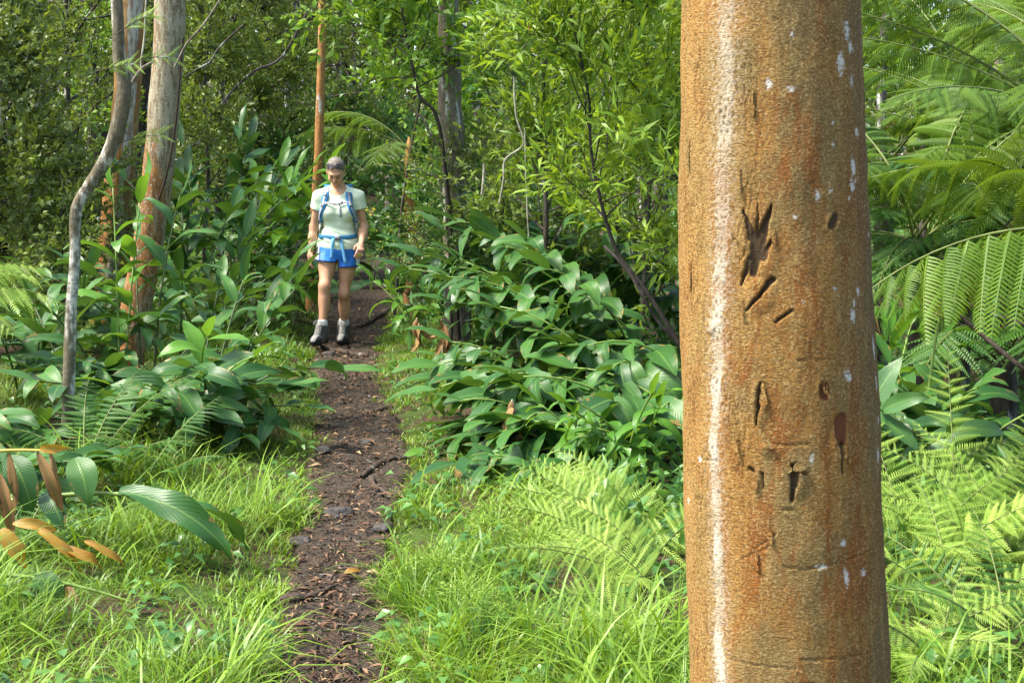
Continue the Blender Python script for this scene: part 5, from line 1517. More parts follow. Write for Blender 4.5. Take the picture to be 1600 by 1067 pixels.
def fern(label, px, Y, fronds, seed, key='bracken', lmax=0.22, pairs=16, z=None, group='ferns', shape='tri', hang=0.1, dark=False, r=0.005, cat='fern', name='fern', trunk=None, start=0.2, x=None, roll=0.15, sweep=(0.15, 0.75), face=0.0, tmat='dark_bark'):
    g = np.random.default_rng(seed)
    b = base_at(px, Y) if x is None else np.array([x, Y, H(x, Y) - 0.02])
    t = root(name, b, label, cat, group)
    o = np.zeros(3)
    if trunk:
        hz = trunk
        V, Q, T, A = tube(smooth_poly([(0, 0, -0.05), (0.02, 0, hz * 0.5), (0, 0, hz + 0.10)], 18), np.interp(np.linspace(0, 1, 18), [0, 0.75, 0.9, 1], [0.085, 0.07, 0.05, 0.012]), 14)
        V = V * (1 + 0.0 * V) + 0.012 * noise3(V * 30)[:, None] * np.array([1, 1, 0])
        link('trunk', mk('trunk', V, Q, T, A, M[tmat]), t)
        o = np.array([0, 0, hz])
    if trunk and px > 800:
        for az in (150 + 60 * g.random(), 265 + 30 * g.random()):
            fr_ = frond(t, o, math.radians(az), math.radians(-5), 0.9 + 0.3 * g.random(), math.radians(75), 13, 'dead', g, 0.2, 'lens', 0.25, 0.6, 0.0, r, True)
            fr_['label'] = 'dead brown frond hanging against the trunk'
    for az, pit, L, arch in fronds:
        frond(t, o + 0.03 * g.normal(size=3) * np.array([1, 1, 0.3]), math.radians(az + 5 * g.normal()), math.radians(pit), L, math.radians(arch), pairs, key, g, lmax * (0.7 + 0.3 * L / max(f[2] for f in fronds)), shape, start, hang, roll * g.normal() - face * math.cos(math.radians(az)), r, dark, sweep)
    return t


def ffan(n, az0, az1, p0, p1, l0, l1, a0, a1, seed):
    g = random.Random(seed)
    return [(az0 + (az1 - az0) * (i + 0.2 + 0.6 * g.random()) / n, g.uniform(p0, p1), g.uniform(l0, l1), g.uniform(a0, a1)) for i in range(n)]


def build_ferns():
    B = 'bright bracken around the near trunk'
    fern('bright bracken with a saw edged frond pointing at the path above the grass', 1030, 5.7, [(182, 38, 0.69, 30), (196, 50, 0.62, 45), (165, 55, 0.57, 40), (225, 52, 0.53, 50), (140, 62, 0.62, 50)], 60, lmax=0.204, pairs=19, group=B, face=0.65, r=0.004)
    fern('pale green bracken whose lowest frond reaches furthest over the grass', 1040, 5.0, [(186, 40, 0.70, 50), (200, 52, 0.55, 60), (172, 58, 0.53, 55), (235, 50, 0.44, 60), (160, 66, 0.55, 60)], 61, lmax=0.184, pairs=19, group=B, face=0.65, r=0.004)
    fern('bracken drooping at the foot of the near trunk in the tall grass', 1050, 4.5, [(200, 48, 0.44, 70), (225, 55, 0.40, 75), (180, 58, 0.44, 70), (260, 52, 0.37, 70)], 62, lmax=0.163, pairs=16, group=B, face=0.65, r=0.004)
    fern('bracken standing upright just behind the near trunk on the path side', 1075, 5.9, [(190, 46, 0.60, 50), (215, 42, 0.55, 55), (160, 50, 0.55, 55), (240, 36, 0.5, 60)], 63, lmax=0.184, pairs=19, group=B, face=0.65, r=0.004)
    fern('dark bracken low in the shade under the pale fronds', 985, 4.75, [(190, 40, 0.37, 55), (240, 45, 0.35, 60), (215, 50, 0.40, 60)], 64, lmax=0.109, pairs=14, key='darkfern', group=B, face=0.65, r=0.004)
    fern('tall bracken close to the right flank of the near trunk', 1425, 5.2, [(200, 64, 0.75, 55), (150, 68, 0.75, 50), (330, 62, 0.70, 55), (20, 62, 0.70, 50), (270, 56, 0.62, 60), (90, 74, 0.84, 45)], 65, lmax=0.204, pairs=19, group=B, face=0.65, r=0.004)
    fern('tallest bracken with an uncurling tip right of the near trunk', 1490, 5.4, [(100, 80, 1.01, 25), (180, 66, 0.79, 50), (30, 64, 0.75, 55), (290, 56, 0.66, 60), (220, 60, 0.70, 60), (340, 60, 0.70, 55)], 66, lmax=0.204, pairs=20, group=B, face=0.65, r=0.004)
    fern('bracken at the right edge spreading below the dark ginger', 1580, 5.2, [(190, 58, 0.75, 55), (160, 64, 0.75, 50), (230, 54, 0.66, 60), (270, 52, 0.62, 60), (30, 60, 0.70, 55), (120, 70, 0.79, 50)], 67, lmax=0.204, pairs=19, group=B, face=0.65, r=0.004)
    fern('bright bracken low beside the base of the near trunk on its right', 1440, 4.3, [(200, 54, 0.53, 65), (300, 50, 0.48, 65), (0, 54, 0.53, 60), (250, 46, 0.46, 65), (60, 64, 0.57, 55)], 68, lmax=0.143, pairs=16, group=B, face=0.65, r=0.004)
    fern('deep green bracken in the bottom right corner', 1560, 4.4, [(200, 56, 0.60, 65), (250, 50, 0.53, 70), (150, 62, 0.62, 55), (300, 50, 0.53, 65), (0, 56, 0.57, 60), (90, 66, 0.62, 55)], 69, lmax=0.156, pairs=16, key='darkfern', group=B, face=0.65, r=0.004)
    fern('bracken between the near trunk and the deep green bracken', 1500, 4.75, [(190, 60, 0.57, 60), (230, 52, 0.55, 65), (340, 56, 0.55, 60), (90, 70, 0.62, 50), (280, 48, 0.48, 65)], 72, lmax=0.150, pairs=16, group=B, face=0.65, r=0.004)
    fern('bracken filling the back row behind the tallest bracken', 1540, 6.0, [(190, 66, 0.79, 50), (150, 70, 0.79, 50), (250, 60, 0.70, 60), (330, 62, 0.75, 55), (40, 66, 0.79, 50)], 73, lmax=0.163, pairs=16, group=B, face=0.65, r=0.004)
    fern('bracken hugging the near trunk below the light green ginger', 1390, 5.9, [(10, 62, 0.75, 55), (60, 68, 0.79, 50), (330, 58, 0.70, 60), (290, 54, 0.62, 65)], 74, lmax=0.156, pairs=16, group=B, face=0.65, r=0.004)
    fern('bracken with crossed pale fronds at the left flank of the near trunk', 1000, 5.35, [(190, 50, 0.63, 45), (175, 60, 0.66, 45), (210, 48, 0.55, 55), (150, 66, 0.63, 45), (240, 48, 0.48, 60), (0, 60, 0.53, 50)], 75, lmax=0.190, pairs=18, group=B, face=0.7, r=0.004)
    fern('youngest bracken behind the saw edged frond, under the young bright ginger', 1000, 6.3, [(190, 42, 0.5, 50), (160, 46, 0.5, 50), (220, 40, 0.5, 55)], 76, lmax=0.170, pairs=17, group=B, face=0.6, r=0.004)
    # tree ferns
    Tf = 'tree ferns right of the near trunk'
    big = root('tree_fern', base_at(1830, 5.9), 'tree fern at the right edge with one great frond of hanging combs', 'tree fern', Tf)
    g = np.random.default_rng(70)
    b = np.array(big.location)
    V, Q, T, A = tube(smooth_poly([(0, 0, -0.05), (0.03, 0, 0.6), (0, 0, 1.2)], 14), np.linspace(0.1, 0.08, 14), 14)
    link('trunk', mk('trunk', V + 0.012 * noise3(V * 30)[:, None] * np.array([1, 1, 0]), Q, T, A, M['dark_bark']), big)
    o = np.array([0, 0, 1.2])
    frond(big, o, math.radians(184), math.radians(22), 1.45, math.radians(62), 13, 'bigfern', g, 0.55, 'lens', 0.20, 0.85, 0.0, 0.010, False, (0.30, 0.85))
    for az, pit, L, ar in ((140, 40, 1.5, 60), (225, 35, 1.3, 75), (100, 50, 1.6, 60), (30, 45, 1.4, 60), (300, 40, 1.3, 70)):
        frond(big, o, math.radians(az), math.radians(pit), L, math.radians(ar), 14, 'treefern', g, 0.42, 'lens', 0.22, 0.3, 0.2 * g.normal(), 0.009)
    kw = dict(key='treefern', group=Tf, shape='lens', cat='tree fern', name='tree_fern', r=0.009, pairs=22, hang=0.22)
    fern('tree fern whose dark stems fan out right beside the near trunk', 1430, 8.4, [(200, 62, 1.5, 60), (20, 55, 1.7, 60), (330, 42, 1.6, 55), (60, 66, 1.8, 60), (120, 64, 1.7, 65), (280, 38, 1.5, 60), (240, 50, 1.4, 70), (355, 66, 1.8, 70)], 80, lmax=0.38, trunk=1.15, **kw)
    fern('tree fern with long level fronds crossing the top right corner', 1740, 7.4, [(185, 40, 2.1, 45), (165, 48, 2.3, 50), (205, 34, 1.9, 50), (150, 60, 2.2, 55), (225, 40, 1.7, 60), (175, 62, 2.3, 70), (100, 60, 2.0, 60)], 81, lmax=0.40, trunk=1.55, **kw)
    fern('tree fern with bright arched fronds in the middle right distance', 1610, 9.8, [(190, 46, 2.1, 60), (170, 60, 2.2, 70), (220, 38, 1.8, 60), (140, 60, 2.0, 60), (260, 36, 1.7, 60), (340, 50, 1.9, 60), (60, 60, 2.0, 60)], 82, lmax=0.4, trunk=1.3, **kw)
    fern('tall tree fern overhanging the other tree ferns from behind', 1500, 11.5, [(200, 45, 2.3, 55), (170, 58, 2.3, 70), (250, 40, 2.0, 60), (310, 40, 2.0, 60), (20, 50, 2.2, 60), (120, 60, 2.2, 60), (280, 55, 2.2, 80)], 83, lmax=0.42, trunk=2.2, **kw)
    fern('tree fern low in the shade beneath the great hanging frond', 1560, 7.9, [(190, 40, 1.3, 70), (230, 35, 1.2, 75), (270, 40, 1.2, 75), (160, 55, 1.4, 65), (320, 45, 1.3, 65)], 84, lmax=0.38, trunk=0.55, **dict(kw, key='darkfern'))
    fern('tree fern partly hidden by the near trunk at its right flank', 1370, 10.2, [(10, 45, 1.8, 60), (340, 40, 1.7, 60), (50, 58, 1.9, 65), (290, 40, 1.6, 65), (180, 45, 1.7, 60)], 85, lmax=0.48, trunk=1.6, **kw)
    fern('tree fern with an orange trunk and one pale frond stretched above the walker', 641, 15.8, [(182, 30, 1.25, 55), (200, 20, 1.0, 60), (165, 48, 1.2, 70), (250, 20, 0.8, 80), (330, 40, 1.0, 60)], 86, lmax=0.36, trunk=1.75, **dict(kw, group='tree fern behind the walker', pairs=16, tmat='orange_bark'))
    kw2 = dict(kw, key='darkfern')  # darker leaf colour on two added ferns stands in for shade
    fern('shaded tree fern crowded behind the dark stemmed one', 1490, 9.0, ffan(10, 0, 360, 25, 60, 1.2, 1.6, 60, 85, 21), 87, lmax=0.36, trunk=0.95, **kw2)
    fern('shaded tree fern at the right edge under the level fronds', 1650, 8.6, ffan(10, 90, 330, 25, 60, 1.3, 1.7, 60, 85, 22), 88, lmax=0.38, trunk=1.05, **kw2)
    # left side ferns
    Lf = 'ferns left of the path'
    kd = dict(key='darkfern', group=Lf)
    fern('feathery light green fern fronds hanging in at the left edge', -150, 8.2, [(5, 58, 1.05, 95), (345, 52, 1.0, 95), (20, 64, 1.1, 95), (325, 48, 0.9, 95), (40, 66, 1.1, 90), (110, 60, 1.0, 90), (170, 55, 1.0, 95), (225, 50, 1.0, 95), (275, 50, 1.0, 95)], 90, key='bracken', lmax=0.30, pairs=20, group=Lf, shape='lens', hang=0.35, r=0.007, trunk=0.5)
    fern('fern with long combed fronds in front of the sinuous trunk', 130, 7.0, [(25, 62, 0.85, 45), (60, 66, 0.8, 50), (170, 55, 0.6, 60), (350, 50, 0.6, 65), (110, 66, 0.7, 55)], 91, lmax=0.17, pairs=22, shape='lens', hang=0.12, **dict(kd, key='darkfern'))
    fern('fern frond slanting down to the grass between the ginger and the path', 245, 6.8, [(30, 66, 0.62, 40), (215, 50, 0.62, 60), (330, 55, 0.5, 60), (180, 60, 0.55, 60)], 92, lmax=0.15, pairs=20, shape='lens', hang=0.2, **kd)
    fern('sword fern with upright yellow green fronds below the tall ginger', 320, 12.6, ffan(9, 0, 360, 66, 82, 0.65, 0.9, 25, 55, 5), 93, key='bracken', lmax=0.085, pairs=22, group=Lf, shape='lens', hang=0.0, r=0.004, start=0.08)
    fern('sword fern right of the upright one at the foot of the tall ginger', 360, 12.9, ffan(8, 0, 360, 62, 80, 0.55, 0.8, 25, 55, 6), 94, key='bracken', lmax=0.08, pairs=22, group=Lf, shape='lens', hang=0.0, r=0.004, start=0.08)
    fern('small fern in the grass behind the long fallen leaves', 215, 6.1, ffan(5, 0, 360, 30, 55, 0.3, 0.42, 40, 60, 7), 95, lmax=0.10, pairs=14, shape='tri', hang=0.1, **kd)
    fern('yellow green bracken beyond the dark ginger left of the striped trunk', 95, 10.6, ffan(6, 0, 360, 55, 75, 0.7, 0.95, 40, 60, 8), 96, key='bracken', lmax=0.22, pairs=14, group=Lf)
    fern('pale bracken low at the left edge beyond the feathery fern', 30, 11.8, ffan(6, 0, 360, 50, 75, 0.7, 0.9, 40, 60, 9), 97, key='bracken', lmax=0.22, pairs=14, group=Lf)
    build_sedges()
    build_vines()
    build_flowers()


def build_sedges():
    """Umbrella sedges in the near grass: a stem with a whorl of narrow blades and a tuft of spikelets."""
    g = np.random.default_rng(44)
    for px, Y, h, lab in ((770, 5.0, 0.30, 'umbrella sedge with a whorl of narrow blades in the grass below the bracken'), (690, 4.75, 0.24, 'short umbrella sedge nearest the path in the bottom grass'),
                          (840, 4.9, 0.26, 'umbrella sedge close under the drooping bracken tip'), (735, 4.5, 0.2, 'umbrella sedge low at the bottom of the view')):
        b = base_at(px, Y)
        t = root('sedge', b, lab, 'sedge', 'umbrella sedges')
        V, Q, T, A = tube(smooth_poly([(0, 0, 0), (0.01, 0, h * .5), (0.0, 0.01, h)], 8), np.linspace(0.003, 0.002, 8), 5)
        link('stem', mk('stem', V, Q, T, A, M['stalk']), t)
        n = 14
        az = np.linspace(0, 6.283, n, endpoint=False) + 0.2 * g.normal(size=n)
        V, Q, T, A = grass_blades(np.zeros(n), np.zeros(n), np.full(n, h), az, g.uniform(0.10, 0.24, n), np.full(n, 0.007), np.full(n, 1.0), g.uniform(0.4, 1.2, n), g.random(n))
        link('blades', mk('blades', V, Q, T, A, M['grass']), t)
        m = 500
        u = g.normal(size=(m, 3)); u[:, 2] = np.abs(u[:, 2]) * 0.8
        u = unit(u)
        pos = np.array([0, 0, h]) + u * (0.02 + 0.085 * g.random((m, 1)) ** 0.7)
        V, T, A = leaf_cloud2(pos, u + 0.5 * g.normal(size=(m, 3)), g.normal(size=(m, 3)), 0.02, 0.004, g.random(m))
        o = link('flower_head', mk('flower_head', V, None, T, A, M['bracken']), t)
        tag(o, kind='stuff')


def build_vines():
    def vine(label, pts, r, mat='pale_vine', name='vine', cat='vine', grp=None):
        sp = smooth_poly(pts, max(24, len(pts) * 8))
        g = np.random.default_rng(len(label))
        sp = sp + 0.008 * np.stack([noise3(sp * 7 + k * 9) for k in range(3)], 1)
        b = sp[0].copy()
        V, Q, T, A = tube(sp - b, r, 6)
        o = link(name, mk(name, V, Q, T, A, M[mat]))
        o.location = b
        tag(o, label, cat, grp)
    vine('long pale dry vine hanging in an S through the thicket', [P(803, 120, 10.2), P(806, 180, 10.2), P(818, 225, 10.2), P(790, 250, 10.2), P(787, 280, 10.2), P(780, 318, 10.2)], 0.008)
    vine('thin straight pale vine hanging beside the curved black stem', [P(820, 200, 10.0), P(821, 260, 10.0), P(824, 330, 10.0), P(826, 380, 10.0)], 0.005)
    vine('pale vine arching between the willow leaved shrubs near the trunk', [P(985, 55, 9.0), P(970, 75, 9.0), P(955, 110, 9.0), P(953, 145, 9.0)], 0.006)
    vine('short whitish hanging stick under the bright sapling', [P(757, 255, 10.5), P(756, 275, 10.5), P(753, 305, 10.5)], 0.011)
    vine('bare grey twig slanting up across the leaning tree top', [P(272, 105, 9.5), P(290, 72, 9.5), P(318, 38, 9.5), P(350, -8, 9.5)], 0.007, 'grey_bark', 'twig', 'twig')
    vine('bare forked twig bridging the striped trunk and the blackish trunk', [P(200, 140, 9.0), P(213, 120, 9.0), P(222, 108, 9.0), P(238, 98, 9.0)], 0.010, 'grey_bark', 'twig', 'twig')
    vine('thin white aerial root hanging before the blackish trunk', [P(229, -10, 9.2), P(226, 50, 9.2), P(221, 100, 9.2), P(222, 112, 9.2)], 0.006)
    vine('grey crooked bare branch behind the leaning tree', [P(290, 120, 14), P(315, 105, 14), P(330, 95, 14), P(345, 72, 14), P(380, 40, 14)], 0.010, 'dark_bark', 'twig', 'twig')
    vine('long dark limb curving through the olive trees', [P(320, 190, 17), P(345, 165, 17), P(365, 140, 17), P(400, 110, 17), P(440, 90, 17), P(480, 20, 17)], 0.016, 'dark_bark', 'branch', 'branch')
    vine('fallen brown frond stem leaning in the shade under the great hanging frond', [P(1480, 480, 6.8), P(1530, 520, 6.8), P(1590, 570, 6.7), P(1640, 600, 6.7)], 0.012, 'root', 'fallen_stick', 'stick')
    vine('second fallen stem beside it deep in the shade', [P(1500, 470, 7.2), P(1560, 495, 7.2), P(1640, 520, 7.2)], 0.012, 'root', 'fallen_stick', 'stick')
    vine('tall green grass stem rising between the ginger and the near trunk on the right', [P(1452, 610, 6.0), P(1458, 560, 6.0), P(1464, 520, 6.0), P(1468, 500, 6.0)], 0.006, 'stalk', 'grass_stem', 'grass stem')
    vine('dark crooked low branch crossing the ginger bank', [P(1080, 560, 8.0), P(1030, 505, 8.0), P(1005, 465, 8.0), P(985, 430, 8.05), P(962, 402, 8.1), P(945, 385, 8.2)], 0.010, 'black_bark', 'branch', 'branch')


def build_flowers():
    pet = flat_mat('yellow_petal', (0.75, 0.55, 0.02), 0.5, 0.3, 0.2, 30)
    b = base_at(580, 17.0)
    t = root('yellow_flower_plant', b, 'small plant with a spray of yellow flowers beside the left shoulder of the walker', 'flowers')
    g = np.random.default_rng(6)
    mb, pos = MB(), []
    for k in range(9):
        e = np.array([0.12 * g.normal(), 0.1 * g.normal(), 0.82 + 0.10 * g.normal()])
        V, Q, T, A = tube(smooth_poly([(0, 0, 0), e * [0.3, 0.3, 0.6], e], 8), 0.004, 5)
        mb.add(V, Q, T, A)
        for q in range(9):
            az = q * 0.7 + g.random()
            pos.append((e + 0.03 * g.normal(size=3), (math.cos(az), math.sin(az), 0.4)))
    link('stem', mb.mesh('stem', M['stalk']), t)
    pp = np.array([p for p, d in pos]); dd = np.array([d for p, d in pos])
    V, T, A = leaf_cloud(pp, dd, np.tile([0, -0.3, 1.0], (len(pp), 1)), 0.05, 0.025, g.random(len(pp)))
    o = link('petals', mk('petals', V, None, T, A, pet), t)
    tag(o, kind='stuff')
    # feathery sprigs of a sapling crossing the trunks, and a hanging dead leaf
    for px, py, Y, d, lab in ((180, 55, 7.3, (0.75, -0.1, 0.45), 'light green feathery sprig lying across the top of the leaning tree'), (150, 112, 7.3, (0.95, -0.1, 0.2), 'feathery sprig crossing the sinuous trunk at its upper bend'),
                              (205, 95, 7.4, (0.8, -0.1, 0.1), 'small feathery sprig before the pale stripe of the orange tree'), (190, 222, 7.4, (0.9, -0.1, 0.2), 'feathery sprig just above the bend of the sinuous trunk')):
        b = P(px, py, Y)
        t = root('feathery_sprig', b, lab, 'sprig', 'feathery sprigs')
        dv = unit(np.array(d))
        pts = smooth_poly([(0, 0, 0), dv * 0.12, dv * 0.24 + [0, 0, -0.01]], 8)
        V, Q, T, A = tube(pts, np.linspace(0.003, 0.0015, 8), 5)
        link('stem', mk('stem', V, Q, T, A, M['twig']), t)
        for k in range(5):
            for sg in (-1, 1):
                dd = dv * 0.8 + np.array([0, 0, 0.55 * sg]) + 0.15 * g.normal(size=3)
                link('leaflet', PIN['bracken'][k % 4], t, frame_matrix(pts[2 + k], dd, np.array([0.1, -1, 0.3]), g.uniform(0.06, 0.10)))
    b = P(826, 40, 9.6)
    t = root('hanging_leaf', b, 'curled red brown dead leaf hanging in the top of the thicket', 'dead leaf')
    put_leaf(t, np.zeros(3), np.array([0.3, 0, -1.0]), np.array([0.6, -1, 0]), 0.22, 0.05, 'brown', g, None, 1)
    # single fallen leaves that catch the eye on the path
    for k, (px, py, mt, L, lab) in enumerate([(538, 896, 'yellow', 0.075, 'bright yellow fallen leaf on the near stretch of path'), (632, 712, 'ginger_light', 0.16, 'pale green fallen leaf at the wide bend beside the forked root')]):
        q = ground_flat(px, py)
        z = float(path_top(q[0], q[1])[0]) + 0.012
        o = link('fallen_leaf', BL[mt][0], None, frame_matrix((q[0], q[1], z), np.array([0.8, 0.5, 0.15]), np.array([0.1, -0.3, 1]), (L, L * 1.5, L)))
        tag(o, lab, 'leaf', 'single fallen leaves')
# ------------------------------------------------------------------ the walker
def rc(p, a, b, r1, r2):
    a, b = np.asarray(a, float), np.asarray(b, float)
    ab = b - a
    t = np.clip(((p - a) @ ab) / (ab @ ab), 0, 1)
    return np.linalg.norm(p - a - t[:, None] * ab, axis=1) - (r1 + (r2 - r1) * t)


def el(p, c, r, rot=None):
    q = p - np.asarray(c, float)
    if rot is not None:
        q = q @ rot
    r = np.asarray(r, float)
    k0 = np.linalg.norm(q / r, axis=1)
    k1 = np.linalg.norm(q / (r * r), axis=1) + 1e-9
    return k0 * (k0 - 1.0) / k1


def smin(a, b, k):
    h = np.clip(0.5 + 0.5 * (b - a) / k, 0, 1)
    return b * (1 - h) + a * h - k * h * (1 - h)


def smax(a, b, k):
    return -smin(-a, -b, k)


def surface_nets(f, lo, hi, h):
    lo, hi = np.asarray(lo, float), np.asarray(hi, float)
    n = np.ceil((hi - lo) / h).astype(int) + 1
    ax = [lo[i] + h * np.arange(n[i]) for i in range(3)]
    v = np.empty(n)
    for i in range(n[0]):
        Yg, Zg = np.meshgrid(ax[1], ax[2], indexing='ij')
        p = np.stack([np.full(Yg.size, ax[0][i]), Yg.ravel(), Zg.ravel()], 1)
        v[i] = f(p).reshape(n[1], n[2])
    ins = v < 0
    c = np.zeros(n - 1, int)
    for dx in (0, 1):
        for dy in (0, 1):
            for dz in (0, 1):
                c += ins[dx:n[0] - 1 + dx, dy:n[1] - 1 + dy, dz:n[2] - 1 + dz]
    act = (c > 0) & (c < 8)
    idx = -np.ones(n - 1, int)
    cells = np.argwhere(act)
    idx[act] = np.arange(len(cells))
    acc, cnt = np.zeros((len(cells), 3)), np.zeros(len(cells))
    I, J, K = cells.T
    cor = [(0, 0, 0), (1, 0, 0), (0, 1, 0), (1, 1, 0), (0, 0, 1), (1, 0, 1), (0, 1, 1), (1, 1, 1)]
    for a, b in ((0, 1), (2, 3), (4, 5), (6, 7), (0, 2), (1, 3), (4, 6), (5, 7), (0, 4), (1, 5), (2, 6), (3, 7)):
        A_, B_ = np.array(cor[a]), np.array(cor[b])
        va, vb = v[I + A_[0], J + A_[1], K + A_[2]], v[I + B_[0], J + B_[1], K + B_[2]]
        x = (va < 0) != (vb < 0)
        t = np.where(x, va / np.where(x, va - vb, 1), 0)
        acc += np.where(x[:, None], A_ + t[:, None] * (B_ - A_), 0)
        cnt += x
    V = lo + h * (cells + acc / np.maximum(cnt, 1)[:, None])
    F = []
    for axis in range(3):
        d = np.zeros(3, int); d[axis] = 1
        s0 = tuple(slice(0, n[k] - (1 if k == axis else 0)) for k in range(3))
        s1 = tuple(slice(1 if k == axis else 0, n[k]) for k in range(3))
        e = np.argwhere(ins[s0] != ins[s1])
        o1, o2 = [k for k in range(3) if k != axis]
        e = e[(e[:, o1] > 0) & (e[:, o2] > 0) & (e[:, o1] < n[o1] - 1) & (e[:, o2] < n[o2] - 1)]
        q = []
        for da, db in ((-1, -1), (0, -1), (0, 0), (-1, 0)):
            w = e.copy(); w[:, o1] += da; w[:, o2] += db
            q.append(idx[w[:, 0], w[:, 1], w[:, 2]])
        q = np.stack(q, 1)
        flip = ins[e[:, 0], e[:, 1], e[:, 2]]
        if axis == 1:
            flip = ~flip
        q[~flip] = q[~flip][:, ::-1]
        F.append(q)
    return V, np.concatenate(F)


def ribbon(pts, nrm, w, th, mat, name):
    """A strap: a rounded band along pts, nrm pointing out of the body."""
    pts, nrm = np.asarray(pts, float), unit(nrm)
    k = len(pts)
    tan = unit(np.gradient(pts, axis=0))
    side = unit(np.cross(tan, nrm))
    w = np.broadcast_to(w, (k,))[:, None]
    prof = [(-0.5, 0), (-0.45, 1), (0.45, 1), (0.5, 0), (0.45, -0.6), (-0.45, -0.6)]
    V = np.stack([pts + side * w * a + nrm * th * b for a, b in prof], 1).reshape(-1, 3)
    n = len(prof)
    i, j = np.meshgrid(np.arange(k - 1), np.arange(n), indexing='ij')
    Q = np.stack([i * n + j, (i + 1) * n + j, (i + 1) * n + (j + 1) % n, i * n + (j + 1) % n], -1).reshape(-1, 4)
    Q = np.concatenate([Q, [[0, 1, 2, 3], [0, 3, 4, 5]], np.array([[3, 2, 1, 0], [5, 4, 3, 0]]) + (k - 1) * n])
    return mk(name, V, Q, mat=mat)


def rotx(a):
    c, s = math.cos(a), math.sin(a)
    return np.array([[1, 0, 0], [0, c, -s], [0, s, c]])


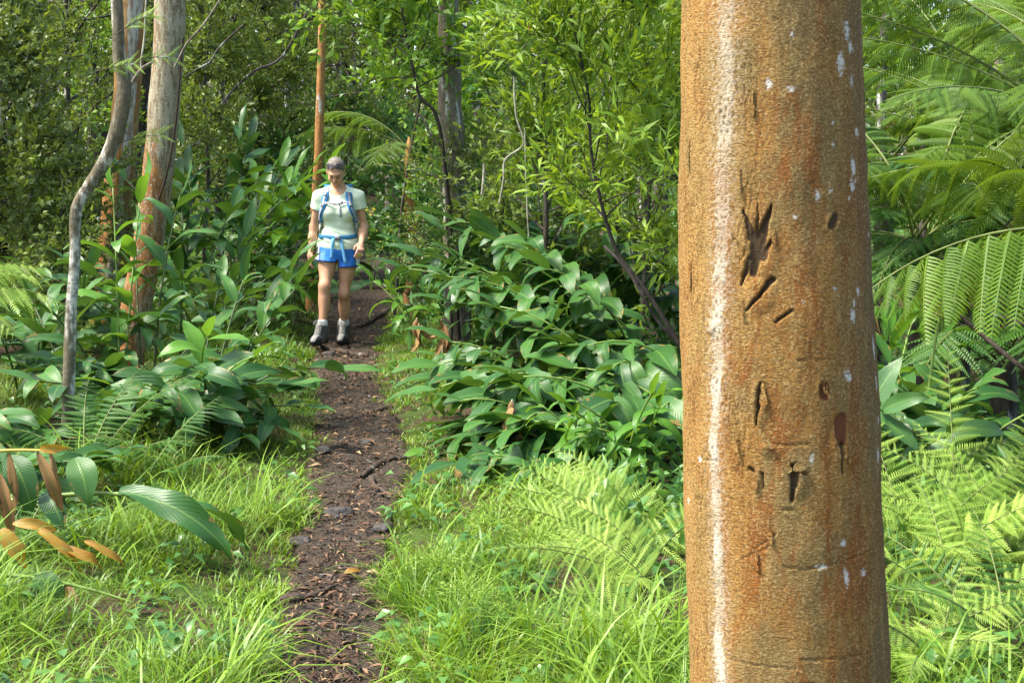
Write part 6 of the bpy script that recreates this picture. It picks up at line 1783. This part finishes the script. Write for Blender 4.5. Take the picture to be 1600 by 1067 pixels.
def build_person():
    g0 = ground_flat(528, 538)
    px, pyw = g0[0], g0[1]
    zg = float(path_top(px, pyw)[0])
    base = np.array([px, pyw, zg])
    root_p = root('person', base, 'walker looking down, in a pale mint top, blue shorts and hiking boots', 'person')

    # joints: X to the viewer's right, Y away from the camera, Z up, ground at 0
    HC = np.array([0.012, -0.062, 1.550])            # head centre
    ht = math.radians(33)                            # the head looks down
    HR = rotx(ht).T
    shL, shR = np.array([-0.145, 0.0, 1.325]), np.array([0.197, 0.0, 1.325])
    elL, elR = np.array([-0.205, 0.035, 1.055]), np.array([0.248, 0.03, 1.06])
    wrL, wrR = np.array([-0.225, -0.035, 0.835]), np.array([0.238, -0.165, 0.92])
    hipL, hipR = np.array([-0.072, 0.01, 0.85]), np.array([0.108, 0.015, 0.85])
    knL, knR = np.array([-0.088, -0.17, 0.54]), np.array([0.064, -0.02, 0.470])
    anL, anR = np.array([-0.110, -0.225, 0.135]), np.array([0.040, 0.15, 0.12])

    def arm(p, s, e, w, flex):
        d = rc(p, s, e, 0.042, 0.033)
        d = smin(d, rc(p, e, e + (w - e) * 0.45, 0.037, 0.036), 0.03)
        return smin(d, rc(p, e + (w - e) * 0.4, w, 0.033, 0.022), 0.03)

    def hand(p, w, fwd, pal, thumb, curl):
        """Palm and five bent fingers; fwd is the hand's direction, pal points out of the palm, thumb to the thumb's side."""
        fwd, pal, thumb = unit(fwd), unit(pal), unit(thumb)
        c = w + fwd * 0.045
        R_ = np.stack([thumb, fwd, pal], 1)
        d = smin(rc(p, w, w + fwd * 0.03, 0.022, 0.024), el(p, c, (0.038, 0.048, 0.017), R_), 0.02)
        for k, (off, L) in enumerate(((0.026, 0.068), (0.009, 0.076), (-0.009, 0.070), (-0.026, 0.055))):
            a = w + fwd * 0.082 + thumb * off
            q = a
            ang = curl * 0.45
            for s_, r_ in ((0.45, 0.0088), (0.32, 0.008), (0.26, 0.0072)):
                nx = q + (fwd * math.cos(ang) + pal * math.sin(ang) + thumb * off * 0.8) * L * s_
                d = smin(d, rc(p, q, nx, r_, r_ * 0.93), 0.006)
                q = nx
                ang += curl * 0.75
        a = w + fwd * 0.022 + thumb * 0.026
        b = a + unit(thumb * 0.75 + fwd * 0.75 + pal * 0.35) * 0.036
        c2 = b + unit(fwd * 0.9 + pal * 0.6 + thumb * 0.05) * 0.03
        d = smin(d, rc(p, a, b, 0.0125, 0.0105), 0.012)
        return smin(d, rc(p, b, c2, 0.0105, 0.0085), 0.005)

    def leg(p, h, k, a, front):
        d = rc(p, h, k, 0.079, 0.049)
        d = smin(d, el(p, h + (k - h) * 0.35 + [0, -0.01, 0], (0.074, 0.076, 0.15)), 0.04)
        d = smin(d, el(p, k + [0, -0.018, 0.004], (0.045, 0.042, 0.055)), 0.025)
        d = smin(d, rc(p, k, a, 0.046, 0.032), 0.035)
        return smin(d, el(p, k + (a - k) * 0.30 + [0, 0.026, 0], (0.052, 0.056, 0.125)), 0.03)

    def trunk_(p, g=0.0):
        d = el(p, (0.024, 0.0, 1.24), (0.140 + g, 0.098 + g, 0.165 + g))
        d = smin(d, el(p, (0.024, 0.0, 1.06), (0.120 + g, 0.095 + g, 0.16 + g)), 0.07)
        d = smin(d, el(p, (0.018, 0.01, 0.90), (0.168 + g, 0.115 + g, 0.135 + g)), 0.07)
        for sx in (-1, 1):
            d = smin(d, el(p, (0.024 + sx * 0.072, -0.078, 1.195), (0.068 + g, 0.058 + g, 0.066 + g)), 0.04)
        d = smin(d, rc(p, shL + [0.015, 0, 0.0], (0.0, 0.02, 1.385), 0.052 + g, 0.05 + g), 0.05)
        return smin(d, rc(p, shR - [0.015, 0, 0.0], (0.045, 0.02, 1.385), 0.052 + g, 0.05 + g), 0.05)

    def head(p):
        q = (p - HC) @ HR.T if False else (p - HC) @ rotx(-ht).T
        d = el(q, (0, 0.012, 0.025), (0.073, 0.092, 0.088))
        d = smin(d, el(q, (0, -0.022, -0.035), (0.060, 0.068, 0.075)), 0.04)
        d = smin(d, el(q, (0, -0.062, -0.093), (0.026, 0.024, 0.02)), 0.03)          # chin
        d = smin(d, el(q, (0, -0.080, 0.020), (0.05, 0.02, 0.014)), 0.02)            # brow
        for sx in (-1, 1):
            d = smax(d, -el(q, (sx * 0.031, -0.098, -0.002), (0.020, 0.017, 0.012)), 0.014)   # eye sockets
            d = smin(d, el(q, (sx * 0.031, -0.073, -0.003), (0.014, 0.012, 0.010)), 0.004)   # lids
            d = smin(d, el(q, (sx * 0.040, -0.066, -0.035), (0.022, 0.02, 0.02)), 0.02)      # cheeks
            d = smin(d, el(q, (sx * 0.076, 0.010, -0.010), (0.010, 0.018, 0.030)), 0.006)    # ears
        d = smin(d, rc(q, (0, -0.088, 0.008), (0, -0.108, -0.030), 0.009, 0.0125), 0.012)    # nose
        for sx in (-1, 1):
            d = smin(d, el(q, (sx * 0.011, -0.098, -0.034), (0.008, 0.010, 0.007)), 0.006)
        d = smin(d, el(q, (0, -0.086, -0.058), (0.024, 0.010, 0.006)), 0.006)                # lips
        d = smin(d, el(q, (0, -0.083, -0.069), (0.021, 0.010, 0.006)), 0.005)
        return d

    def body(p):
        d = trunk_(p)
        d = smin(d, rc(p, (0.022, 0.018, 1.36), (0.014, 0.0, 1.50), 0.056, 0.050), 0.04)
        d = smin(d, head(p), 0.02)
        d = smin(d, arm(p, shL, elL, wrL, 0), 0.035)
        d = smin(d, arm(p, shR, elR, wrR, 0), 0.035)
        d = smin(d, hand(p, wrL, wrL - elL + [0.0, 0.015, -0.02], (0.75, 0.5, 0.0), (0.35, -0.9, 0.1), 0.55), 0.012)
        d = smin(d, hand(p, wrR, wrR - elR + [-0.01, 0.02, -0.05], (-0.45, 0.35, -0.75), (-0.75, -0.45, 0.35), 0.95), 0.012)
        d = smin(d, leg(p, hipL, knL, anL, 1), 0.035)
        return smin(d, leg(p, hipR, knR, anR, 0), 0.03)

    skin, nt, out = newmat('skin')
    u, v, w, _ = attr(nt, 'uvw')
    tc = N(nt, 'ShaderNodeTexCoord')
    ns = N(nt, 'ShaderNodeTexNoise', {'Vector': tc.outputs['Object'], 'Scale': 30.0, 'Detail': 4.0})
    col = mixc(nt, ramp(nt, ns.outputs[0], 0.3, 0.7), (0.54, 0.285, 0.16), (0.61, 0.345, 0.205))
    col = mixc(nt, u, col, (0.40, 0.13, 0.10))
    col = mixc(nt, v, col, (0.10, 0.06, 0.04))
    col = mixc(nt, mth(nt, 'MULTIPLY', w, 0.6), col, (0.62, 0.30, 0.22))
    pr = N(nt, 'ShaderNodeBsdfPrincipled', {'Base Color': col, 'Roughness': 0.5, 'Specular IOR Level': 0.4, 'Subsurface Weight': 0.15, 'Subsurface Scale': 0.02})
    pr.inputs['Subsurface Radius'].default_value = (1.0, 0.4, 0.2)
    nt.links.new(pr.outputs[0], out.inputs[0])
    V, F = surface_nets(body, (-0.32, -0.42, 0.09), (0.36, 0.22, 1.70), 0.0066)
    q = (V - HC) @ rotx(-ht).T
    lips = np.clip(1.6 - np.maximum(np.abs(q[:, 0]) / 0.017, np.abs(q[:, 2] + 0.063) / 0.0085), 0, 1) * (q[:, 1] < -0.07)
    lash = np.zeros(len(q))
    for sx in (-1, 1):
        lash = np.maximum(lash, np.clip(2 - np.hypot((q[:, 0] - sx * 0.031) / 0.012, (q[:, 2] + 0.009) / 0.004), 0, 1))
        lash = np.maximum(lash, 0.7 * np.clip(2 - np.hypot((q[:, 0] - sx * 0.032) / 0.016, (q[:, 2] - 0.0185) / 0.0035), 0, 1))
    lash = np.clip(lash, 0, 1) * (q[:, 1] < -0.05) * (np.abs(q[:, 2]) < 0.05)
    red = np.clip(1.5 - np.linalg.norm(V - (wrR + unit(wrR - elR) * 0.07), axis=1) / 0.07, 0, 1)
    link('body', mk('body', V, F, None, np.stack([lips * 0.8, lash, red], 1), skin), root_p)

    # hair drawn back from the forehead
    def hair(p):
        q = (p - HC) @ rotx(-ht).T
        d = el(q, (0, 0.020, 0.030), (0.0800, 0.094, 0.0945))
        d = d + 0.0022 * np.sin(q[:, 0] * 260 + 6 * np.sin(q[:, 1] * 30)) * 0.7
        face = el(q, (0.0, -0.125, -0.018), (0.066, 0.085, 0.085))
        d = smax(d, -face, 0.012)
        d = smax(d, -(q[:, 2] + 0.055 + 0.25 * (q[:, 1] - 0.02) * (q[:, 1] < 0.02)), 0.01)
        return smin(d, el(q, (0.0, 0.115, 0.0), (0.028, 0.030, 0.034)), 0.02)
    hm = flat_mat('grey_hair', (0.105, 0.088, 0.07), 0.55, 0.3, 0.5, 120, 0.5, col2=(0.27, 0.24, 0.205))
    V, F = surface_nets(hair, HC + [-0.11, -0.13, -0.10], HC + [0.11, 0.19, 0.15], 0.0042)
    link('hair', mk('hair', V, F, mat=hm), root_p)

    # shirt
    def shirt(p):
        pn = p * 1.0
        d = trunk_(p, 0.010)
        d = smin(d, el(p, (0.020, 0.004, 0.90), (0.188, 0.138, 0.135)), 0.05)
        for s_, e_ in ((shL, elL), (shR, elR)):
            d = smin(d, rc(p, s_, s_ + (e_ - s_) * 0.60, 0.062, 0.060), 0.03)
            ax = unit(e_ - s_)
            cut = (p - (s_ + (e_ - s_) * 0.40)) @ ax
            near_arm = np.abs((p[:, 0] - 0.024)) > 0.155
            d = np.where(near_arm & (p[:, 2] > 1.1), smax(d, cut, 0.004), d)
        d = d + 0.0060 * noise3(pn * np.array([14, 14, 24])) - 0.001 + 0.0042 * np.sin(p[:, 2] * 95 + p[:, 0] * 42 + 4 * noise3(pn * 9)) * sstep(1.12, 1.02, p[:, 2]) * sstep(0.86, 0.93, p[:, 2])
        hem = p[:, 2] - (0.845 + 0.02 * np.sin(p[:, 0] * 18))
        d = smax(d, -hem, 0.004)
        neck = el(p, (0.020, -0.07, 1.405), (0.082, 0.12, 0.068))
        d = smax(d, -neck, 0.004)
        return smax(d, -rc(p, (0.021, 0.02, 1.38), (0.015, 0.0, 1.52), 0.072, 0.072), 0.004)
    sh_m = flat_mat('mint_jersey', (0.70, 0.82, 0.60), 0.75, 0.25, 0.05, 25, 0.1)
    V, F = surface_nets(shirt, (-0.26, -0.19, 0.82), (0.30, 0.18, 1.46), 0.0066)
    link('shirt', mk('shirt', V, F, mat=sh_m), root_p)

    # shorts with white side panels and a dark hem
    def shorts(p):
        d = el(p, (0.018, 0.004, 0.87), (0.185, 0.138, 0.15))
        for h_, k_ in ((hipL, knL), (hipR, knR)):
            d = smin(d, rc(p, h_ + [0, 0, 0.02], h_ + (k_ - h_) * 0.42, 0.102, 0.112), 0.03)
        d = d + 0.007 * noise3(p * np.array([26, 22, 10])) - 0.001
        bot = np.where(p[:, 0] < 0.018, 0.752 - 0.10 * (p[:, 0] - 0.0), 0.705 + 0.03 * (p[:, 0] - 0.1))
        d = smax(d, bot - p[:, 2], 0.003)
        d = smax(d, p[:, 2] - 0.93, 0.003)
        split = 0.010 - np.abs(p[:, 0] - 0.020) + 0.0 * p[:, 2]
        return np.where(p[:, 2] < 0.775, smax(d, split, 0.006), d)
    so_m, nt, out = newmat('blue_shorts')
    u, v, w, _ = attr(nt, 'uvw')
    tc = N(nt, 'ShaderNodeTexCoord')
    ns = N(nt, 'ShaderNodeTexNoise', {'Vector': tc.outputs['Object'], 'Scale': 18.0, 'Detail': 3.0})
    col = mixc(nt, ramp(nt, ns.outputs[0], 0.3, 0.7), (0.025, 0.17, 0.60), (0.035, 0.22, 0.70))
    col = mixc(nt, u, col, (0.70, 0.74, 0.80))
    col = mixc(nt, v, col, (0.012, 0.05, 0.24))
    pr = N(nt, 'ShaderNodeBsdfPrincipled', {'Base Color': col, 'Roughness': 0.5, 'Specular IOR Level': 0.35})
    nt.links.new(pr.outputs[0], out.inputs[0])
    V, F = surface_nets(shorts, (-0.25, -0.22, 0.68), (0.27, 0.20, 0.95), 0.0056)
    ex = np.abs(V[:, 0] - 0.018)
    side_p = sstep(0.006, -0.004, 0.158 - 0.35 * np.maximum(0, 0.80 - V[:, 2]) * 0 - (ex - 0.25 * np.maximum(0, 0.79 - V[:, 2]) * 0.6))
    bot = np.where(V[:, 0] < 0.018, 0.752 - 0.10 * V[:, 0], 0.705 + 0.03 * (V[:, 0] - 0.1))
    hemm = sstep(0.014, 0.008, V[:, 2] - bot)
    edge = sstep(0.010, 0.004, np.abs(ex - 0.156))
    link('shorts', mk('shorts', V, F, None, np.stack([side_p, np.maximum(hemm, edge * 0.8), 0 * ex], 1), so_m), root_p)

    # socks and boots
    sock_m = flat_mat('white_sock', (0.74, 0.77, 0.78), 0.85, 0.15, 0.12, 90, 0.4)
    bm, nt, out = newmat('hiking_boot')
    u, v, w, _ = attr(nt, 'uvw')
    tc = N(nt, 'ShaderNodeTexCoord')
    ns = N(nt, 'ShaderNodeTexNoise', {'Vector': tc.outputs['Object'], 'Scale': 70.0, 'Detail': 4.0})
    col = mixc(nt, ramp(nt, ns.outputs[0], 0.35, 0.65), (0.065, 0.062, 0.06), (0.125, 0.12, 0.115))
    col = mixc(nt, u, col, (0.022, 0.022, 0.024))
    col = mixc(nt, v, col, (0.015, 0.014, 0.014))
    col = mixc(nt, w, col, (0.30, 0.29, 0.27))
    pr = N(nt, 'ShaderNodeBsdfPrincipled', {'Base Color': col, 'Roughness': 0.6, 'Specular IOR Level': 0.35})
    nt.links.new(pr.outputs[0], out.inputs[0])
    lace_m = flat_mat('boot_lace', (0.62, 0.60, 0.54), 0.8, 0.2, 0.3, 200)
    for an, toe_az, lift in ((anL, math.radians(-104), 0.035), (anR, math.radians(-93), 0.0)):
        kn = knL if an is anL else knR
        ax = unit(kn - an)

        def sock(p, an=an, ax=ax):
            d = rc(p, an, an + ax * 0.125, 0.046, 0.043)
            d = d + 0.0012 * np.sin(np.arctan2(p[:, 1] - an[1], p[:, 0] - an[0]) * 26)
            return smax(d, (p - an) @ ax - 0.115, 0.004)
        V, F = surface_nets(sock, an + [-0.08, -0.09, -0.06], an + [0.08, 0.09, 0.17], 0.0055)
        link('sock', mk('sock', V, F, mat=sock_m), root_p)
        fd = np.array([math.cos(toe_az), math.sin(toe_az), 0.0])
        sd = np.array([-fd[1], fd[0], 0.0])
        hz = lift
        heel = np.array([an[0], an[1], hz]) - fd * 0.05

        def boot(p, heel=heel, fd=fd, sd=sd, an=an, ax=ax, hz=hz):
            q = np.stack([(p - heel) @ sd, (p - heel) @ fd, p[:, 2] - hz], 1)
            d = el(q, (0, 0.195, 0.050), (0.050, 0.085, 0.046))
            d = smin(d, rc(q, (0, 0.03, 0.055), (0, 0.17, 0.055), 0.043, 0.045), 0.03)
            d = smin(d, rc(q, (0, 0.02, 0.055), (0, 0.05, 0.15), 0.046, 0.052), 0.03)
            d = smin(d, rc(p, an, an + ax * 0.075, 0.054, 0.056), 0.03)
            # laced tongue ridge
            d = smin(d, rc(q, (0, 0.155, 0.092), (0, 0.085, 0.165), 0.022, 0.026), 0.02)
            d = smax(d, (p - an) @ ax - 0.070, 0.006)
            sole = smax(np.maximum(np.abs(q[:, 2] - 0.014) - 0.014, 0) * 1.0 + 0 * d, smin(el(q * [1, 1, 0], (0, 0.19, 0), (0.056, 0.095, 1)), rc(q * [1, 1, 0], (0, 0.01, 0), (0, 0.17, 0), 0.046, 0.05), 0.02), 0.004)
            return smax(smin(d, sole, 0.004), -(q[:, 2]) + 0.0, 0.003)
        V, F = surface_nets(boot, heel + [-0.12, -0.30, -hz - 0.01 + hz], heel + [0.12, 0.12, 0.25], 0.0055)
        q = np.stack([(V - heel) @ sd, (V - heel) @ fd, V[:, 2] - hz], 1)
        toe = sstep(0.185, 0.20, q[:, 1]) * sstep(0.095, 0.085, q[:, 2])
        sol = sstep(0.032, 0.026, q[:, 2])
        tong = sstep(0.028, 0.020, np.abs(q[:, 0])) * sstep(0.09, 0.10, q[:, 2] + 0.35 * (q[:, 1] - 0.14)) * (q[:, 1] > 0.05)
        bo = link('boot', mk('boot', V, F, None, np.stack([toe, sol, tong], 1), bm), root_p)
        mb = MB()
        for k in range(7):
            f = k / 6.0
            y_, z_ = 0.178 - 0.075 * f, 0.098 + 0.098 * f
            for sg in (-1, 1):
                a = heel + sd * (-0.026 * sg) + fd * (y_ - 0.004) + np.array([0, 0, z_ - 0.006])
                m_ = heel + fd * (y_ + 0.017) + np.array([0, 0, z_ + 0.014])
                b_ = heel + sd * (0.028 * sg) + fd * (y_ - 0.010) + np.array([0, 0, z_ + 0.008])
                Vt, Qt, Tt, At = tube(smooth_poly([a, m_, b_], 7), 0.0034, 5)
                mb.add(Vt, Qt, Tt, At)
        for sg in (-1, 1):
            c_ = heel + fd * 0.118 + np.array([0, 0, 0.205])
            Vt, Qt, Tt, At = tube(smooth_poly([c_, c_ + sd * 0.03 * sg + fd * 0.02 + [0, 0, 0.008], c_ + sd * 0.045 * sg + fd * 0.015 - [0, 0, 0.02], c_ + sd * 0.01 * sg + fd * 0.018 - [0, 0, 0.012]], 10), 0.003, 5)
            mb.add(Vt, Qt, Tt, At)
        link('lace', mb.mesh('lace', lace_m), bo)

    # sunglasses pushed up on the hair
    gl = root('sunglasses', base + HC, 'dark sunglasses pushed up on the grey hair of the walker', 'sunglasses')
    fm = flat_mat('glasses_frame', (0.06, 0.05, 0.055), 0.3, 0.5, 0.2, 50)
    lm = flat_mat('glasses_lens', (0.055, 0.042, 0.05), 0.08, 0.8, 0.2, 10)
    up = rotx(ht)
    mb = MB()
    for sx in (-1, 1):
        c = np.array([sx * 0.034, -0.058, 0.093])
        nrm = unit(np.array([sx * 0.35, -0.72, 0.62]))
        e1 = unit(np.cross([0, 0, 1.0], nrm)); e2 = np.cross(nrm, e1)
        a = np.linspace(0, 2 * math.pi, 20, endpoint=False)
        ring = c + np.cos(a)[:, None] * e1 * 0.031 + np.sin(a)[:, None] * e2 * 0.020
        Vl = np.concatenate([ring, [c + nrm * 0.006]]) @ up.T
        Tl = np.stack([np.arange(20), (np.arange(20) + 1) % 20, np.full(20, 20)], 1)
        link('lens', mk('lens', Vl, None, Tl, None, lm), gl)
        Vt, Qt, Tt, At = tube(np.concatenate([ring, ring[:2]]), 0.0035, 6, False)
        mb.add(Vt @ up.T, Qt, Tt, At)
        Vt, Qt, Tt, At = tube(smooth_poly([c + e1 * 0.031 * (1 if (e1[0] * sx) > 0 else -1), (sx * 0.086, -0.01, 0.075), (sx * 0.087, 0.055, 0.035)], 10), 0.0035, 5)
        mb.add(Vt @ up.T, Qt, Tt, At)
    Vt, Qt, Tt, At = tube(smooth_poly([(-0.008, -0.068, 0.093), (0, -0.070, 0.098), (0.008, -0.068, 0.093)], 5), 0.003, 5)
    mb.add(Vt @ up.T, Qt, Tt, At)
    link('frame', mb.mesh('frame', fm), gl)

    # backpack
    bp = root('backpack', base + np.array([0.02, 0.12, 0.95]), 'blue and grey backpack worn by the walker with chest strap and hip belt buckled', 'backpack')
    off = np.array([0.02, 0.12, 0.95])
    blue = flat_mat('strap_blue', (0.035, 0.22, 0.52), 0.7, 0.25, 0.25, 60)
    belt_m = flat_mat('belt_blue', (0.05, 0.23, 0.42), 0.75, 0.2, 0.2, 60)
    light = flat_mat('webbing_light_blue', (0.16, 0.46, 0.72), 0.75, 0.2, 0.15, 60)
    grey = flat_mat('webbing_grey', (0.42, 0.44, 0.47), 0.7, 0.25, 0.2, 60)
    buck = flat_mat('buckle_plastic', (0.22, 0.25, 0.28), 0.4, 0.4, 0.2, 30)
    packm = flat_mat('pack_grey', (0.50, 0.50, 0.44), 0.8, 0.2, 0.3, 20, 0.2)

    def pack(p):
        q = np.abs(p - [0.022, 0.205, 1.13]) - [0.125, 0.075, 0.215]
        d = np.linalg.norm(np.maximum(q, 0), axis=1) + np.minimum(q.max(1), 0) - 0.025
        d = smin(d, el(p, (0.022, 0.29, 1.05), (0.10, 0.05, 0.12)), 0.03)
        return d + 0.006 * noise3(p * 14)
    V, F = surface_nets(pack, (-0.16, 0.08, 0.86), (0.20, 0.37, 1.40), 0.009)
    link('pack_body', mk('pack_body', V - off, F, mat=packm), bp)

    def front(x, z, y0=-0.25, y1=0.06):
        ys = np.linspace(y0, y1, 120)
        d = shirt(np.stack([np.full(120, x), ys, np.full(120, z)], 1))
        k = np.argmax(d < 0.0)
        return ys[k] if d.min() < 0 else None

    def on_shirt(x, z, lift):
        y = front(x, z)
        if y is None:
            y = 0.0
        e = 0.012
        yx = (front(x + e, z) or y) - (front(x - e, z) or y)
        yz = (front(x, z + e) or y) - (front(x, z - e) or y)
        n = unit(np.array([yx / (2 * e), -1.0, yz / (2 * e)]))
        return np.array([x, y, z]) + n * lift, n

    for sx, xs in ((-1, [(-0.075, 1.365), (-0.078, 1.33), (-0.083, 1.28), (-0.092, 1.235), (-0.108, 1.19), (-0.122, 1.15), (-0.134, 1.10)]), (1, [(0.120, 1.365), (0.124, 1.33), (0.129, 1.28), (0.139, 1.235), (0.155, 1.19), (0.167, 1.15), (0.178, 1.10)])):
        pts, nr = [np.array([xs[0][0] * 0.95 + 0.001, 0.10, 1.385]), np.array([xs[0][0] * 0.98, 0.04, 1.425])], [np.array([0, 0.3, 1.0]), np.array([0, 0, 1.0])]
        for x, z in xs:
            p_, n_ = on_shirt(x, z, 0.010)
            pts.append(p_); nr.append(n_)
        pts, nr = np.array(pts), np.array(nr)
        pts[:, 1] = np.convolve(np.pad(pts[:, 1], 1, 'edge'), [0.25, 0.5, 0.25], 'valid') - 0.004
        ps, ns_ = smooth_poly(pts, 26), smooth_poly(nr, 26)
        stp = link('shoulder_strap', ribbon(ps - off, ns_, np.interp(np.linspace(0, 1, 26), [0, .3, .8, 1], [.055, .06, .052, .04]), 0.009, blue, 'shoulder_strap'), bp)
        link('webbing', ribbon((ps + unit(ns_) * 0.012)[8:25] - off, ns_[8:25], 0.022, 0.003, grey, 'webbing'), stp)
        for kk in (7, 14):
            link('buckle', ribbon((ps + unit(ns_) * 0.015)[kk:kk + 3] - off, ns_[kk:kk + 3], 0.034, 0.004, buck, 'buckle'), stp)
        # lower webbing running back under the arm
        x0, z0 = xs[-1]
        lo_ = [ps[-1], np.array([x0 + sx * 0.012, -0.02, 1.04]), np.array([x0 + sx * 0.010, 0.04, 0.98]), np.array([x0 - sx * 0.01, 0.11, 0.93])]
        nn_ = [ns_[-1], np.array([sx, -0.5, 0]), np.array([sx, 0, 0]), np.array([sx, 0.2, 0])]
        link('webbing', ribbon(smooth_poly(lo_, 14) - off, smooth_poly(nn_, 14), 0.022, 0.003, packm, 'webbing'), bp)
    cz = 1.262
    cp = [on_shirt(x, cz + 0.004 * math.sin((x - 0.02) * 14), 0.022) for x in np.linspace(-0.092, 0.140, 16)]
    yy = np.array([c[0] for c in cp]); yy[:, 1] = np.minimum(yy[:, 1], yy[:, 1].min() + 0.022)
    cst = link('chest_strap', ribbon(yy - off, np.array([c[1] for c in cp]), 0.020, 0.004, grey, 'chest_strap'), bp)
    link('buckle', ribbon(yy[9:12] + [0, -0.006, 0] - off, np.array([c[1] for c in cp])[9:12], 0.030, 0.007, buck, 'buckle'), cst)
    tl = [np.array([0.048, 0, z]) for z in np.linspace(cz - 0.01, cz - 0.105, 8)]
    tl = np.array([on_shirt(q[0] + 0.012 * (cz - q[2]) / 0.1, q[2], 0.012)[0] for q in tl])
    link('strap_tail', ribbon(tl - off, np.tile([0, -1.0, 0.1], (8, 1)), 0.020, 0.003, grey, 'strap_tail'), bp)
    # hip belt
    hp = []
    for a in np.linspace(-1.35, 1.35, 34):
        x = 0.022 + 0.158 * math.sin(a)
        z = 0.985 - 0.016 * math.cos(a)
        ys = np.linspace(-0.25, 0.2, 160)
        dirn = np.array([math.sin(a), -math.cos(a), 0])
        rr_ = np.linspace(0.30, 0.02, 160)
        d = shirt(np.array([0.022, 0.0, z]) + rr_[:, None] * dirn)
        k = int(np.argmax(d < 0))
        hp.append((np.array([0.022, 0, z]) + (rr_[k] + 0.006) * dirn, dirn))
    hpp, hpn = np.array([h[0] for h in hp]), np.array([h[1] for h in hp])
    hpp[1:-1] = 0.25 * hpp[:-2] + 0.5 * hpp[1:-1] + 0.25 * hpp[2:]
    hb = link('hip_belt', ribbon(hpp - off, hpn, 0.040, 0.005, belt_m, 'hip_belt'), bp)
    link('buckle', ribbon(hpp[15:20] + hpn[15:20] * 0.010 - off, hpn[15:20], 0.042, 0.009, buck, 'buckle'), hb)
    for x0, x1, z1 in ((-0.012, -0.030, 0.785), (0.055, 0.098, 0.745)):
        tail = []
        for f in np.linspace(0, 1, 10):
            x, z = x0 + (x1 - x0) * f, 0.965 + (z1 - 0.965) * f
            y1 = front(x, max(z, 0.86))
            y2 = None
            d = shorts(np.stack([np.full(80, x), np.linspace(-0.25, 0.05, 80), np.full(80, z)], 1))
            y2 = np.linspace(-0.25, 0.05, 80)[int(np.argmax(d < 0))] if d.min() < 0 else 0
            tail.append([x, min(y1 if y1 is not None else 0, y2) - 0.012, z])
        tail = np.array(tail)
        tail[:, 1] = np.minimum.accumulate(tail[:, 1])
        link('strap_tail', ribbon(tail - off, np.tile([0, -1.0, 0.0], (10, 1)), 0.026, 0.003, light, 'strap_tail'), bp)


# ------------------------------------------------------------------ build everything
build_ground()
build_path()
build_near_trunk()
build_trunks()
build_shrubs()
build_ginger()
build_ferns()
build_person()
build_roots_stones()
build_litter()
build_grass()
